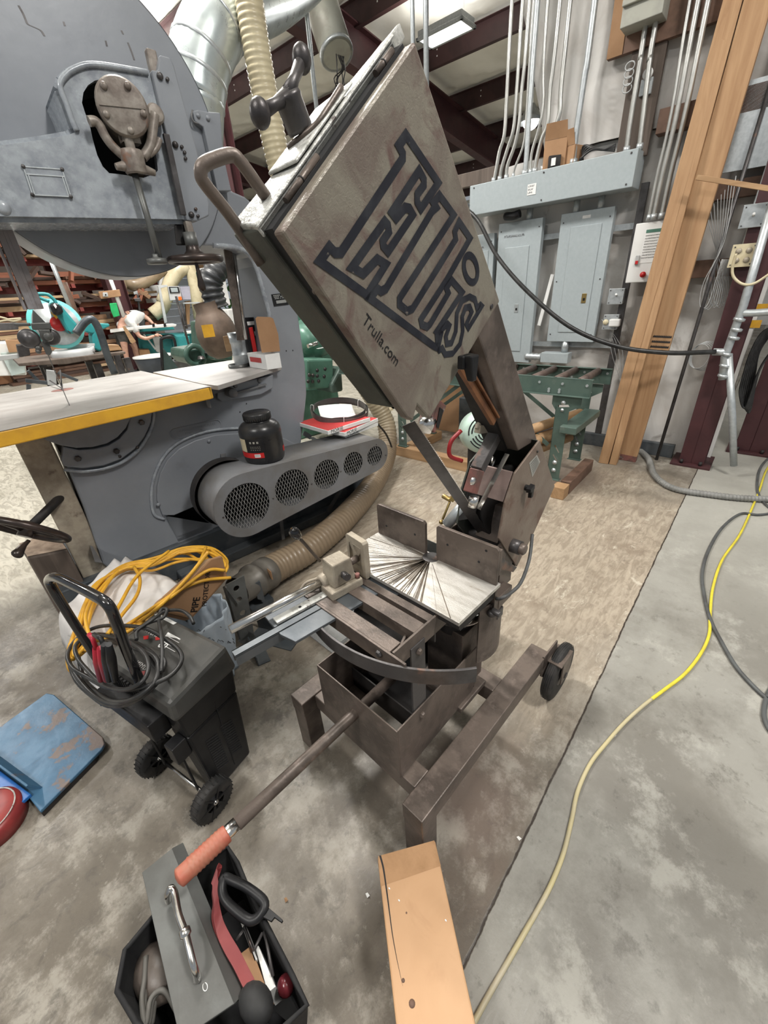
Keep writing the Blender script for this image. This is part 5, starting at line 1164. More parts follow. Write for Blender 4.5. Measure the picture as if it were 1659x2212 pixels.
# bearing housing and yoke in the opening
bc = G.at(265,232, y=YA-.07); ba = V((-.25,-1,-.08)).normalized()
bh = part('bearing_housing', MB().lathe([(.0,.012),(.074,.012),(.080,.004),(.080,-.012),(.074,-.02),(.074,-.15),(.09,-.22)], bc, ba, 32), m_greasy, big, .001)
u, w_ = perp(ba); P = MB()
for k in range(5): a = 2*pi*k/5+.4; P.lathe([(0,.010),(.008,.010),(.011,.005),(.011,0)], bc+ba*.012+(u*cos(a)+w_*sin(a))*.062, ba, 10)
P.bar(bc+ba*.013-u*.07, bc+ba*.013+u*.07, .004, .004, ba); part('cap_bolts', P, m_greasy, bh)
P = MB()
def horn(pts, r, y=YA-.045): P.tube(catmull([G.at(a, b, y=y) for a, b in pts], 6), r, 12)
horn([(192,262),(205,262),(216,272),(226,292),(240,312),(256,328),(270,340)], .015); horn([(334,246),(330,280),(326,310),(318,328),(308,340)], .016); horn([(345,300),(338,320),(322,335)], .010)
P.lathe([(.03,-.035),(.036,-.03),(.040,.02),(.036,.035),(.02,.036)], G.at(289,352, y=YA-.05), (0,0,1), 24)
for s_ in ((250,360),(335,374)): P.tube([G.at(289,358, y=YA-.05), G.at(*s_, y=YA-.05)], [.022,.010], 10)
P.lathe([(0,.02),(.024,.02),(.030,.012),(.030,-.03)], G.at(334,248, y=YA-.03), (0,-1,0), 24)
P.lathe([(.012,-.03),(.016,.0),(.016,.04)], G.at(282,318, y=YA-.05), (0,0,1), 12)
P.box(*(G.at(282,300, y=YA-.04)-V((.03,.01,.012))), *(G.at(282,300, y=YA-.04)+V((.03,.03,.012))))
part('tension_yoke', P, m_greasy, big, .002)
rd0, rd1 = G.at(290,372, y=YA-.05), G.at(345,560, y=YA-.05)
part('tension_rod', MB().cyl(rd0, rd1, .0115, n=16).lathe([(0,-.004),(.036,-.004),(.038,.004),(.036,.014),(.012,.018),(.012,.03)], G.at(340,568, y=YA-.05), (0,0,1), 28), m_plate, big)
# guide slide plate on the right of the arm, with grey wear strip and post
P = MB().prism(gp([(327,150),(340,152),(345,118),(368,124),(376,140),(400,230),(425,320),(452,440),(452,466),(426,478),(403,476)], YA-.02), (0,.05,0)); part('slide_plate', P, m_grey, big, .005)
P = MB().bar(G.at(358,290, y=YA-.03), G.at(396,465, y=YA-.03), .022, .016, (0,-1,0)); part('slide_strip', P, m_steel2, big, .002)
P = MB().bar(G.at(324,108, y=YA+.02), G.at(336,165, y=YA+.02), .035, .03, (0,-1,0)); part('post_top', P, m_greasy, big, .006)
P = MB()
for a in ((345,165),(378,313),(413,464)): P.lathe([(0,.012),(.008,.012),(.011,.006),(.011,0)], G.at(*a, y=YA-.02), (0,-1,0), 10)
for a in ((361,172),(392,318),(398,330),(400,343),(422,452),(427,467)): P.lathe([(0,.008),(.006,.008),(.006,0)], G.at(*a, y=YA-.02), (0,-1,0), 8)
part('slide_screws', P, m_steel2, big)
P = MB().tube(catmull(gp([(416,238),(414,252),(420,264),(436,268),(446,280),(458,330),(472,395)], YB-.045), 5), .004, 8); part('guard_strap_bead', P, m_greyd, big)
P = MB().prism(gp([(416,240),(428,237),(452,242),(476,243),(478,262),(482,330),(500,412),(470,412),(452,330),(440,275),(422,262)], YB-.05), (0,.05,0)); part('guard_strap', P, m_grey, big, .004)
P = MB()
for a in ((428,250),(449,256)): P.lathe([(0,.008),(.008,.008),(.010,0)], G.at(*a, y=YB-.05), (0,-1,0), 10)
part('strap_screws', P, m_grey, big)
# guide bracket and handwheel under the arm
P = MB().hexa(gp([(376,485),(405,483),(405,530),(380,530)], YA+.02), gp([(376,485),(405,483),(405,530),(380,530)], YA+.12)); part('guide_gearbox', P, m_dark, big, .006)
P = MB().bar(G.at(404,478, y=YA), G.at(418,530, y=YA), .026, .03, (0,-1,0)); part('guide_post_end', P, m_greasy, big, .003)
hc = G.at(423,563, y=YA-.01)
P = MB().lathe([(.024,.09),(.026,.05),(.03,.035),(.045,.02),(.085,.012)], hc, (0,0,1), 28); P.tube([hc+V((.10*cos(a),.10*sin(a),.004)) for a in [2*pi*k/40 for k in range(40)]], .014, 12, closed=True)
P.lathe([(.085,.010),(.085,-.002),(.02,-.002),(0,-.004)], hc, (0,0,1), 28)
hw = part('guide_handwheel', P, m_brownwd if False else mat('dark_bronze_handwheel', (.055,.04,.035), .32, .4, (.035,.028,.025), sc=12), big); m_bronze = bpy.data.materials['dark_bronze_handwheel']
part('collar', MB().cyl(hc+V((0,0,.04)), hc+V((0,0,.10)), .026), m_plate, hw)
kc = G.at(428,585, y=YA-.08)
part('crank_handle', MB().lathe([(.006,.03),(.008,.0),(.011,-.03),(.016,-.055),(.013,-.07),(0,-.076)], kc, (0,0,1), 14), m_bronze, hw)
# guide column between neck and table (bar and bright rod)
g0, g1 = G.at(490,528, y=2.42), G.at(520,735, y=2.42); P = MB().bar(g0, g1, .04, .012, (0,-1,0)); part('dust_post', P, m_steel, big)
part('bright_post', MB().cyl(g0+V((.035,.01,0)), g1+V((.035,.01,0)), .012), m_chrome, big)
# blade guide post on the left and its guide head
a_, b_ = G.at(-60,330, y=2.28), G.at(78,668, y=2.28); P = MB().bar(a_, b_, .05, .03, (0,-1,0)); P.bar(a_+V((.0,-.012,0)), b_+V((0,-.012,0)), .012, .01, (0,-1,0)); P.bar(a_+V((-.034,.01,0)), b_+V((-.034,.01,0)), .008, .05, (0,-1,0)); gpst = part('blade_guide_post', P, mat('worn_guide_bar', (.24,.21,.20), .35, .6, (.38,.36,.37), (.5,.62), 6, 8, bump=.1, col3=(.12,.07,.06), mix3=(.58,.66), sc3=9), big, .002)
c1 = G.at(88,700, y=2.27)
P = MB().hexa(gp([(66,698),(108,696),(112,711),(70,713)], 2.24), gp([(66,698),(108,696),(112,711),(70,713)], 2.30)); P.hexa(gp([(70,668),(92,690),(100,698),(70,700)], 2.26), gp([(70,668),(92,690),(100,698),(70,700)], 2.29)); P.bar(G.at(30,701, y=2.26), G.at(66,701, y=2.26), .012, .012)
gh = part('blade_guide_head', P, m_plate, big, .003)
for a, r, y in (((62,732),.036,2.26), ((108,728),.034,2.31)):
    P = MB().lathe([(0,.010),(r*.4,.012),(r*.45,.006),(r*.8,.008),(r,.0),(r,-.012),(0,-.014)], G.at(*a, y=y), (-.35,-1,-.1), 28); part('guide_roller', P, m_steel2, gh)
P = MB().hexa(gp([(82,712),(108,712),(112,735),(96,742)], 2.24), gp([(82,712),(108,712),(112,735),(96,742)], 2.30)); P.prism(gp([(88,738),(104,734),(113,760),(108,768),(100,766)], 2.25), (0,.008,0)); P.prism(gp([(88,738),(104,734),(113,760),(108,768),(100,766)], 2.29), (0,.008,0)); P.lathe([(0,.02),(.014,.018),(.018,.006),(.018,0)], G.at(103,727, y=2.24), (0,-1,0), 16); P.ball(G.at(83,752, y=2.26), .012); P.ball(G.at(83,759, y=2.26), .010)
part('guide_jaw', P, m_plate, gh, .002)
part('saw_blade', MB().ribbon([G.at(103,765, y=2.27), V((G.at(103,765, y=2.27).x, 2.27, 1.04))], V((0,.03,0)), .0012), m_steel2, big)
# ---- tables
TZ2 = 1.04
def tp(pts): return [G.at(a, b, z=TZ2) for a, b in pts]
t1 = tp([(462,836),(452,831),(310,802),(304,801),(172,822),(20,851)]); l_ = G.at(0,930, z=TZ2); r_ = G.at(455,834, z=TZ2); dd = (l_-r_).normalized(); near = r_+dd*1.05
far = t1[3]+dd*1.0
P = MB().prism([near, r_+dd*.012, t1[0]+V((0,.006,0)), t1[2], t1[3], far], (0,0,-.004)); tt = part('tilting_table', P, m_tabtop, big, .001, label='scuffed grey cast top')
pts = [near, r_+dd*.012, r_+V((.004,.008,0)), t1[2], t1[3], far]
P = MB().prism([p+V((0,0,-.004)) for p in pts], (0,0,-.056)); part('table_edge', P, m_yellow, tt, .005, label='chipped yellow painted edge')
P = MB(); w_ = MB()
ins = G.at(135,842, z=TZ2+.0006); P.lathe([(0,.0),(.05,.0)], ins, (0,0,1), 20); part('blade_insert', P, m_redbr, tt)
part('blade_slot', MB().box(ins.x-.004, ins.y-.02, TZ2+.0005, ins.x+.003, ins.y+.012, TZ2+.0012), m_void, tt)
a_ = ins+V((0,0,.0)); part('blade_guard_wire', MB().tube([G.at(108,822, z=TZ2+.03), ins+V((.0,.0,.006)), G.at(130,800, z=TZ2+.07)], .004, 8), m_dark, big)
t2 = [G.at(a, b, z=TZ2) for a, b in ((435,829),(470,833),(612,789),(600,775),(500,778),(330,804))]
P = MB().prism(t2, (0,0,-.022)); part('fixed_table', P, m_tabtop, big, .002, label='lighter grey fixed table')
P = MB().prism([V((p.x,p.y,TZ2-.022)) for p in [t2[0]+V((0,.04,0)), t2[2]+V((-.05,.03,0)), t2[3], t2[5]]], (0,0,-.05)); part('table_apron', P, m_greyd, big, .004)
P = MB().hexa(gp([(437,842),(447,838),(457,882),(448,880)], YB-.16), gp([(437,842),(447,838),(457,882),(448,880)], YB)); part('table_lug', P, m_greyd, big, .003)
P = MB().prism(gp([(470,838),(590,810),(590,838),(565,852),(480,868),(470,860)], YB-.03), (0,.03,0)); part('rail_boss', P, m_grey, big, .004)
c = G.at(500,848, y=YB-.06); P = MB().lathe([(.0,.03),(.016,.03),(.024,.024),(.026,.01),(.026,-.04)], c, (0,-1,0), 20); P.bar(G.at(510,849, y=YB-.04), G.at(575,830, y=YB-.04), .010, .010)
for a in ((508,833),(560,822),(560,834)): P.lathe([(0,.01),(.010,.01),(.013,.004),(.013,0)], G.at(*a, y=YB-.03), (0,-1,0), 12)
part('rail_knob', P, m_greyd, big, .001)
# ---- belt guard with five mesh windows
YG = 1.86
cL = G.at(535,1092, y=YG); cR = G.at(811,984, y=YG); rL = (G.at(515,1026, y=YG)-G.at(522,1159, y=YG)).length/2; rR = (G.at(795,953, y=YG)-G.at(805,1018, y=YG)).length/2
def capsule(cl, cr, rl, rr_, y, n=24):
    d = cr-cl; L_ = sqrt(d.x**2+d.z**2); th = math.atan2(d.z, d.x); al = math.acos(max(-1,min(1,(rl-rr_)/L_)))
    pts = [(cl.x+rl*cos(a), cl.z+rl*sin(a)) for a in [th+al+(2*pi-2*al)*k/n for k in range(n+1)]]
    pts += [(cr.x+rr_*cos(a), cr.z+rr_*sin(a)) for a in [th-al+2*al*k/n for k in range(n+1)]]
    return [V((a, y, b)) for a, b in pts]
wins = [((534.7,1093),(534.7,1044),(534.7,1143)), ((631.7,1054),(631,1014.5),(632,1094)), ((706,1025),(706,993),(706,1057)), ((763,1002),(763,976.5),(763,1028)), ((809.6,984.7),(809,964),(810,1005.5))]
wc = [(G.at(*a, y=YG), (G.at(*b, y=YG)-G.at(*c, y=YG)).length/2*.985) for a, b, c in wins]
ol = capsule(cL, cR, rL*1.04, rR*1.03, YG)
holes = [[V((c.x+r*cos(a), YG, c.z+r*sin(a))) for a in [2*pi*k/36 for k in range(36)]] for c, r in wc]
P = MB().prism(ol, (0,.004,0), holes=holes); bg_ = part('belt_guard', P, m_greyd, big, label='dusty blue grey belt guard')
ol2 = capsule(cL, cR, rL*1.0, rR*1.0, YG+.004); P = MB(); n = len(ol2)
vs = ol2+[p+V((0,.26,0)) for p in ol2]; P.add(vs, [[i, (i+1) % n, n+(i+1) % n, n+i] for i in range(n)], True); o = part('guard_wall', P, m_greyd, bg_, solid=.004)
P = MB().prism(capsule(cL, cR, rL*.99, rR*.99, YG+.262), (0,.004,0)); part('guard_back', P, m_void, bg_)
P = MB().lathe([(rL*1.12,.0),(rL*1.14,.01),(rL*1.14,.06),(rL*1.10,.07),(0,.07)], (cL.x,YG+.21,cL.z), (0,1,0), 48); part('pulley', P, m_rubber if False else m_dark, big)
for c, r in wc:
    P = MB(); k = .024
    def clip(p, q):
        d = q-p; f = p-V((c.x,p.y,c.z)); a = d.x**2+d.z**2; b = 2*(f.x*d.x+f.z*d.z); cc = f.x**2+f.z**2-r*r*1.01; D = b*b-4*a*cc
        if D <= 0: return None
        s0, s1 = (-b-sqrt(D))/(2*a), (-b+sqrt(D))/(2*a); return p+d*s0, p+d*s1
    for sg in (-1, 1):
        for i in range(-18, 19):
            o_ = V((c.x+i*.0165, YG+.006+.001*sg, c.z)); d = V((.40*sg, 0, 1)); cl = clip(o_-d*.5, o_+d*.5)
            if cl: P.bar(cl[0], cl[1], .0022, .0012, (0,-1,0))
    part('mesh_window', P, m_mesh, bg_)
P = MB()
for a in ((505,1055),(482,1117),(590,1076),(736,1018),(673,1045),(833,983),(813,959)): P.lathe([(0,.004),(.004,.004),(.005,0)], G.at(*a, y=YG), (0,-1,0), 8)
part('guard_screws', P, m_steel2, bg_)
# straps holding the guard
for a, b_, c in (((484,1000),(525,1022),(482,980)), ((672,945),(712,968),(655,935))):
    P = MB(); q1, q2, q0 = G.at(*a, y=YB-.02), G.at(*b_, y=YG+.10), G.at(*c, y=YB-.02); P.bar(q0, q1, .03, .004, (0,-1,0)); P.bar(q1, q2, .03, .004); P.bar(q2, q2+V((.05,0,.0)), .03, .004); part('guard_strap', P, m_greyd, big, .001)
P = MB().bar(G.at(600,985, y=2.1), G.at(688,958, y=2.1), .03, .02); part('guard_angle', P, m_greyd, big, .002)
P = MB().bar(G.at(606,1115, y=2.06), G.at(612,1165, y=2.06), .02, .008, (0,-1,0)); part('guard_leg', P, m_greyd, big); P = MB().bar(G.at(738,1055, y=2.2), G.at(708,1105, y=2.2), .018, .018, (0,-1,0)); part('guard_leg', P, m_greyd, big)
# ---- hand wheel with crank on the left side
h0, h1 = G.at(142,1063, y=2.36), G.at(66,1138, y=2.20)
ax_ = (h1-h0).normalized(); P = MB().cyl(h0, h1, .019, n=16); sh = part('handwheel_shaft', P, m_dark, big)
hc = h1+ax_*.02; ra = V((-.62,-.42,-.66)).normalized(); u, w_ = perp(ra); P = MB()
P.tube([hc+(u*cos(a)+w_*sin(a))*.145 for a in [2*pi*k/40 for k in range(40)]], .015, 12, closed=True)
for k in range(3): a = 2*pi*k/3+.5; P.tube([hc, hc+(u*cos(a)+w_*sin(a))*.143], [.014,.010], 10)
P.cyl(hc-ra*.035, hc+ra*.03, .028)
wl = part('side_handwheel', P, m_bronze, big)
ck = G.at(62,1168, y=2.12); P = MB(); P.tube(catmull([ck, G.at(50,1180, y=2.1), G.at(38,1196, y=2.08), G.at(32,1203, y=2.08)], 4), [.008,.008,.009,.010,.012,.014,.016,.019,.021,.021,.018,.012,.004], 12); part('crank_handle', P, m_bronze, wl)
P = MB().bar(G.at(98,965, y=2.5), G.at(68,980, y=2.5), .03, .03); P.cyl(G.at(102,990, y=2.5), G.at(86,996, y=2.5), .008); P.bar(G.at(84,986, y=2.5), G.at(87,1003, y=2.5), .02, .02); part('table_lock_levers', P, m_greyd, big, .003)
P = MB().hexa(gp([(194,1178),(200,1180),(222,1216),(205,1214)], YB-.05), gp([(194,1178),(200,1180),(222,1216),(205,1214)], YB+.02)); part('base_gusset', P, m_greyd, big)

# ================================================================== things standing on the big saw
c = G.at(570,990, y=1.965); c.z = 0
sup = None
def ztop(x, yy=0):
    "height of the belt guard's upper tangent"
    d = cR-cL; L_ = sqrt(d.x**2+d.z**2); th = math.atan2(d.z, d.x); al = math.acos((rL-rR)/L_); a = th+al
    p = V((cL.x+rL*cos(a), 0, cL.z+rL*sin(a))); q = V((cR.x+rR*cos(a), 0, cR.z+rR*sin(a))); s_ = (x-p.x)/(q.x-p.x); return p.z+(q.z-p.z)*s_
yj = 2.0; xj = G.at(573,985, y=yj).x; zj = ztop(xj)+.003
rj = abs(G.at(616,940, y=yj).x-G.at(528,940, y=yj).x)/2*.965
hj = (G.at(573,885, y=yj).z-zj)
T = Thing('supplement_jar', 'large black screw top jar with red and black label on the belt guard', 'jar', G, (xj,yj,zj-.002)); jb = (xj,yj,zj)
part('jar', MB().lathe([(0,0),(rj*.82,0),(rj*.93,hj*.03),(rj*.97,hj*.10),(rj*.97,hj*.16),(rj*.985,hj*.18),(rj*.985,hj*.55),(rj,hj*.58),(rj*.99,hj*.66),(rj*.93,hj*.73),(rj*.80,hj*.79),(rj*.62,hj*.825),(rj*.58,hj*.84),(rj*.58,hj*.9),(0,hj*.9)], jb, (0,0,1), 48), m_jar, T)
P = MB().lathe([(rj*.60,hj*.855),(rj*.635,hj*.86),(rj*.635,hj*.985),(rj*.60,hj),(0,hj)], jb, (0,0,1), 48)
for k in range(40): a = 2*pi*k/40; d = V((cos(a),sin(a),0)); P.bar(V(jb)+d*rj*.637+V((0,0,hj*.87)), V(jb)+d*rj*.637+V((0,0,hj*.975)), .003, .003, d)
part('lid', P, m_jar, T)
def wrap(P, a0, a1, z0, z1, rad, n=16):
    vs = []
    for i in range(n+1):
        a = radians(a0+(a1-a0)*i/n); vs += [V(jb)+V((rad*cos(a),rad*sin(a),hj*z0)), V(jb)+V((rad*cos(a),rad*sin(a),hj*z1))]
    P.add(vs, [[2*i, 2*i+2, 2*i+3, 2*i+1] for i in range(n)], True)
va = math.degrees(math.atan2(-jb[1], -jb[0]))     # bearing from the jar towards the viewpoint
P = MB(); wrap(P, va-85, va-2, .165, .275, rj*.99); wrap(P, va+64, va+84, .165, .275, rj*.99); P = part('red_band', P, m_red, T) and P
P = MB(); wrap(P, va-82, va-50, .285, .55, rj*.99); part('pale_panel', P, m_hoseb, T)
P = MB(); wrap(P, va-46, va+5, .29, .56, rj*.992); part('label_panel', P, m_black, T)
P = MB(); wrap(P, va-28, va-12, .185, .25, rj*.995); part('barcode_field', P, m_paper, T)
P = MB()
for k in range(7): wrap(P, va-27+2*k, va-26.2+2*k, .20, .24, rj*.998, 1)
part('barcode_lines', P, m_black, T)
P = MB()
for r_, z_, a_ in ((3,.47,.06),(6,.40,.012),(7,.37,.012),(5,.335,.012)):
    for k in range(r_): wrap(P, va-36+k*(30/r_), va-36+k*(30/r_)+(16/r_), z_, z_+a_*.7, rj*.996, 2)
part('label_print', P, m_galvp, T)
# blade boxes and coil
def flatbox(cpx, y, zb, sx, sy, sz, rot, label, txt=True, lean=0):
    x = G.at(*cpx, y=y).x; T = Thing('blade_box', label, 'box', G, (x,y,zb)); M = Matrix.Translation((x,y,zb)) @ Matrix.Rotation(radians(rot),4,'Z') @ Matrix.Rotation(radians(lean),4,'Y')
    P = MB().box(-sx/2,-sy/2,0,sx/2,sy/2,sz); P.xf(M); part('carton', P, m_paper, T, .002)
    P = MB().box(-sx/2+.004,-sy/2+.004,sz,sx/2-.004,sy/2-.004,sz+.0008); P.xf(M); part('red_face', P, mat('red_printed_card', (.55,.05,.05), .5, 0, (.48,.045,.045)) if 'red_printed_card' not in bpy.data.materials else bpy.data.materials['red_printed_card'], T)
    P = MB(); P.text('MORSE', (-sx/2+.02,-sy/2-.0006,sz*.22), (1,0,0), (0,0,1), .030, .0004); s_ = len(P.v); P.xf(M); part('printing', P, m_black, T)
    return T
yb_ = 2.10
z0 = ztop(G.at(735,930, y=yb_).x)+.006
th = radians(0)
tilt = -math.degrees(math.atan2(cR.z-cL.z, cR.x-cL.x))+4
flatbox((752,940), 2.16, z0+.0, .30, .28, .022, 6, 'white and red flat blade box at the bottom of the stack', lean=tilt*0)
flatbox((745,930), 2.15, z0+.025, .34, .30, .024, 12, 'white and red flat blade box in the middle of the stack')
flatbox((722,915), 2.17, z0+.052, .34, .32, .024, 2, 'white and red flat blade box on top of the stack, under the coil')
zc = z0+.080; c = G.at(733,888, z=zc+.02); cc_ = V((c.x, c.y, zc))
T = Thing('blade_coil', 'coiled band saw blade with white ties on the boxes', 'saw blade', G, cc_)
rc = .185
for k, (dx, dy, r_, ti) in enumerate(((0,0,rc,0),(.006,-.004,rc*.985,.004),(-.005,.006,rc*.97,.010))):
    P = MB(); pts = [cc_+V((dx+r_*cos(a), dy+r_*sin(a), .020+ti*(1+sin(a+k)))) for a in [2*pi*i/64 for i in range(64)]]; P.ribbon(pts, V((0,0,.034)), .001, closed=True)
    part('blade_loop', P, m_plate, T)
P = MB()
for a in [2*pi*i/150 for i in range(150)]:
    p = cc_+V((rc*cos(a), rc*sin(a), .037)); q = V((-sin(a),cos(a),0)); P.add([p-q*.002, p+q*.002, p+q*.001+V((0,0,.003))], [(0,1,2)])
part('teeth', P, m_galv, T)
for a in (.1, 2.4, 4.2):
    d = V((cos(a),sin(a),0)); P = MB(); P.tube(catmull([cc_+d*(rc*.93)+V((0,0,.0)), cc_+d*(rc*1.03)+V((0,0,.0)), cc_+d*(rc*1.03)+V((0,0,.05)), cc_+d*(rc*.93)+V((0,0,.05)), cc_+d*(rc*.93)], 4), .002, 6); part('tie', P, m_paper, T)
# leaflet inside the coil
T.o.rotation_euler[0] = radians(9)
x_, y_ = cc_.x-.02, cc_.y+.0; ang = radians(-28); u_ = V((cos(ang), sin(ang), 0)); w_ = V((-sin(ang), cos(ang), 0)); pc = V((x_, y_, zc+.006)); 
T = Thing('leaflet', 'white printed leaflet lying inside the blade coil', 'paper', G, cc_); T.o.rotation_euler[0] = radians(9)
P = MB().grid(lambda a, b: pc+u_*((a-.5)*.23)+w_*((b-.5)*.20)+V((0,0,.006+.03*(b-.3)**2+.008*sin(a*3))), 10, 8); part('sheet', P, m_paper, T, solid=.0008)
P = MB(); up_ = V((0,0,1)); P.text('MORSE', pc+u_*.095+w_*.065+V((0,0,.0135)), -u_, -w_, .040, .0006, .001); part('heading', P, m_green, T)
P = MB(); P.text('SAW', pc+u_*.105+w_*.0+V((0,0,.0135)), -u_, -w_, .026, .0006)
for k in range(5): P.bar(pc+u_*(.03-.0)+w_*(-.005-.014*k)+V((0,0,.0140)), pc+u_*(-.09)+w_*(-.005-.014*k)+V((0,0,.0140)), .002, .0006)
part('print', P, m_greyt, T)
# things on the fixed table
c = G.at(526,790, z=TZ2); yy = c.y
T = Thing('duct_reducer', 'shiny galvanised pipe reducer standing on the fixed table', 'duct', G, (c.x,c.y,TZ2))
r1 = abs(G.at(538,770, y=yy).x-G.at(503,770, y=yy).x)/2*.95; hh = G.at(515,718, y=yy).z-TZ2
part('reducer', MB().lathe([(r1,.0),(r1,hh*.30),(r1*1.06,hh*.33),(r1*1.06,hh*.36),(r1,hh*.38),(r1*.96,hh*.66),(r1*1.04,hh*.72),(r1*1.04,hh*.75),(r1*1.02,hh*.78),(r1*1.12,hh),(r1*1.08,hh*.99),(r1*.95,hh*.72),(r1*.95,.0)], (c.x,c.y,TZ2+.001), (0,0,1), 40), m_galv, T)
c2 = G.at(518,792, z=TZ2); single('steel_ring', MB().lathe([(r1*1.25,.0),(r1*1.25,.018),(r1*1.15,.018),(r1*1.15,.0),(r1*1.25,.0)], (c2.x-.01,c2.y-.01,TZ2+.001), (0,0,1), 40), m_plate, 'low steel ring on the table at the foot of the pipe reducer', 'ring', G, (c2.x,c2.y,TZ2))
k0, kL, kR = G.at(578,799, z=TZ2+.001), G.at(540,793, z=TZ2+.001), G.at(609,794, z=TZ2+.001); hb2 = G.at(578,766, y=k0.y).z-TZ2
vL = kL-k0; vR = (kR-k0); vB = V((-vL.y, vL.x, 0)).normalized(); vB = vB if vB.y > 0 else -vB; vB = vB*vR.dot(vB); T = Thing('cardboard_box', 'small white box with its brown lid standing open beside the column', 'box', G, k0)
U_ = V((0,0,1)); q = [k0, kL, kL+vR, k0+vR]
part('carton', MB().hexa(q, [p+U_*hb2 for p in q]), m_paper, T, .001)
nL = V((-vL.y, vL.x, 0)).normalized(); nL = nL if nL.dot(vR) < 0 else -nL; nL = nL*2
P = MB(); q = [k0+vL*a+U_*hb2*b+nL*.0008 for a, b in ((.25,.42),(.88,.42),(.88,.75),(.25,.75))]; P.add(q, [(0,1,2,3)]); part('red_label', P, m_red, T)
yb2 = (k0+vR).y+.0; lid = [G.at(a, b, y=yb2) for a, b in ((566,762),(605,759),(601,722),(558,722))]; lid2 = [G.at(a, b, y=yb2) for a, b in ((558,722),(601,722),(590,688),(584,685),(556,684),(552,688))]
part('open_lid', MB().prism(lid, (0,.003,0)), m_card, T); part('lid_flap', MB().prism(lid2, (0,.003,0)), m_card, T)
T = Thing('spray_bottle', 'black and red upright tube package behind the white box', 'package', G, G.at(548,792, y=yb2+.02)); T.o['category'] = 'package'
yk2 = max(kL.y, yb2)+.04; gq = lambda *p: [G.at(a, b, y=yk2) for a, b in p]
part('card', MB().prism([V((p.x,p.y,max(p.z,TZ2+.001))) for p in gq((526,686),(556,685),(566,790),(541,792))], (0,.02,0)), m_black, T, .002)
part('red_tube', MB().prism(gq((536,708),(544,706),(554,760),(546,762)), (0,-.012,0)), m_red, T, .003)
part('print', MB().prism(gq((533,695),(553,693),(554,701),(535,703)), (0,-.001,0)).prism(gq((549,716),(556,715),(558,724),(551,725)), (0,-.001,0)), m_paper, T)
single('wood_chip', MB().prism([G.at(a, b, y=c2.y+.14) for a, b in ((482,727),(497,724),(502,758),(490,760))], (0,.006,0)), m_lumbx, 'thin pale wooden card leaning behind the pipe reducer', 'wood', G, (c2.x-.1,c2.y+.13,TZ2)) 
# ================================================================== ducts and hoses round the big saw
hp = [(560,1248,1.72),(600,1223,1.78),(660,1190,1.82),(720,1160,1.90),(760,1130,2.0),(795,1085,2.14),(822,1030,2.35),(836,975,2.55),(835,920,2.66),(812,870,2.74),(775,810,2.82),(735,735,2.88),(690,620,2.95),(640,480,3.0),(605,360,3.0),(575,220,3.0),(552,90,3.0),(538,0,3.0),(525,-90,3.0),(512,-180,3.0)]
raw = [G.at(a, b, y=c) for a, b, c in hp]
raw = [V((p.x, p.y, max(p.z, .105))) for p in raw]
top_ = raw[-1]; raw += [V((top_.x+.03, top_.y+.05, top_.z+.6)), V((top_.x+.08, top_.y+.12, 5.55))]
o_, rr = ribbed(catmull(raw, 10), .076, .006, .030)
hs = Thing('dust_hose', 'beige ribbed dust hose sweeping from the ceiling round to the floor', 'hose', G, raw[1])
def dusty_shaded_hose():
    "clear beige hose whose lower run is browned for inner sawdust and painted-in shade"
    m = mat('dusty_shaded_flex_hose', (.60,.53,.36), .33, 0, (.52,.45,.30), sc=6, rv=.08); nt = m.node_tree; N = nt.nodes; L = nt.links
    tc = N.new('ShaderNodeTexCoord'); sp = N.new('ShaderNodeSeparateXYZ'); L.new(tc.outputs['Object'], sp.inputs[0]); r = N.new('ShaderNodeMapRange'); r.inputs['From Min'].default_value = .06; r.inputs['From Max'].default_value = .75; L.new(sp.outputs[2], r.inputs['Value'])  # brown low, beige high: shade painted in together with the sawdust
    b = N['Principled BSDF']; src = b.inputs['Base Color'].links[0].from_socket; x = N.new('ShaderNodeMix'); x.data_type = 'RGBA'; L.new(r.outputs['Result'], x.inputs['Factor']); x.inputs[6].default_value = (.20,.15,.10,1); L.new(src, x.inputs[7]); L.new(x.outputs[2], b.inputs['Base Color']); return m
MBh = MB(); MBh.tube(o_, rr, 24); part('hose', MBh, dusty_shaded_hose(), hs)
d = (raw[0]-raw[1]).normalized(); q0 = raw[0]
part('hose_coupler', MB().lathe([(.083,-.07),(.088,-.065),(.088,-.02),(.084,-.015),(.084,.03),(.09,.035),(.09,.055),(.075,.07),(.072,.16)], q0, d, 32), mat('grey_brown_coupler', (.13,.12,.105), .4, .2, (.09,.082,.07)), hs)
part('coupler_label', MB().box(-.001,-.02,-.025,.001,.02,.025).xf(Matrix.Translation(q0+V((.03,-.075,.045)))), m_card, hs)
# silver duct and elbow
T = Thing('metal_duct', 'silver galvanised duct with a wide elbow above the big saw', 'duct', G, G.at(470,60, y=3.2))
dp_ = [(760,-160,4.6),(680,-70,4.2),(600,-10,3.8),(545,12,3.5),(500,30,3.3),(462,62,3.2),(436,120,3.2),(425,170,3.2),(420,220,3.2)]
dq = [G.at(a, b, y=c) for a, b, c in dp_]; path = catmull(dq, 4)
part('elbow', MB().tube(path, .17, 28), m_duct, T)
e0 = dq[-1]; e1 = G.at(440,420, y=3.2)
part('reducer', MB().lathe([(.17,0),(.172,.01),(.172,.03),(.165,.035),(.13,.30),(.13,.33),(.118,.34),(.118,.75)], e0, e1-e0, 28), m_duct, T)
P = MB()
for k in (16, 20, 24, 28):
    if k < len(path)-1: P.lathe([(.170,-.012),(.174,-.008),(.174,.008),(.170,.012)], path[k], path[k+1]-path[k-1], 28)
part('seam', P, m_galv, T)
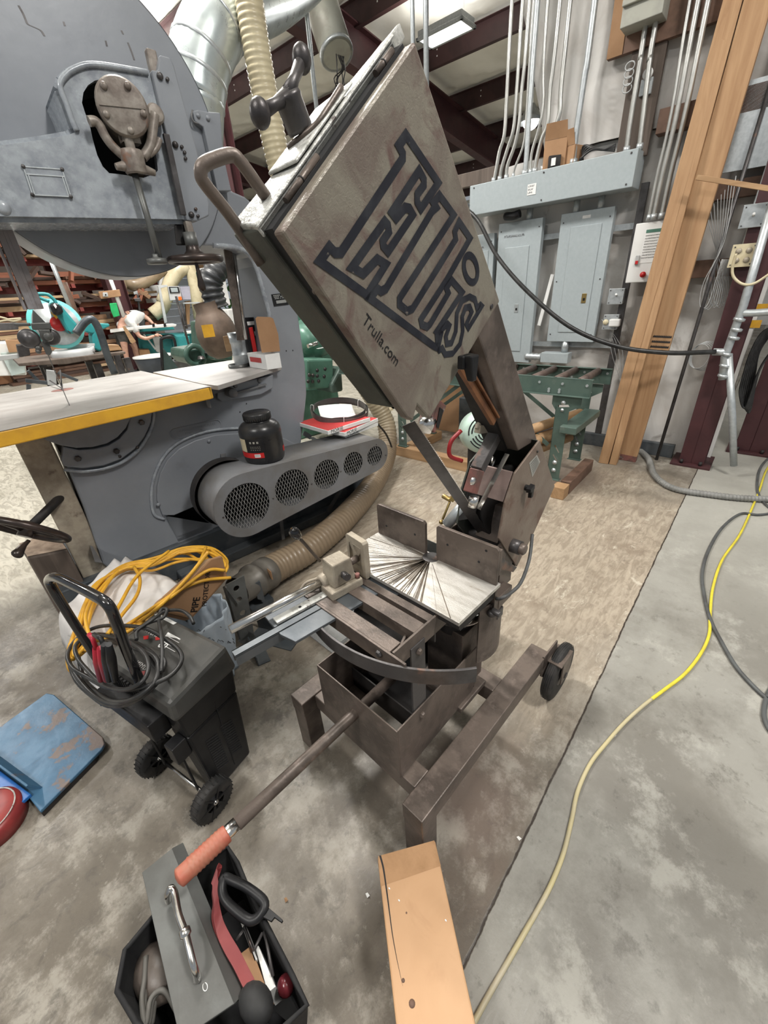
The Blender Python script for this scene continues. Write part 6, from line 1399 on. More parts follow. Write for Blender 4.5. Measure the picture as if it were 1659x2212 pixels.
T = Thing('metal_duct', 'dull round duct dropping diagonally from the roof behind the silver rod', 'duct', G, G.at(700,60, y=4.6))
a_, b_ = G.at(672,-60, y=5.2), G.at(728,118, y=4.8); part('pipe', MB().cyl(a_, b_, .175, n=28), m_cast if False else mat('dusty_duct', (.36,.36,.31), .5, .2, (.27,.26,.22), sc=3), T); part('end_band', MB().lathe([(.176,-.03),(.181,-.03),(.181,0),(.15,0)], b_, b_-a_, 28), m_galv, T)
P = MB(); rn = random.Random(9)
for k in range(6):
    p = b_+V((.02*k-.05, -.05, -.02)); P.tube(catmull([p, p+V((rn.uniform(-.06,.06),0,-.10)), p+V((rn.uniform(-.08,.08),0,-.2)), p+V((rn.uniform(-.1,.1),0,-.3))], 4), .006, 6)
part('hanging_strips', P, m_dark, T)
single('steel_rod', MB().cyl(V((G.at(672,120, y=4.0).x,4.0,5.3)), V((G.at(672,120, y=4.0).x,4.0,1.6)), .019, n=12), m_galv, 'shiny vertical conduit passing beside the ball ended tension handle', 'conduit', G, G.at(686,246, y=4.0))
for a_, b_, lb, r in (((889,-60),(893,140),'left one of the two silver conduits behind the saw head tip',.018), ((915,-60),(921,170),'right one of the two silver conduits behind the saw head tip',.022)):
    single('conduit', MB().cyl(V((3.9, BLD.at(*b_, x=3.9).y, 5.2)), V((3.9, BLD.at(*b_, x=3.9).y, 1.9)), r, n=12), m_galv, lb, 'conduit', BLD, BLD.at(*b_, x=3.9))
# corrugated black hose and brown blower housing behind the table
T = Thing('dust_blower', 'rust brown sheet metal blower housing under the black hose', 'blower', G, G.at(462,730, y=4.2))
c = G.at(468,718, y=4.2)
part('housing', MB().lathe([(.0,-.22),(.09,-.22),(.15,-.17),(.18,-.08),(.185,.0),(.165,.09),(.13,.16),(.11,.19),(.11,.26)], c, (-.16,0,1), 28), mat('rusty_blower', (.14,.10,.075), .6, .2, (.085,.06,.045), (.4,.6), 6, bump=.3, bsc=20), T)
part('sticker', MB().box(-.05,-.001,-.05,.05,.001,.05).xf(Matrix.Translation(G.at(450,715, y=3.94))), m_yellow, T)
hb = [(470,664,4.2),(461,640,4.2),(455,610,4.2),(466,585,4.2),(486,560,4.25),(490,530,4.3),(485,500,4.4),(480,470,4.5)]
raw = [G.at(a, b, y=c) for a, b, c in hb]; o_, rr = ribbed(catmull(raw, 8), .090, .016, .05)
single('black_hose', MB().tube(o_, rr, 20), m_hosek, 'black corrugated hose curving down to the brown blower', 'hose', G, raw[0])
raw = [G.at(a, b, y=c) for a, b, c in ((532,690,4.4),(527,640,4.4),(520,590,4.4),(512,540,4.4),(505,490,4.4))]; o_, rr = ribbed(catmull(raw, 6), .085, .012, .06)
single('maroon_hose', MB().tube(o_, rr, 16), m_maroon, 'maroon ribbed hose beside the bright guide post', 'hose', G, raw[0])
# green machine behind: motor drum, control box
def gbox(T, nm, px, y, d, m=m_green, b=.02): q = [V((p.x, p.y, max(0, p.z))) for p in gp(px, y)]; return part(nm, MB().prism(q, (0,d,0)), m, T, b)
T = Thing('planer', 'green machine with motor drum and push button box behind the big saw', 'machine', G, V((G.at(700,950, y=4.2).x,4.4,0)))
gbox(T, 'control_box', [(663,776),(720,775),(722,838),(665,842)], 3.6, .25)
P = MB()
for a in ((685,800),(702,797),(685,812),(700,813),(668,810),(676,811),(665,824),(675,824),(688,823)): P.lathe([(0,.012),(.014,.012),(.018,.004),(.018,0)], G.at(*a, y=3.6), (0,-1,0), 10)
part('push_buttons', P, m_steel2, T)
c = G.at(668,735, y=4.0); part('motor_drum', MB().lathe([(0,.20),(.10,.19),(.15,.14),(.17,.05),(.205,.04),(.205,-.28),(0,-.28)], c, (-1,-.3,0), 32), m_green, T)
gbox(T, 'machine_bed', [(640,760),(730,762),(735,778),(640,782)], 3.9, .5); gbox(T, 'machine_body', [(640,840),(730,836),(750,1000),(640,1010)], 3.9, .6); gbox(T, 'top_casting', [(640,670),(668,676),(690,700),(640,705)], 4.2, .4)
gbox(T, 'front_wedge', [(716,832),(738,790),(742,845),(718,850)], 3.55, .3, m_convey)
P = MB().bar(G.at(690,742, y=3.7), G.at(704,756, y=3.7), .06, .05); P = MB().box(*(G.at(690,745, y=3.7)-V((.03,.02,.03))), *(G.at(706,757, y=3.7)+V((.03,.02,.03)))); part('white_bracket', P, m_white, T)
P = MB().tube([G.at(665,748, y=3.75), G.at(685,741, y=3.75)], .02, 10); part('chrome_lever', P, m_chrome, T)
T2 = Thing('machine_base', 'dark green machine parts on the floor between hose and saw head', 'machine', G, V((G.at(870,940, y=4.2).x,4.4,0)))
gbox(T2, 'base', [(838,930),(900,915),(960,940),(955,965),(845,960)], 4.0, .5, m_convey); gbox(T2, 'upright', [(830,880),(860,872),(900,880),(905,925),(838,935)], 4.3, .3, m_dark); P = MB().cyl(G.at(843,950, y=3.9), G.at(905,942, y=3.9), .03); part('bar', P, m_angle, T2); P = MB().ball(G.at(842,888, y=4.0), .05); part('knob', P, m_hoseb, T2)
# black cable behind the guard
cb = [(815,915,2.4),(835,940,2.45),(848,975,2.5),(845,1010,2.5),(825,1045,2.55),(790,1065,2.6),(740,1075,2.7),(690,1070,2.8)]
rw = [G.at(a, b, y=c) for a, b, c in cb]; single('black_cable', MB().tube(catmull([V((p.x,p.y,max(.012,p.z))) for p in rw], 8), .008, 8), m_cordk, 'black cable hanging beside the beige hose behind the belt guard', 'cable', G, rw[0])
# ================================================================== foreground clutter
K = Frame(32.3)
# -- fir beam on the floor in front of the saw foot
ZB = .155
tl, tr, bl, br = (S.at(a, b, z=ZB) for a, b in ((815,1850),(940,1815),(860,2212),(1022,2212)))
dl = ((bl-tl).normalized()+(br-tr).normalized())/2; wv_ = (tr-tl); wv_ -= dl*wv_.dot(dl)*.0
L_ = .95
bt = Thing('timber_beam', 'thick planed fir beam lying on the floor before the saw foot', 'timber', S, V(((tl.x+tr.x)/2, (tl.y+tr.y)/2, 0)))
FB = Frame(135.5)
lo = [tl, tr, tr+dl*L_, tl+dl*L_]
P = MB().hexa([V((p.x,p.y,.002)) for p in lo], [V((p.x,p.y,ZB)) for p in lo])
fir = mat('planed_fir_beam_face', (.49,.30,.165), .5, 0, (.42,.245,.125), (.35,.7), 2.2, 6, bump=.08, bsc=30, stretch=(1,1,1), col3=(.36,.20,.10), mix3=(.55,.75), sc3=5, dist=1.2)
part('timber', P, fir, bt, .004)
t1_ = S.at(822,1912, z=ZB); f_ = (t1_-tl).length
P = MB(); c4 = [tl+V((0,0,.0006)), tr+V((0,0,.0006)), tr+dl*f_*.95+V((0,0,.0006)), tl+dl*f_*1.05+V((0,0,.0006))]
c4 = [c4[0]*.985+c4[1]*.015, c4[1]*.985+c4[0]*.015, c4[2], c4[3]]
P.add(c4, [(0,1,2,3)]); part('rough_end_band', P, mat('rough_sawn_fir', (.37,.215,.11), .8, 0, (.30,.17,.082), sc=12, bump=.5), bt)
ck = [S.at(a, b, z=ZB+.0006) for a, b in ((821,1848),(828,1875),(834,1915),(840,1960),(848,2020),(858,2075),(870,2130))]
P = MB().ribbon(catmull(ck, 5), [V((.0035*(1-i/31),.0035*(1-i/31),0)) for i in range(31)], .0006); part('split', P, m_void, bt)
P = MB()
for a, b_, r in ((890,2168,.0065),(871,2118,.0035),(878,1972,.002)): P.lathe([(0,.0005),(r,.0004),(r,0)], S.at(a, b_, z=ZB), (0,0,1), 12)
part('knots', P, m_brownwd, bt)
P = MB()
for a, b_ in ((963,1988),(841,1919),(862,1945)): P.ball(S.at(a, b_, z=ZB+.0012), .0016, (1.6,1,.5))
part('wood_chips', P, m_paper, bt)
# -- upright timber stump by the big saw's hand wheel
zs = .40; q = [G.at(a, b, z=zs) for a, b in ((56,1188),(127,1168),(146,1186),(60,1206))]
f_r = G.at(146,1186, z=zs); q = [G.at(58,1204, z=zs), f_r, f_r+(q[1]-q[2])*1.0+V((-.0,.14,0)), G.at(54,1188, z=zs)+V((-.02,.10,0))]
P = MB().hexa([V((p.x,p.y,0)) for p in q], q); st = Thing('timber_stump', 'upright dark timber stump beside the crank handwheel', 'timber', G, V((q[0].x,q[0].y,0))); part('block', P, m_weather, st, .012)
P = MB().prism([p+V((0,0,.0005)) for p in [q[i].lerp((q[0]+q[2])/2, .04) for i in range(4)]], (0,0,.002)); part('sawn_top', P, m_endgrain, st)
# -- heap: carton, plastic sacks, paper bag
hz = .33
A0, A1, A2, A3 = G.at(112,1325, z=hz), G.at(245,1192, z=hz), G.at(400,1262, z=hz), G.at(185,1440, z=hz)
hp_ = Thing('plastic_sacks', 'crumpled white plastic sacks heaped under the yellow cord', 'bag', G, V((A0.x+.2, A0.y-.1, 0)))
rn = random.Random(4)
def sack(c, amp, ph, drop, z0):
    cen = sum(c, V((0,0,0)))/4
    def fn(u, v):
        p = (c[0]*(1-u)+c[1]*u)*(1-v)+(c[3]*(1-u)+c[2]*u)*v
        e = min(u, 1-u, v, 1-v); f = min(1, e/.12)
        o = p+(p-cen)*(.10*(1-f))
        z = z0-drop*(1-f)**2+amp*(sin(9*u+ph)*cos(7*v+ph*2)+.6*sin(17*u*v+5*v+ph)+.4*sin(23*u-11*v))
        return V((o.x, o.y, max(.004, z)))
    return fn
P = MB().grid(sack([A0,A1,A2,A3], .008, .3, .16, hz+.0), 44, 44); part('lower_sack', P, m_plasticw, hp_, solid=.002)
B0, B1, B2, B3 = G.at(150,1350, z=hz+.03), G.at(268,1197, z=hz+.03), G.at(372,1250, z=hz+.03), G.at(270,1390, z=hz+.03)
P = MB().grid(sack([B0,B1,B2,B3], .006, 1.9, .04, hz+.03), 36, 36); part('upper_sack', P, m_plasticw, hp_, solid=.002)
xa, ya = A3.x+.06, A3.y+.12
single('dark_crate', MB().box(A0.x+.10, A3.y+.12, 0, A2.x-.03, A1.y-.10, .24), m_angle, 'dark grey crate hidden beneath the white sacks', 'crate', G, (A0.x+.3, A3.y+.3, 0), bevel=.01)
# kraft bag
yk = 1.33
zk = crop(3.95, 100, 1160)
face = [G.at(*zk(a, b), y=yk) for a, b in ((900,620),(985,510),(1110,490),(1400,180),(1505,152),(1552,345),(1330,600),(1240,700))]
kb = Thing('paper_bag', 'brown kraft paper bag with black marker writing on the heap', 'bag', G, V((face[7].x, yk, 0)))
P = MB().prism(face, (-.01,.07,-.05)); part('bag', P, m_card, kb, .008)
P = MB(); fl = [G.at(*zk(a, b), y=yk-.004) for a, b in ((985,515),(1110,490),(1400,178),(1330,200),(1150,370))]; P.add(fl, [(0,1,2,3,4)]); part('folded_lip', P, mat('pale_kraft_fold', (.56,.38,.23), .8, 0, (.48,.32,.19)), kb)
P = MB(); a_, b_ = G.at(*zk(1285,640), y=yk-.001), G.at(*zk(1320,480), y=yk-.001); d = (b_-a_).normalized(); u_ = V((0,-1,0)).cross(d); u_ = -u_ if u_.x > 0 else u_
P.text('PIPE', a_, d, u_, .034, .0006, .0005) if d.cross(u_).y < 0 else P.text('PIPE', a_, d, u_, .034, -.0008, .0005)
a_, b_ = G.at(*zk(1365,590), y=yk-.001), G.at(*zk(1400,290), y=yk-.001); d = (b_-a_).normalized(); u_ = V((0,-1,0)).cross(d); u_ = -u_ if u_.x > 0 else u_
P.text('PROTECTORS', a_, d, u_, .0235, .0006, .0003) if d.cross(u_).y < 0 else P.text('PROTECTORS', a_, d, u_, .0235, -.0008, .0003)
part('marker_writing', P, m_black, kb)
# white tub wrapped in a scribbled sack
cb = G.at(462,1400, y=1.36); cx_, cy_ = cb.x+.0, 1.47
def cr(u, v):
    a = 2*pi*u; r = (.095+.022*v+.006*sin(9*a+5*v)+.004*sin(15*a-9*v)); return V((cx_+r*cos(a), cy_+r*sin(a), .002+.32*v))
sb = Thing('rubbish_sack', 'pale blue white plastic sack with marker scribbles under the paper bag', 'bag', G, (cx_,cy_,0))
part('sack', MB().grid(cr, 60, 20), mat('bluish_white_plastic', (.50,.57,.64), .4, 0, (.40,.47,.54), sc=8, bump=.5, bsc=18), sb, solid=.002)
P = MB(); rn = random.Random(8)
for k in range(13):
    a = rn.uniform(-2.2,-.7); v = rn.uniform(.35,.95); p = [V((cx_+(.101+.022*v)*cos(a+t*.05), cy_+(.101+.022*v)*sin(a+t*.05), .36*v+rn.uniform(-.008,.008)-.3*t*.02)) for t in range(5)]; P.tube(p, .0012, 5)
part('scribbles', P, m_black, sb)
# -- yellow extension cord coil lying over the heap
yc_ = Thing('extension_cord', 'coiled yellow extension cord thrown over sacks and paper bag', 'cord', G, V((A0.x+.25, A0.y-.1, .36)))
rn = random.Random(21); P = MB()
main = [(150,1425),(165,1350),(205,1270),(265,1222),(330,1210),(400,1185),(455,1188),(488,1215),(470,1245),(415,1270),(355,1310),(300,1350),(240,1375),(190,1390)]
NL = 9
for k in range(NL):
    f = k/(NL-1); pts = []
    for i, (a, b) in enumerate(main):
        cx0, cy0 = 315, 1296; s_ = 1-.26*f*(.6+.4*sin(i*1.3+k))
        px_ = cx0+(a-cx0)*s_+rn.uniform(-5,5); py_ = cy0+(b-cy0)*s_+rn.uniform(-5,5)
        pts.append((px_, py_, hz+.062+.016*((k*7) % 5)/5*1.6+.012*sin(i*.9+k)))
    q = [G.at(a, b, z=c) for a, b, c in pts]; P.tube(catmull(q, 6, closed=True), .0063, 8, closed=True)
extra = [[(450,1192),(432,1215),(405,1248),(370,1285),(335,1318),(298,1346),(260,1368)], [(486,1232),(450,1232),(405,1262),(362,1296),(318,1330),(280,1356)], [(445,1182),(425,1225),(390,1275),(345,1320),(300,1350),(262,1372)], [(498,1248),(440,1254),(385,1276),(335,1310),(290,1340),(255,1362)], [(290,1225),(302,1250),(296,1285),(262,1330),(232,1370)], [(200,1290),(185,1330),(192,1370),(205,1400)], [(365,1190),(300,1240),(262,1300),(240,1345)]]
for k, e_ in enumerate(extra):
    q = [G.at(a, b, y=1.312+.004*k) if (k in (0,1,3) and a > 330) else G.at(a, b, z=hz+.09+.006*k) for i, (a, b) in enumerate(e_)]; P.tube(catmull(q, 7), .0063, 8)
part('cord', P, m_cordy, yc_)
part('fallen_loop', MB().tube(catmull([G.at(152,1390, z=.40), G.at(146,1415, z=.36), G.at(150,1445, z=.33), G.at(165,1455, z=.31)], 8), .0063, 8), m_cordy, yc_)
# -- steel brackets between heap and saw
zb_ = crop(5.925, 400, 1180)
T = Thing('steel_bracket', 'grey steel angle bracket with three holes standing beside the paper bag', 'bracket', G, V((.46,1.5,0)))
f4 = [G.at(*zb_(a, b), y=1.50) for a, b in ((520,500),(755,375),(870,1050),(890,1180),(700,1220))]
hl = [[p for p in [V((c.x+.0135*cos(t), 1.50, c.z+.0135*sin(t))) for t in [2*pi*i/16 for i in range(16)]]] for c in (G.at(*zb_(658,540), y=1.5), G.at(*zb_(690,682), y=1.5), G.at(*zb_(740,852), y=1.5))]
part('face_plate', MB().prism(f4, (0,.006,0), holes=hl), m_plate, T, .001)
P = MB().hexa([G.at(*zb_(480,520), y=1.56), G.at(*zb_(520,500), y=1.50), G.at(*zb_(530,505), y=1.50), G.at(*zb_(490,525), y=1.56)], [G.at(*zb_(640,1060), y=1.56), G.at(*zb_(700,1220), y=1.50), G.at(*zb_(715,1220), y=1.50), G.at(*zb_(655,1060), y=1.56)]); part('side_plate', P, m_plate, T)
P = MB().bar(G.at(*zb_(520,520), y=1.49), G.at(*zb_(672,725), y=1.49), .006, .014, (0,-1,0)); part('rib', P, m_plate, T)
P = MB().bar(V((f4[4].x+.02,1.503,f4[4].z+.02)), V((f4[4].x+.05,1.503,.006)), .06, .006, (0,-1,0)); part('lower_leg', P, m_plate, T)
T = Thing('steel_offcut', 'short blue grey angle iron offcut on the floor', 'offcut', G, G.at(563,1432, z=0))
a_, b_ = G.at(548,1400, z=.03), G.at(572,1432, z=.03)
def angle_iron(P, a, b, w, t=.005, flip=1):
    a, b = V(a), V(b); d = (b-a).normalized(); s_ = V((d.y,-d.x,0))*flip
    P.hexa([a, a+s_*w, a+s_*w+V((0,0,t)), a+V((0,0,t))], [b, b+s_*w, b+s_*w+V((0,0,t)), b+V((0,0,t))]); P.hexa([a, a+s_*t, a+s_*t+V((0,0,w)), a+V((0,0,w))], [b, b+s_*t, b+s_*t+V((0,0,w)), b+V((0,0,w))])
P = MB(); angle_iron(P, G.at(540,1395, z=0), G.at(558,1440, z=0), .055, flip=-1); part('angle', P, m_angle, T, .001)
T = Thing('steel_offcut', 'long blue grey angle iron offcut under the vise slide', 'offcut', G, G.at(600,1380, z=0))
P = MB(); a_, b_ = G.at(560,1355, z=.0), G.at(650,1378, z=0); angle_iron(P, a_, b_, .085, flip=1); part('angle', P, m_angle, T, .001)
T = Thing('steel_offcut', 'small dark channel offcut beside the hose coupler', 'offcut', G, G.at(560,1300, z=.0))
P = MB().hexa([G.at(*zb_(880,480), y=1.62), G.at(*zb_(960,450), y=1.62), G.at(*zb_(1025,700), y=1.62), G.at(*zb_(930,680), y=1.62)], [p+V((0,.02,0)) for p in [G.at(*zb_(880,480), y=1.62), G.at(*zb_(960,450), y=1.62), G.at(*zb_(1025,700), y=1.62), G.at(*zb_(930,680), y=1.62)]]); P.hexa([V((.50,1.64,0)),V((.62,1.64,0)),V((.62,1.80,0)),V((.50,1.80,0))], [V((.50,1.64,.06)),V((.62,1.64,.06)),V((.62,1.80,.06)),V((.50,1.80,.06))]); part('channel', P, m_angle, T, .001)
# clear tub under the saw
c = G.at(700,1408, z=0); T = Thing('plastic_tub', 'clear plastic tub on the floor behind the saw tank', 'tub', S, S.l(G.w(c)))
cs = S.at(702,1412, z=0); x0_, y0_ = cs.x, cs.y+.02; P = MB()
P.hexa([(x0_-.14,y0_,.003),(x0_+.10,y0_,.003),(x0_+.10,y0_+.2,.003),(x0_-.14,y0_+.2,.003)], [(x0_-.14,y0_,.006),(x0_+.10,y0_,.006),(x0_+.10,y0_+.2,.006),(x0_-.14,y0_+.2,.006)])
for a, b in (((x0_-.14,y0_),(x0_+.10,y0_)), ((x0_+.10,y0_),(x0_+.10,y0_+.2)), ((x0_+.10,y0_+.2),(x0_-.14,y0_+.2)), ((x0_-.14,y0_+.2),(x0_-.14,y0_))): P.hexa([(a[0],a[1],.003),(b[0],b[1],.003),(b[0],b[1]+.003,.003),(a[0],a[1]+.003,.003)], [(a[0],a[1],.12),(b[0],b[1],.12),(b[0],b[1]+.003,.12),(a[0],a[1]+.003,.12)])
part('tub', P, m_clear, T); part('rim', MB().tube([(x0_-.145,y0_-.005,.12),(x0_+.105,y0_-.005,.12),(x0_+.105,y0_+.205,.12),(x0_-.145,y0_+.205,.12)], .006, 8, closed=True), m_clear, T)
# sheet metal bin behind the table frame
T = Thing('metal_bin', 'grey sheet metal bin behind the saw table frame', 'bin', S, (-.98,1.10,0))
P = MB().prism([(-1.05,1.06,.0),(-.72,1.06,.0),(-.72,1.06,.30),(-1.05,1.06,.30)], (0,.003,0), holes=[[(-.97+.015*cos(t),1.06,.25+.015*sin(t)) for t in [2*pi*i/14 for i in range(14)]]]); P.box(-1.05,1.063,0,-1.047,1.30,.30); P.box(-.723,1.063,0,-.72,1.30,.30); P.box(-1.05,1.30,0,-.72,1.303,.34)
part('bin', P, m_plate, T)
# -- wheeled battery charger
ch = Thing('battery_charger', 'black wheeled battery charger with looped cables, left of the saw', 'battery charger', K, (.38,1.05,0))
P = MB().hexa([(.318,.905,.02),(.462,.905,.02),(.462,.965,.02),(.318,.965,.02)], [(.306,.905,.31),(.488,.905,.31),(.488,.99,.31),(.306,.99,.31)]); P.hexa([(.40,.965,.05),(.462,.965,.05),(.462,1.16,.05),(.40,1.16,.05)], [(.36,.99,.31),(.488,.99,.31),(.488,1.22,.31),(.36,1.22,.31)]); P.hexa([(.306,.905,.31),(.488,.905,.31),(.488,1.23,.31),(.306,1.23,.31)], [(.300,.900,.41),(.498,.900,.41),(.498,1.245,.41),(.300,1.245,.41)]); part('cabinet', P, m_black, ch, .008)
zsl = lambda x: .503-.10*max(0, (.36-x))
P = MB().hexa([(.290,.890,.405),(.508,.890,.405),(.508,1.255,.405),(.290,1.255,.405)], [(.298,.900,.472),(.500,.900,.500),(.500,1.245,.500),(.298,1.245,.472)]); tp_ = part('top_cover', P, mat('dusty_black_plastic', (.05,.05,.047), .45, 0, (.095,.09,.08), (.45,.7), 6, 8, bump=.15, bsc=120), ch, .014)
zt_ = lambda x: .4725+(x-.298)/(.202)*.028+.0012
TT = lambda x, y: V((x, y, zt_(x)))
xd_ = V((0,-1,0)); yd_ = V((.202,0,.028)).normalized()
P = MB().add([TT(.482,1.235), TT(.482,1.13), TT(.492,1.125), TT(.492,1.24)], [(0,1,2,3)])
P.scrawl(TT(.425,1.225), xd_, yd_, .08, .014, 3); P.text('60', TT(.405,1.105), xd_, yd_, .032, .0003, .0008); P.scrawl(TT(.36,1.06), xd_, yd_, .05, .014, 6)
P.scrawl(TT(.335,1.12), xd_, yd_, .06, .012, 9)
for k in range(5): P.bar(TT(.452-.009*k,1.10), TT(.452-.009*k,1.055-.006*k), .0018, .0004, (0,0,1))
P.add([TT(.455,1.12), TT(.455,1.055), TT(.440,1.115)], [(0,1,2)])
part('white_print', P, m_paper, tp_)
P = MB()
for a in ((.425,1.13),(.41,1.17),(.325,1.06)): c = TT(*a); P.add([c+xd_*.012, c+yd_*.010, c-xd_*.014, c-yd_*.008], [(0,1,2,3)])
part('red_print', P, m_red, tp_)
P = MB()
for k in range(9): P.box(.289, 1.04+.016*k, .415, .297, 1.048+.016*k, .455)
for k in range(14):
    for j in range(2): x_ = .345+.055*j; P.bar(V((x_,.9040,.10+.011*k)), V((x_+.04,.9040,.085+.011*k)), .004, .002, (0,-1,0))
P.bar(V((.40,.904,.05)), V((.412,.904,.38)), .003, .002, (0,-1,0)); part('vents', P, m_void, ch)
P = MB().box(.25,.96,.33,.303,1.22,.40).box(.262,.915,.24,.308,.955,.31).box(.28,.93,.06,.287,.94,.25).box(.28,1.10,.06,.287,1.11,.34); part('wheel_bracket', P, m_black, ch, .006)
part('axle', MB().cyl((.286,.85,.066),(.286,1.19,.066),.0055), m_chrome, ch)
for y_ in (.872, 1.155):
    P = MB().lathe([(.03,-.016),(.055,-.018),(.064,-.014),(.066,0),(.064,.014),(.055,.018),(.03,.016)], (.286,y_,.066), (0,1,0), 32)
    for k in range(28): a = 2*pi*k/28; d = V((cos(a),0,sin(a))); P.bar(V((.286,y_-.015,.066))+d*.066, V((.286,y_+.015,.066))+d*.066, .003, .002, d)
    w_ = part('wheel', P, m_rubber, ch)
    P = MB().lathe([(0,-.018),(.012,-.018),(.014,-.012),(.03,-.010),(.03,.010),(.014,.012),(0,.018)], (.286,y_,.066), (0,1,0), 20)
    for k in range(6): a = 2*pi*k/6; d = V((cos(a),0,sin(a))); P.bar(V((.286,y_-.0165,.066))+d*.012, V((.286,y_-.0165,.066))+d*.055, .006, .004, (0,1,0))
    part('hub', P, m_black, w_); part('hub_cap', MB().lathe([(0,-.024),(.006,-.022),(.008,-.018)], (.286,y_,.066), (0,1,0), 12), m_chrome, w_)
hl_ = [K.at(*zc_, x=.292) for zc_ in ((303,1468),(270,1395),(250,1340),(232,1305),(200,1284),(160,1264),(125,1248),(108,1250),(112,1268),(150,1330),(205,1420))]
hl_[0] = V((.298,1.02,.47)); hl_[-1] = V((.298,1.255,.44)); part('handle', MB().tube(catmull(hl_, 8), .0125, 16), m_blackgloss, ch)
P = MB(); zq = crop(5.184, 100, 1220)
loops = [([(240,1000),(350,820),(560,700),(830,680),(1100,710),(1330,830),(1490,960),(1510,1090),(1390,1240),(1150,1350),(900,1400),(650,1360),(450,1250),(290,1150)], .525, .42),
 ([(330,900),(480,800),(700,800),(950,880),(1110,1010),(1140,1180),(1050,1330),(850,1400),(620,1330),(450,1170),(350,1040)], .545, .44),
 ([(250,950),(420,800),(650,780),(900,830),(1150,960),(1280,1130),(1240,1300),(1050,1450),(800,1560),(560,1480),(380,1300),(270,1120)], .515, .38),
 ([(360,980),(450,860),(620,840),(850,900),(1180,1000),(1250,1160),(1200,1330),(1000,1490),(750,1530),(560,1420),(420,1260)], .53, .37),
 ([(260,1080),(330,920),(520,830),(800,850),(1060,960),(1200,1110),(1270,1260),(1130,1430),(930,1550),(700,1580),(500,1460),(330,1290)], .51, .36)]
for pts, zr, zl_ in loops:
    q = []
    for a, b in pts:
        f = min(1, max(0, (a-500)/600)); z = zl_+(zr-zl_)*f; z = max(z, 0); q.append(K.at(*zq(a, b), z=z))
    P.tube(catmull(q, 6, closed=True), .0062, 10, closed=True)
for pts, z in (([(1290,1200),(1300,1000),(1290,800),(1260,600),(1290,500),(1350,500),(1310,590),(1150,650),(980,740)], .53), ([(1010,840),(1020,740),(1200,610),(1330,520),(1500,510),(1600,570),(1650,660)], .53), ([(1300,1190),(1330,1100),(1290,1010)], .525)):
    P.tube(catmull([K.at(*zq(a, b), z=z+.004*(i % 3)) for i, (a, b) in enumerate(pts)], 6), .0055, 10)
part('cables', P, m_cordk, ch)
for dx, m_, nm in ((0, m_redgrip, 'red_clamp'), (95, m_black, 'black_clamp')):
    P = MB()
    for s_ in (-28, 22):
        a_, b_ = K.at(*zq(580+s_+dx, 930-(0 if dx == 0 else 40)), x=.262), K.at(*zq(650+s_*1.3+dx, 1290), x=.255); P.tube([a_, a_.lerp(b_, .4), b_], [.0075,.0115,.0085], 10)
    P.tube([K.at(*zq(560+dx, 940), x=.262), K.at(*zq(520+dx, 830), x=.265), K.at(*zq(480+dx*.6, 780), x=.27)], .006, 8)
    part(nm, P, mat('red_clamp_rubber', (.42,.02,.04), .4) if dx == 0 else m_, ch)
# -- scuffed blue plate and red wheel at the left edge
T = Thing('steel_base_plate', 'scuffed blue steel base plate on the floor at the left edge', 'base plate', G, G.at(110,1620, z=0))
zbp = .030; pl4 = [G.at(a, b, z=zbp) for a, b in ((100,1497),(116,1500),(222,1592),(226,1606),(220,1618),(86,1753),(62,1722),(-20,1660),(-120,1590),(-40,1575),(0,1570))]
part('plate', MB().prism(pl4, (0,0,-.012)), m_blue, T, .003)
part('spacer', MB().prism([p.lerp(pl4[5], .15)+V((0,0,-.013)) for p in pl4], (0,0,-.016)), m_dark, T)
a_, b_ = G.at(92,1700, z=zbp), G.at(-120,1545, z=zbp); n_ = (b_-a_).normalized(); s_ = V((n_.y,-n_.x,0)); s_ = s_ if s_.y < 0 else -s_
P = MB().hexa([a_, b_, b_+s_*.006, a_+s_*.006], [a_+s_*.022+V((0,0,.05)), b_+s_*.03+V((0,0,.10)), b_+s_*.036+V((0,0,.10)), a_+s_*.028+V((0,0,.05))]); part('gusset', P, m_blue, T, .001)
P = MB().hexa([a_+s_*.03, b_+s_*.03, b_+s_*.09, a_+s_*.06], [a_+s_*.03+V((0,0,.012)), b_+s_*.03+V((0,0,.012)), b_+s_*.09+V((0,0,.012)), a_+s_*.06+V((0,0,.012))]); part('channel', P, mat('fresh_blue_paint', (.02,.13,.42), .35), T, .002)
c = G.at(-38,1762, z=.06); T = Thing('red_disc', 'red rimmed wheel just inside the left edge of the floor', 'disc', G, V((c.x,c.y,0)))
part('rim', MB().lathe([(.03,.055),(.075,.06),(.090,.05),(.094,.03),(.094,.0),(.03,.0),(.03,.055)], V((c.x,c.y,.001)), (0,0,1), 40), mat('dull_red_enamel', (.30,.04,.035), .4, 0, (.22,.03,.03), sc=12), T)
part('face', MB().lathe([(.078,.0605),(.08,.062),(.082,.0605)], V((c.x,c.y,.001)), (0,0,1), 40), m_ltop, T)
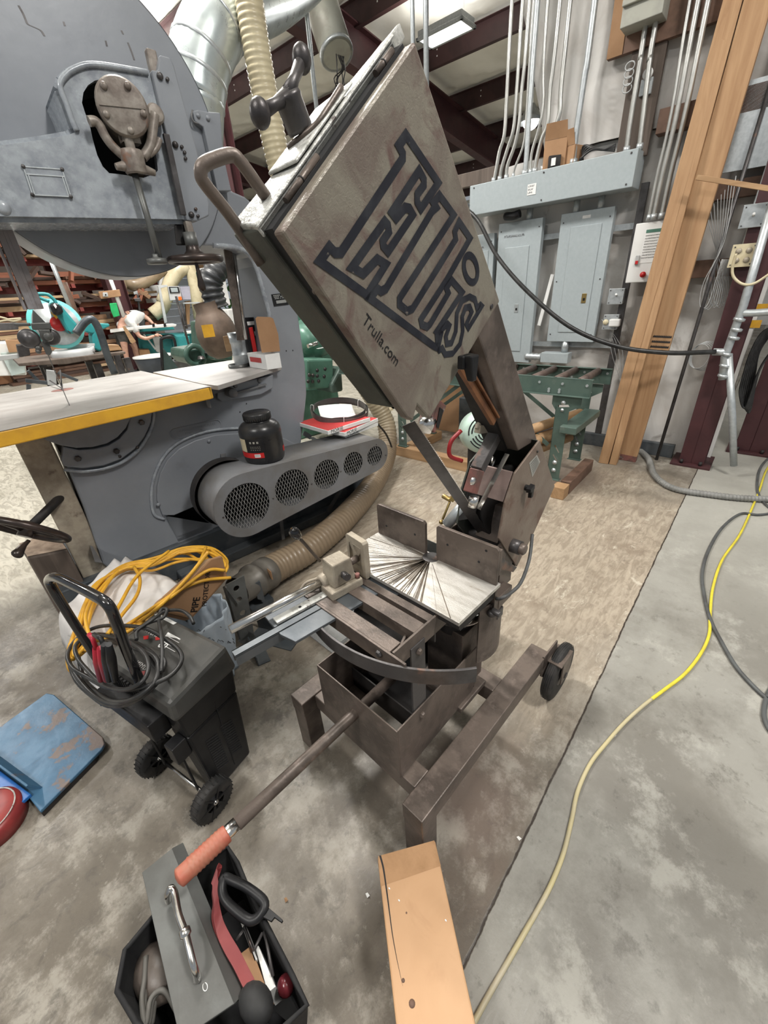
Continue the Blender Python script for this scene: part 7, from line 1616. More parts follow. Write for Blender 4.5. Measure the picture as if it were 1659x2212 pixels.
# -- black tote with tools
zt_ = crop(3.53, 230, 1760); TZ_ = .25
def tt_(a, b, z=TZ_): return K.at(*zt_(a, b), z=z)
rim = [tt_(*p) for p in ((140,1030),(170,1000),(360,770),(640,440),(920,240),(1000,370),(1060,520),(1200,800),(1420,1230),(1530,1450),(1330,1640),(1050,1950),(700,2050),(230,1590),(80,1340))]
cen = sum(rim, V((0,0,0)))/len(rim); base_ = [V((cen.x+(p.x-cen.x)*.80, cen.y+(p.y-cen.y)*.80, .006)) for p in rim]
tote = Thing('tool_tote', 'black fabric tote full of tools at the bottom edge', 'bag', K, V((cen.x,cen.y,0)))
n = len(rim); P = MB().add(base_+rim, [[i, (i+1) % n, n+(i+1) % n, n+i] for i in range(n)]); P.add(base_, [list(range(n))[::-1]]); part('tote_body', P, m_bag, tote, solid=.004)
part('rim_hem', MB().tube([p for p in rim], .005, 8, closed=True), m_bag, tote)
P = MB().add([V((cen.x+(p.x-cen.x)*.84, cen.y+(p.y-cen.y)*.84, .05)) for p in rim], [list(range(n))]); part('false_bottom', P, m_bag, tote)
T = Thing('steel_plate', 'worn grey steel plate with a welded bar handle across the tote', 'plate', K, tt_(600,1000,.28))
zp0, zp1 = .30, .255; q = [K.at(*zt_(270,440), z=zp0), K.at(*zt_(500,255), z=zp0), K.at(*zt_(975,1440), z=zp1), K.at(*zt_(560,1720), z=zp1)]
part('plate', MB().prism(q, (0,0,-.006)), m_plate, T, .001)
part('lip', MB().hexa([q[1], q[2], q[2]+V((0,0,-.006)), q[1]+V((0,0,-.006))], [q[1]+V((.022,0,-.02)), q[2]+V((.022,0,-.02)), q[2]+V((.022,0,-.026)), q[1]+V((.022,0,-.026))]), m_plate, T)
hb_ = [K.at(*zt_(a, b), z=z) for a, b, z in ((470,660,.30),(468,610,.325),(490,560,.335),(520,600,.33),(550,760,.325),(600,900,.32),(630,1020,.315),(660,1140,.305),(690,1220,.285),(690,1260,.268))]
part('bar_handle', MB().tube(catmull(hb_, 6), .0068, 12), m_chrome, T); part('handle_collar', MB().lathe([(.007,-.008),(.0105,-.005),(.0105,.005),(.007,.008)], hb_[5], hb_[6]-hb_[4], 14), m_chrome, T)
part('drip_ring', MB().tube([K.at(*zt_(752+18*cos(a), 1312+32*sin(a)), z=.262) for a in [2*pi*i/16 for i in range(16)]], .0008, 6, closed=True), m_paper, T)
T = Thing('red_tool_handle', 'long red painted steel lever lying in the tote', 'tool', K, tt_(900,900,.24))
ctr_ = [K.at(*zt_(a, b), z=z) for a, b, z in ((850,430,.285),(825,520,.285),(835,620,.28),(830,730,.275),(860,850,.265),(920,980,.26),(990,1100,.255),(1050,1220,.25),(1110,1340,.245))]
part('lever', MB().ribbon(catmull(ctr_, 6), [V((.024,.012,0))]*49, .012), mat('scratched_dark_red_paint', (.20,.035,.035), .4, .1, (.16,.028,.03), (.4,.6), 10, col3=(.4,.27,.2), mix3=(.68,.7), sc3=14), T, .002)
T = Thing('saw_handle', 'black plastic closed loop handle sticking out of the tote', 'tool', K, tt_(1080,620,.27))
lp = [K.at(*zt_(a, b), z=z) for a, b, z in ((905,480,.285),(960,500,.285),(1080,560,.28),(1200,660,.275),(1190,740,.27),(1130,800,.265),(1060,790,.265),(930,680,.275),(885,600,.28),(885,520,.285))]
part('loop', MB().tube(catmull(lp, 5, closed=True), .0095, 10, closed=True), m_black, T)
part('spine', MB().prism([K.at(*zt_(a, b), z=.272) for a, b in ((1180,660),(1345,800),(1335,820),(1280,780),(1255,812),(1180,770))], (0,0,-.008)), m_black, T, .001)
T = Thing('mallet', 'black rubber mallet head at the front corner of the tote', 'tool', K, tt_(1140,1450,.2)); c = K.at(*zt_(1140,1440), z=.245); part('head', MB().ball(c, .027, (1,1.35,1)), m_rubber, T); part('shaft', MB().cyl(c, c+V((.01,-.05,-.10)), .009), m_black, T)
for pts, lb, m_ in ((((1000,760),(1020,770),(1150,1100),(1130,1120)), 'thin white strip standing in the tote', m_paper), (((1130,990),(1160,1000),(1290,1310),(1230,1360)), 'wide white card standing in the tote', m_paper), (((1020,1060),(1100,1000),(1230,1350),(1110,1330)), 'brown card between the white ones in the tote', m_card)):
    q = [K.at(*zt_(a, b), z=.215+.0*i) for i, (a, b) in enumerate(pts)]; single('card_strip', MB().prism(q, (0,0,-.08)), m_, lb, 'card', K, q[0], bevel=.0005)
for pts, lb in (([(990,960),(1030,900),(1050,850),(1120,1040)], 'left'), ([(1190,900),(1150,980),(1130,1030)], 'middle'), ([(1200,890),(1220,960),(1270,1230)], 'right')):
    q = [K.at(*zt_(a, b), z=.225) for a, b in pts]; single('tool_shaft', MB().tube(q, .0032, 8), m_steel2, lb+' thin metal shaft among the cards in the tote', 'tool', K, q[0])
T = Thing('leather_pouch', 'brown black leather pouch on the left side of the tote', 'pouch', K, tt_(380,1200,.15))
c = K.at(*zt_(400,1200), z=.19); part('pouch', MB().ball(c, .045, (1,1.3,.7)), mat('dark_leather', (.085,.07,.06), .4, 0, (.055,.045,.04), sc=20, bump=.3), T)
P = MB()
for k in range(3): P.tube(catmull([K.at(*zt_(a+20*k, b), z=.22-.01*k) for a, b in ((300,1080),(290,1250),(270,1420),(300,1600),(340,1400),(440,1340),(540,1500))], 6), .005, 8)
part('straps', P, m_cast if False else mat('grey_strap', (.10,.095,.085), .6), T)
c = K.at(*zt_(1370,1300), z=.2); single('red_cap', MB().ball(c, .018), mat('dark_red_plastic', (.10,.015,.02), .2), 'dark red glossy cap in the right corner of the tote', 'cap', K, c)  # a cap, modelled as a plain ball
# bits on the floor
for k, (a, b, lb, m_) in enumerate(((793,1935,'white curled shaving on the floor left of the beam', m_paper), (617,1945,'small wood chip on the floor near the tote', m_card), (1325,1590,'pale chip on the floor near the yellow cord', m_paper), (1120,1812,'pale crumb by the floor joint', m_paper))):
    c = S.at(a, b, z=0); single('floor_chip', MB().add([c+V((-.006,0,.001)), c+V((.004,-.003,.001)), c+V((.007,.004,.006)), c+V((-.003,.005,.003))], [(0,1,2,3)]), m_, lb, 'debris', S, c, solid=.001)
# ================================================================== the far left part of the hall
# -- lumber racks by the end wall
YR = 12.9
xr0, xr1 = BLD.at(-60,700, y=YR).x, BLD.at(345,700, y=YR).x
rackm = mat('red_rack_steel', (.24,.05,.04), .5, .1, (.18,.04,.035), sc=4)
levels = [BLD.at(120, b, y=YR).z for b in (772,722,668,617,560)]
def rack(x0, x1, label):
    T = Thing('lumber_rack', label, 'rack', BLD, ((x0+x1)/2, YR, 0)); 
    for x in [x0+(x1-x0)*k/3 for k in range(4)]: part('upright', MB().box(x-.05, YR+.55, 0, x+.05, YR+.67, 4.0), rackm, T, .004)
    for z in levels:
        part('shelf_beam', MB().box(x0, YR-.02, z-.13, x1, YR+.03, z), rackm, T, .004)
        for x in [x0+(x1-x0)*k/3 for k in range(4)]: part('shelf_arm', MB().box(x-.04, YR-.5, z-.08, x+.04, YR+.6, z), rackm, T, .004)
    return T
rack(xr0, (xr0+xr1)/2-.05, 'red steel lumber rack at the far left full of stacked boards'); rack((xr0+xr1)/2+.05, xr1, 'red steel lumber rack just left of the far maroon column')
cols = [wood('rough_lumber_%s' % n, c, tuple(v*.7 for v in c), 'x') for n, c in (('tan',(.36,.21,.12)), ('brown',(.16,.08,.05)), ('reddish',(.28,.10,.055)), ('dark',(.07,.042,.032)), ('pale',(.52,.36,.21)), ('umber',(.12,.065,.042)))]  # board palette darkened to paint in the shade inside the racks
protos = {}
rn = random.Random(17); first = True
def plank(x0, x1, y0, z0, w, h, m, label, lay='board', rot=0.0):
    key = (round((x1-x0)*4)/4, w, h, m.name)
    if key not in protos:
        mb = MB().box(-(x1-x0)/2, 0, 0, (x1-x0)/2, w, h); protos[key] = mesh_of('stacked_board', mb, (0,0,0), m)
    o = bpy.data.objects.new('stacked_board', protos[key]); COL.objects.link(o); o.location = BLD.w(((x0+x1)/2, y0, z0)); o.rotation_euler = (0, rot, BLD.rz+rn.uniform(-.02,.02))
    meta(o, label, 'lumber', 'rough boards stacked in the far lumber racks'); return o
nb = 0
for li, z in enumerate(levels+[.0]):
    top = (levels+[.0, 9])[li+1] if False else 0
    zmax = min([q for q in levels if q > z+.05]+[levels[-1]+.75])-.17
    zz_ = z+.004
    while zz_ < zmax:
        h = rn.choice((.05,.06,.08,.10)); x = xr0+rn.uniform(-.1,.3)
        if zz_+h > zmax: break
        while x < xr1-.4:
            L = rn.choice((.75,1.5,2.0,2.5)); 
            if nb < 285:
                plank(x, min(x+L, xr1), YR-.5+rn.uniform(0,.22), zz_, rn.choice((.35,.5)), h, rn.choice(cols), 'rough board in the stacks on the far lumber racks'); nb += 1
            x += L+rn.uniform(.02,.25)
        zz_ += h+rn.choice((.003,.01,.02))
for k in range(46):
    x = rn.uniform(xr0+1, xr1-.3); z = rn.choice(levels[2:])+.02; L = rn.uniform(.25,.5)
    mb = MB().box(-L/2, 0, 0, L/2, .12, .06) if k < 4 else None
    if mb: protos[('o', k)] = mesh_of('offcut_board', mb, (0,0,0), cols[k])
    o = bpy.data.objects.new('offcut_board', protos[('o', k % 4)]); COL.objects.link(o); o.location = BLD.w((x, YR-.68, z+.16)); o.rotation_euler = (rn.uniform(-.3,.3), rn.uniform(-1.2,1.2), BLD.rz+rn.uniform(-.4,.4))
    meta(o, 'short offcut poking out at an angle from the far lumber stacks', 'lumber', 'short offcuts jumbled on the far lumber racks')
# -- helpers for distant things: faces measured on a plane of the BIG frame, given real depth
def zg(f, ox, oy): return lambda *pts: [(ox+a/f, oy+b/f) for a, b in pts]
A5 = zg(4.879, 220, 520); A4 = zg(4.879, 0, 500); A2 = zg(10.37, 0, 600)
PF = Frame(61.3)
def fb(T, nm, px, y, d, m, b=.01, fr=PF):
    return part(nm, MB().prism([V((p.x, p.y, max(0, p.z))) for p in [fr.at(a, c, y=y) for a, c in px]], (0,d,0)), m, T, b)
def th(name, label, cat, px, y, fr=PF, z=0):
    p = fr.at(px[0], px[1], y=y); return Thing(name, label, cat, fr, V((p.x, p.y, z)))
Y1 = 12.3
T = th('sliding_table_saw', 'big teal sliding table saw the bending person works at', 'machine', (400,800), Y1)
fb(T, 'sliding_table', A5((85,940),(370,905),(760,875),(790,885),(780,905),(380,935),(90,972)), Y1-.7, .35, m_white, .01)
fb(T, 'table_top', A5((360,935),(740,895),(770,935),(560,955),(360,965)), Y1-.3, .9, m_teal)
fb(T, 'cabinet', A5((385,1020),(700,1000),(1060,975),(1060,1240),(840,1240),(510,1215),(400,1140)), Y1+.1, 1.2, m_teal, .03)
fb(T, 'rail', A5((870,955),(1060,940),(1070,960),(880,985)), Y1-.1, .2, m_white)
fb(T, 'panel_front', A5((740,1010),(925,1005),(930,1150),(760,1145)), Y1-.2, .3, m_teal)
fb(T, 'grey_door', A5((535,1020),(620,1010),(640,1190),(575,1170)), Y1-.3, .2, m_greyt)
fb(T, 'support_arm', A5((435,985),(450,985),(575,1140),(560,1150)), Y1-.5, .08, m_greyt, .003)
fb(T, 'riving_frame', A5((620,1010),(760,1010),(775,1040),(640,1030),(650,1150),(630,1150)), Y1-1.2, .05, m_black, .003)
for x_ in (530, 650): fb(T, 'clamp', A5((x_,880),(x_+25,870),(x_+30,905),(x_+5,910)), Y1-.72, .05, m_black, .003)
T = th('control_pendant', 'grey control pendant with lit screen and orange knob above the teal machine', 'control panel', (380,640), Y1+.5, z=1.3)
fb(T, 'housing', A5((695,480),(815,478),(850,620),(720,632)), Y1+.3, .15, m_greyt, .01); fb(T, 'bezel', A5((705,485),(808,484),(825,548),(718,552)), Y1+.28, .02, m_black, .003); fb(T, 'screen', A5((722,497),(795,495),(805,540),(735,543)), Y1+.27, .01, m_screen, .001)
fb(T, 'orange_knob', A5((805,590),(840,588),(848,625),(812,630)), Y1+.24, .05, mat('orange_knob', (.75,.16,.02), .4), .006)
fb(T, 'post', A5((590,470),(690,465),(690,485),(620,500),(690,860),(660,870)), Y1+.45, .08, m_greyt, .004); fb(T, 'cross_arm', A5((725,655),(1035,645),(1035,662),(725,670)), Y1+.5, .08, m_greyt, .004)
fb(T, 'side_screen', A5((820,485),(925,480),(940,620),(855,622)), Y1+.5, .05, mat('lilac_grey_panel', (.36,.35,.42), .5), .004)
for pts, r, lb, m_ in (([(350,655),(375,600),(400,577),(415,590),(425,640),(432,690)], .16, 'cream arching dust duct in front of the bay opening', m_hoseb), ([(330,680),(352,660),(368,610),(385,585),(405,575)], .17, 'cream duct curving up behind the control pendant', m_hoseb), ([(262,640),(254,615),(262,600),(290,615),(325,600),(352,578)], .15, 'brown beige dust duct looping behind the far column', m_hosed), ([(255,650),(258,620),(272,590)], .17, 'short brown beige duct rising beside the far column', m_hosed)):
    q = [PF.at(a, b, y=Y1+1.0) for a, b in pts]; single('dust_duct', MB().tube(catmull(q, 6), r, 14), m_, lb, 'duct', PF, q[0])
single('timber_post', MB().prism([PF.at(*p, y=Y1+1.5) for p in A5((880,640),(930,630),(925,880),(900,890))], (0,.2,0)), m_lumb, 'pale timber post standing before the far bay opening', 'post', PF, PF.at(405,700, y=Y1+1.5))
T = th('drill_press', 'dark drill press standing in front of the white far wall', 'machine', (300,680), Y1+.8, z=0)
fb(T, 'column', A5((365,560),(385,560),(415,760),(390,760)), Y1+.8, .1, m_steel2, .01); fb(T, 'head', A5((330,540),(375,525),(380,560),(340,570)), Y1+.8, .2, m_greyt, .01); fb(T, 'table', A5((335,610),(400,600),(420,640),(350,640)), Y1+.7, .3, m_steel2, .01); fb(T, 'base', A5((370,750),(450,750),(470,1200),(380,1200)), Y1+.8, .3, m_steel2, .02)
T = th('wall_panel', 'white painted board wall section behind the bending person', 'panel', (320,700), Y1+2.2); fb(T, 'panel', [(292,598),(330,590),(352,640),(352,700),(300,760)], Y1+2.2, .1, m_white)
# outlet and green cloth on the far column
T = th('outlet_box', 'small grey outlet box on a board at the far maroon column', 'outlet', (225,637), 11.7, z=1.9); fb(T, 'board', [(212,630),(258,625),(262,640),(218,646)], 11.7, .04, m_card); fb(T, 'box', A5((8,545),(60,545),(68,590),(12,590)), 11.62, .06, m_greyt); fb(T, 'socket', A5((32,562),(46,562),(48,576),(34,576)), 11.6, .02, m_black, .001)
single('green_cloth', MB().prism([PF.at(*p, y=11.5) for p in A5((80,660),(155,655),(190,790),(125,810),(95,740))], (0,.08,0)), mat('bright_green_cloth', (.02,.42,.13), .8, 0, (.02,.33,.1)), 'bright green cloth hanging on the far column', 'cloth', PF, PF.at(245,670, y=11.5), bevel=.01)
# -- bins and small things on the far floor
T = th('waste_bin', 'dark round bin with white lid near the teal machine', 'bin', (335,800), 10.5); c = PF.at(336,790, y=10.5); part('bin', MB().lathe([(0,0),(.30,0),(.36,.42),(.36,.44),(0,.44)], (c.x,c.y,0), (0,0,1), 24), mat('blue_black_plastic', (.05,.06,.075), .4), T); part('lid', MB().lathe([(.38,.44),(.38,.47),(0,.50)], (c.x,c.y,0), (0,0,1), 24), m_white, T)
T = th('waste_bin', 'grey round bin right of the black tarp frame', 'bin', (397,790), 9.5); c = PF.at(397,790, y=9.5); part('bin', MB().lathe([(0,0),(.22,0),(.27,.40),(.28,.42),(.26,.42),(.20,.05),(0,.05)], (c.x,c.y,0), (0,0,1), 24), m_cordg, T)
T = th('tarp_frame', 'black tube frame with dark green tarp in front of the teal machine', 'frame', (360,795), 9.0)
q = [PF.at(*p, y=9.0) for p in A5((640,1370),(625,1080),(640,1030),(740,1015),(775,1100),(780,1270))]; part('tube_frame', MB().tube(catmull(q, 5), .025, 8), m_black, T); fb(T, 'tarp', A5((630,1140),(655,1140),(810,1345),(650,1375)), 9.02, .06, mat('dark_green_tarp', (.04,.07,.065), .7))
T = th('cardboard_box', 'cardboard box on the floor between worker and teal cabinet', 'box', (312,780), 12.0); fb(T, 'carton', A5((390,1150),(500,1150),(530,1250),(400,1255)), 12.0, .4, m_card)
# -- the bending worker
def skinned(name, joints, edges, mat_, par, sub=2, frame_base=None):
    base = par.base if isinstance(par, Thing) else V(par['_b'])
    me = bpy.data.meshes.new(name); me.from_pydata([tuple(V(j[0])-base) for j in joints], edges, []); me.materials.append(mat_)
    o = bpy.data.objects.new(name, me); COL.objects.link(o); o.parent = par.o if isinstance(par, Thing) else par; o['_b'] = tuple(base)
    m = o.modifiers.new('skin', 'SKIN'); m.use_smooth_shade = True
    for i, j in enumerate(joints):
        sv = me.skin_vertices[0].data[i]; sv.radius = (j[1], j[1] if len(j) < 3 else j[2]); sv.use_root = (i == 0)
    s = o.modifiers.new('sub', 'SUBSURF'); s.levels = sub; s.render_levels = sub
    return o
YP = 11.9
pj = lambda a, b, d=0: PF.at(220+a/4.879, 520+b/4.879, y=YP+d)
hipc = pj(205, 985)
W_ = Thing('person', 'person in pale shirt and dark shorts bending over the teal saw', 'person', PF, V((hipc.x, YP, 0)))
ank1, ank2 = pj(268,1318,-.12), pj(385,1300,.12); ank1.z = .09; ank2.z = .09
J = [(hipc,.13,.15),(pj(235,900),.14,.15),(pj(290,835),.15,.17),(pj(340,800),.12,.16),(pj(345,830,-.02),.06),(pj(335,850,-.04),.065),
     (pj(215,1000,-.12),.10),(pj(240,1125,-.14),.07),(pj(255,1200,-.12),.058),(ank1,.04),(ank1+V((.13,-.02,-.05)),.04),
     (pj(260,990,.12),.10),(pj(345,1110,.12),.07),(pj(365,1200,.12),.058),(ank2,.04),(ank2+V((.13,-.02,-.05)),.04),
     (pj(330,885,-.22),.07),(pj(395,1010,-.26),.048),(pj(470,1035,-.3),.042),(pj(560,1000,-.32),.032),
     (pj(430,790,.2),.065),(pj(485,820,.2),.048),(pj(545,880,.15),.032)]
body = skinned('body', J, [(0,1),(1,2),(2,3),(3,4),(4,5),(0,6),(6,7),(7,8),(8,9),(9,10),(0,11),(11,12),(12,13),(13,14),(14,15),(2,16),(16,17),(17,18),(18,19),(3,20),(20,21),(21,22)], m_skin, W_)
hd = pj(325,868,-.05)
P = MB().ball(hd, .105, (.95,.85,1.12), 20, 14); P.ball(hd+V((.085,-.05,-.03)), .022); P.ball(hd+V((-.02,-.09,-.0)), .02, (.8,.6,1.3)); P.ball(hd+V((-.02,.09,0)), .02, (.8,.6,1.3)); P.ball(hd+V((.08,-.02,-.075)), .016, (.6,1.6,.5)); part('head', P, m_skin, body)
P = MB().ball(hd+V((-.035,0,.03)), .108, (.95,.9,1.0), 20, 14); part('hair', P, m_hair, body)
P = MB()
for s_ in (-1, 1): P.ball(hd+V((.088,.035*s_-.02,.012)), .012)
part('eyes', P, m_black, body)
part('face_mask', MB().ball(hd+V((.085,-.02,-.06)), .045, (.7,1,1.1)), m_white, body)
skinned('shirt', [(pj(215,955),.155,.175),(pj(245,885),.16,.18),(pj(292,832),.175,.20),(pj(345,798),.14,.18),(pj(330,885,-.22),.085),(pj(375,975,-.25),.078),(pj(425,788,.2),.08),(pj(455,798,.2),.075)], [(0,1),(1,2),(2,3),(2,4),(4,5),(3,6),(6,7)], m_shirt, W_)
skinned('shorts', [(hipc,.155,.175),(pj(215,1005,-.12),.12),(pj(238,1100,-.14),.10),(pj(262,995,.12),.12),(pj(335,1085,.12),.10)], [(0,1),(1,2),(0,3),(3,4)], m_shorts, W_)
for ak in (ank1, ank2): P = MB().ball(ak+V((.05,-.01,-.035)), .06, (2.1,.9,.9)); P.box(ak.x-.08, ak.y-.05, 0, ak.x+.18, ak.y+.04, .02); part('shoe', P, m_black, W_)
def hand(P, w, d, up):
    "palm with four fingers and a thumb, curled"
    w = V(w); d = V(d).normalized(); up = V(up).normalized(); s_ = d.cross(up).normalized()
    P.tube([w, w+d*.045, w+d*.085], [.028,.036,.032], 8)
    for k, L in enumerate((.060,.072,.068,.052)):
        b = w+d*.085+s_*(.028-.018*k); P.tube([b, b+d*L*.5-up*.008, b+d*L*.8-up*.03, b+d*L*.7-up*.05], [.009,.0085,.008,.006], 6)
    b = w+d*.03+s_*.03; P.tube([b, b+s_*.03+d*.025, b+s_*.035+d*.05-up*.012], [.011,.010,.007], 6)
P = MB(); hand(P, pj(560,1000,-.32), (1,0,.1), (0,-.3,1)); part('hand', P, m_skin, body); P = MB(); hand(P, pj(545,880,.15), (.9,0,-.5), (0,0,1)); part('hand', P, m_skin, body)
single('wood_strip', MB().prism([PF.at(*p, y=11.35) for p in A5((215,905),(245,900),(360,1060),(320,1085),(300,1070))], (0,.06,0)), m_lumbx, 'narrow wooden board clamped in front of the worker', 'wood', PF, PF.at(280,720, y=11.35))
# -- mitre saw on its bench (nearer)
YM = 4.9
M_ = th('mitre_saw', 'teal and silver sliding mitre saw with raised head behind the yellow edged table', 'mitre saw', (150,780), YM, G, .85)
fG = lambda nm, px, y, d, m, b=.006: fb(M_, nm, px, y, d, m, b, G)
c = G.at(128,687, y=YM+.05)
e1_, e2_ = G.at(93,650, y=YM), G.at(150,758, y=YM)
cc_ = G.at(122,700, y=YM)
rb = .20
P = MB().lathe([(rb,-.02),(rb+.004,0),(rb,.02),(0,.02)], cc_, (.1,-1,.2), 40); 
guardm = mat('aqua_guard_plastic', (.18,.62,.60), .25, 0, (.15,.55,.53)); part('blade_guard', P, guardm, M_)
part('blade', MB().lathe([(rb*.86,-.002),(rb*.86,.002),(0,.002)], cc_+V((0,-.03,0)), (.1,-1,.2), 48), m_galv, M_)
part('red_disc', MB().lathe([(rb*.30,0),(rb*.30,.003),(0,.003)], cc_+V((.01,-.036,-.0)), (.1,-1,.2), 32), m_red, M_)
fG('motor_arm', A4((520,750),(600,740),(640,770),(800,960),(830,990),(780,1080),(720,1080),(640,930),(540,830)), YM-.12, .14, m_teal, .02)
fG('motor_housing', A4((520,770),(590,745),(650,790),(680,850),(620,890),(560,870)), YM-.20, .12, m_black, .02)
P = MB().tube(catmull([G.at(*p, y=YM-.12) for p in A4((520,740),(400,690),(400,660),(500,665),(570,720),(590,760))], 5), .014, 10); part('carry_handle', P, guardm if False else m_teal, M_)
fG('label', A4((575,755),(600,790),(590,815),(562,775)), YM-.215, .01, m_paper, .001); fG('yellow_label', A4((545,830),(610,905),(595,925),(535,855)), YM-.13, .005, m_yellow, .001)
fG('rear_housing', A4((985,1010),(1040,940),(1060,1010),(1085,1250),(1050,1270),(990,1240),(970,1100)), YM+.1, .2, m_teal, .02); fG('rear_arm', A4((900,960),(1150,970),(1160,1000),(980,1080),(900,1060)), YM+.1, .15, m_teal, .01)
P = MB().tube(catmull([G.at(*p, y=YM-.1) for p in A4((720,1060),(790,1020),(880,970),(930,940),(980,930))], 5), .02, 10); part('slide_rod', P, m_steel2, M_)
fG('base', A4((620,1265),(900,1250),(1000,1200),(1010,1280),(900,1310),(640,1320)), YM-.1, .4, m_greyt, .02)
P = MB().lathe([(.0,.03),(.16,.03),(.17,.0),(.17,-.04)], G.at(158,762, y=YM), (0,0,1), 32); part('turntable', P, m_greyt, M_)
fG('fence', A4((590,1130),(720,1190),(1000,1180),(1000,1210),(720,1240),(590,1200)), YM+.05, .02, m_greyt, .003)
T = th('workbench', 'plank topped bench carrying the mitre saw', 'bench', (180,780), YM, G, 0)
q = [G.at(a, b, y=YM-.2) for a, b in A4((190,1390),(1320,1265),(1325,1290),(700,1400),(200,1420))]
part('bench_top', MB().prism(q, (0,.7,0)), m_weather, T, .005)
for px in ((205,785),(268,772),(100,792)):
    p = G.at(*px, y=YM); part('bench_leg', MB().box(p.x-.03, YM-.1, 0, p.x+.03, YM-.04, p.z), m_steel2, T)
    part('bench_leg', MB().box(p.x-.03, YM+.3, 0, p.x+.03, YM+.36, p.z), m_steel2, T)
T = th('wood_block', 'pale lumber blocks on the right end of the mitre saw bench', 'wood', (245,750), YM, G, .9); fb(T, 'block', A4((1120,1195),(1250,1195),(1290,1250),(1130,1265)), YM-.1, .15, m_lumbx, .004, G)
# silver bent pipe and thin rods
q = [G.at(*p, y=4.2) for p in A4((800,1080),(890,960),(960,925),(1010,970),(1060,1080),(1130,1300),(1210,1500))]; single('bent_pipe', MB().tube(catmull(q, 6), .028, 12), m_angle, 'grey bent pipe in front of the mitre saw', 'pipe', G, q[-1])
for a, b, y, r, lb, m_ in (((100,540),(152,665),6.5,.022,'bright vertical conduit behind the mitre saw',m_galv), ((137,610),(168,690),7,.04,'brown wooden stick leaning behind the mitre saw',m_brownwd), ((232,585),(268,685),11.5,.04,'white conduit on the far maroon column',m_white), ((350,595),(338,690),13.5,.05,'white downpipe by the far bay opening',m_white)):
    p, q = G.at(*a, y=y), G.at(*b, y=y); single('conduit' if m_ is not m_brownwd else 'wood_stick', MB().cyl(p, q, r, n=10), m_, lb, 'conduit' if m_ is not m_brownwd else 'wood', G, q)
# stuff at far left edge on floor
T = th('drop_cabinet', 'white cabinet with brown cardboard at the left edge behind the table', 'cabinet', (30,790), 6.5, G)
fb(T, 'cabinet', [(-60,745),(50,738),(58,810),(-60,815)], 6.5, .7, m_white, .01, G); fb(T, 'door', [(0,762),(48,758),(55,805),(25,812)], 6.45, .02, mat('pale_aqua_door', (.5,.58,.56), .5), .003, G)
T = th('cardboard_box', 'flat cardboard on the white cabinet at the left edge', 'box', (30,745), 6.2, G, .8); fb(T, 'carton', [(12,735),(55,733),(62,758),(20,762)], 6.3, .1, m_card, .003, G)
yb9 = G.at(0,834, z=0).y
single('lumber_block', MB().prism([G.at(*p, y=yb9) for p in ((-40,815),(28,808),(30,828),(-40,835))], (0,.3,0)), m_blockbr, 'reddish brown timber block at the left edge beyond the table', 'wood', G, G.at(0,834, y=yb9), bevel=.01)
T = th('roller_stand', 'grey folding roller stand on the floor beyond the table', 'stand', (110,835), 4.6, G)
for pts, w in ((((55,822),(110,828)),.03), (((110,800),(112,832)),.06), (((125,805),(168,822)),.025), (((60,800),(85,825)),.025), (((62,830),(62,845)),.03)):
    a, b = G.at(*pts[0], y=4.6), G.at(*pts[1], y=4.6); a.z = max(a.z,.01); b.z = max(b.z, .01); part('strut', MB().bar(a, b, w, w), m_angle if w < .05 else m_greyt, T, .003)
T = th('clamp_rail', 'grey aluminium rail across the left edge behind the guide rollers', 'rail', (20,770), 4.4, G, .8)
fb(T, 'rail', [(-40,773),(42,764),(42,774),(-40,785)], 4.4, .05, m_greyt, .003, G); fb(T, 'vise', [(36,745),(62,742),(66,768),(42,772)], 4.35, .12, m_steel2, .006, G)
q = [G.at(*p, y=7.1) for p in ((-20,680),(12,688),(18,690),(45,688),(30,694),(12,692),(-20,700))]; single('rope', MB().tube(catmull(q, 6), .012, 8), m_hoseb, 'looped pale rope hanging at the left edge', 'rope', G, q[0])
T = th('steel_table', 'dark steel table edge at the left behind the rope', 'table', (20,700), 7.0, G, .9); fb(T, 'top', [(-60,700),(40,697),(40,712),(-60,718)], 7, .6, m_steel2, .004, G)
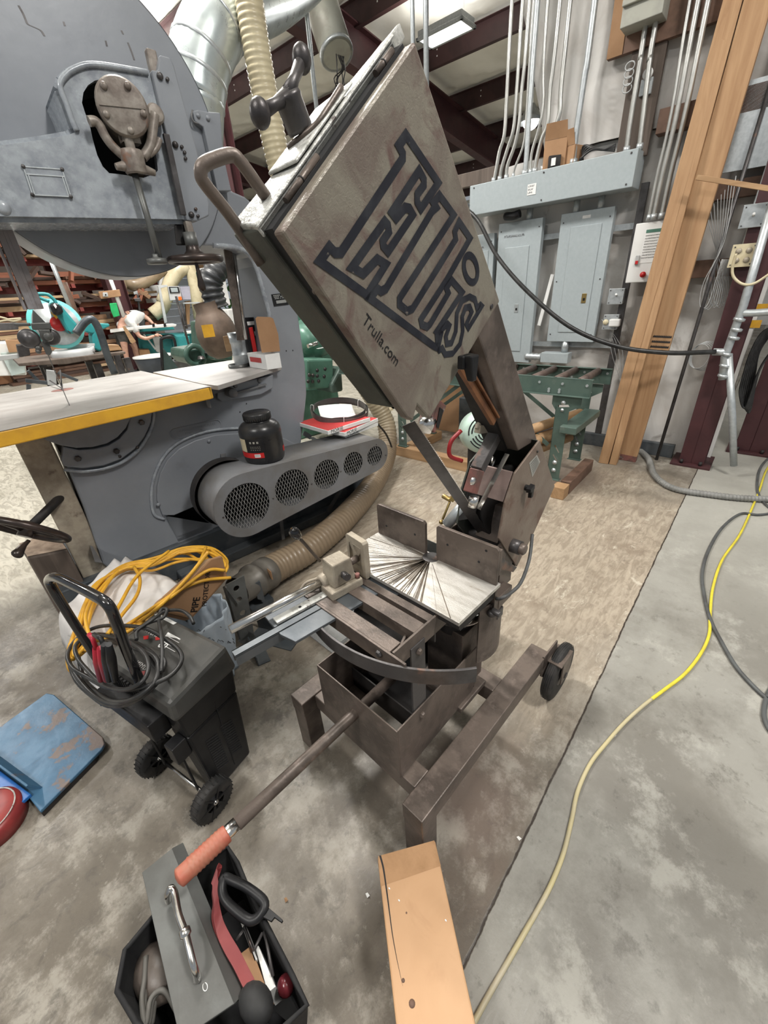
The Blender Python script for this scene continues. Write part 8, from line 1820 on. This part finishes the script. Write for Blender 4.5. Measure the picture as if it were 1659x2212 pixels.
# -- green machine castings behind the fixed table
YG2 = 5.2
T = th('moulder', 'dark green cast machine with open castings behind the pipe reducer', 'machine', (450,790), YG2, G)
gm = mat('dark_green_casting', (.055,.11,.085), .4, .05, (.035,.075,.06), (.4,.6), 8, bump=.2)
for nm, px, y, d in (('bed', A5((900,1150),(1100,1120),(1380,1110),(1380,1300),(960,1310),(900,1240)), YG2, .6), ('front_casting', A5((1180,1150),(1370,1140),(1380,1260),(1190,1260)), YG2-.3, .3), ('column', A5((1020,850),(1090,840),(1100,1140),(1040,1150)), YG2+.3, .3), ('top_casting', A5((1260,850),(1390,840),(1390,900),(1270,910)), YG2+.2, .3)): fb(T, nm, px, y, d, gm, .02, G)
c = G.at(422,768, y=YG2-.05); part('hand_ring', MB().tube([c+V((.10*cos(a), 0, .10*sin(a))) for a in [2*pi*i/24 for i in range(24)]], .03, 10, closed=True), gm, T)
P = MB()
for a, b in ((450,762),(475,758),(435,775)): P.lathe([(0,.03),(.03,.03),(.045,.0)], G.at(a, b, y=YG2-.1), (0,0,1), 12)
part('knobs', P, m_steel2, T)
T = th('cable_reel', 'grey pipe frame of the teal machine with thin rods', 'frame', (405,700), 9.0); 
for a, b in (((380,640),(408,745)), ((392,655),(404,710)), ((395,705),(440,698))): p, q = PF.at(*a, y=9), PF.at(*b, y=9); part('rod', MB().cyl(p, q, .02, n=8), m_steel2, T)
# small rustic clutter on rear bench
for k, (px, w, h, m_, lb) in enumerate((((520,690),.35,.30,m_white,'white plastic canister seen right of the guide post'), ((470,620),.3,.5,m_white,'pale cabinet seen above the brown blower'), ((455,600),.2,.2,m_green,'green fitting above the brown blower'))):
    p = G.at(*px, y=6.5+k*.3); single('canister' if k == 0 else ('cabinet' if k == 1 else 'fitting'), MB().box(p.x-w/2, p.y, max(0,p.z-h/2), p.x+w/2, p.y+.3, p.z+h/2), m_, lb, 'container', G, (p.x,p.y,max(0,p.z-h/2)), bevel=.02)
# ================================================================== daylight and exposure
w = bpy.data.worlds.new('world'); SC.world = w; w.use_nodes = True
nt = w.node_tree; bg = nt.nodes['Background']; bg.inputs['Color'].default_value = (.86,.93,1,1); bg.inputs['Strength'].default_value = .55
SC.view_settings.view_transform = 'Standard'; SC.view_settings.look = 'None'; SC.view_settings.gamma = 1; SC.view_settings.use_curve_mapping = False
SC.view_settings.exposure = -.78
SC.cycles.use_denoising = True; SC.cycles.max_bounces = 8; SC.cycles.diffuse_bounces = 4; SC.cycles.glossy_bounces = 4
for o in bpy.data.objects:
    if '_b' in o: del o['_b']
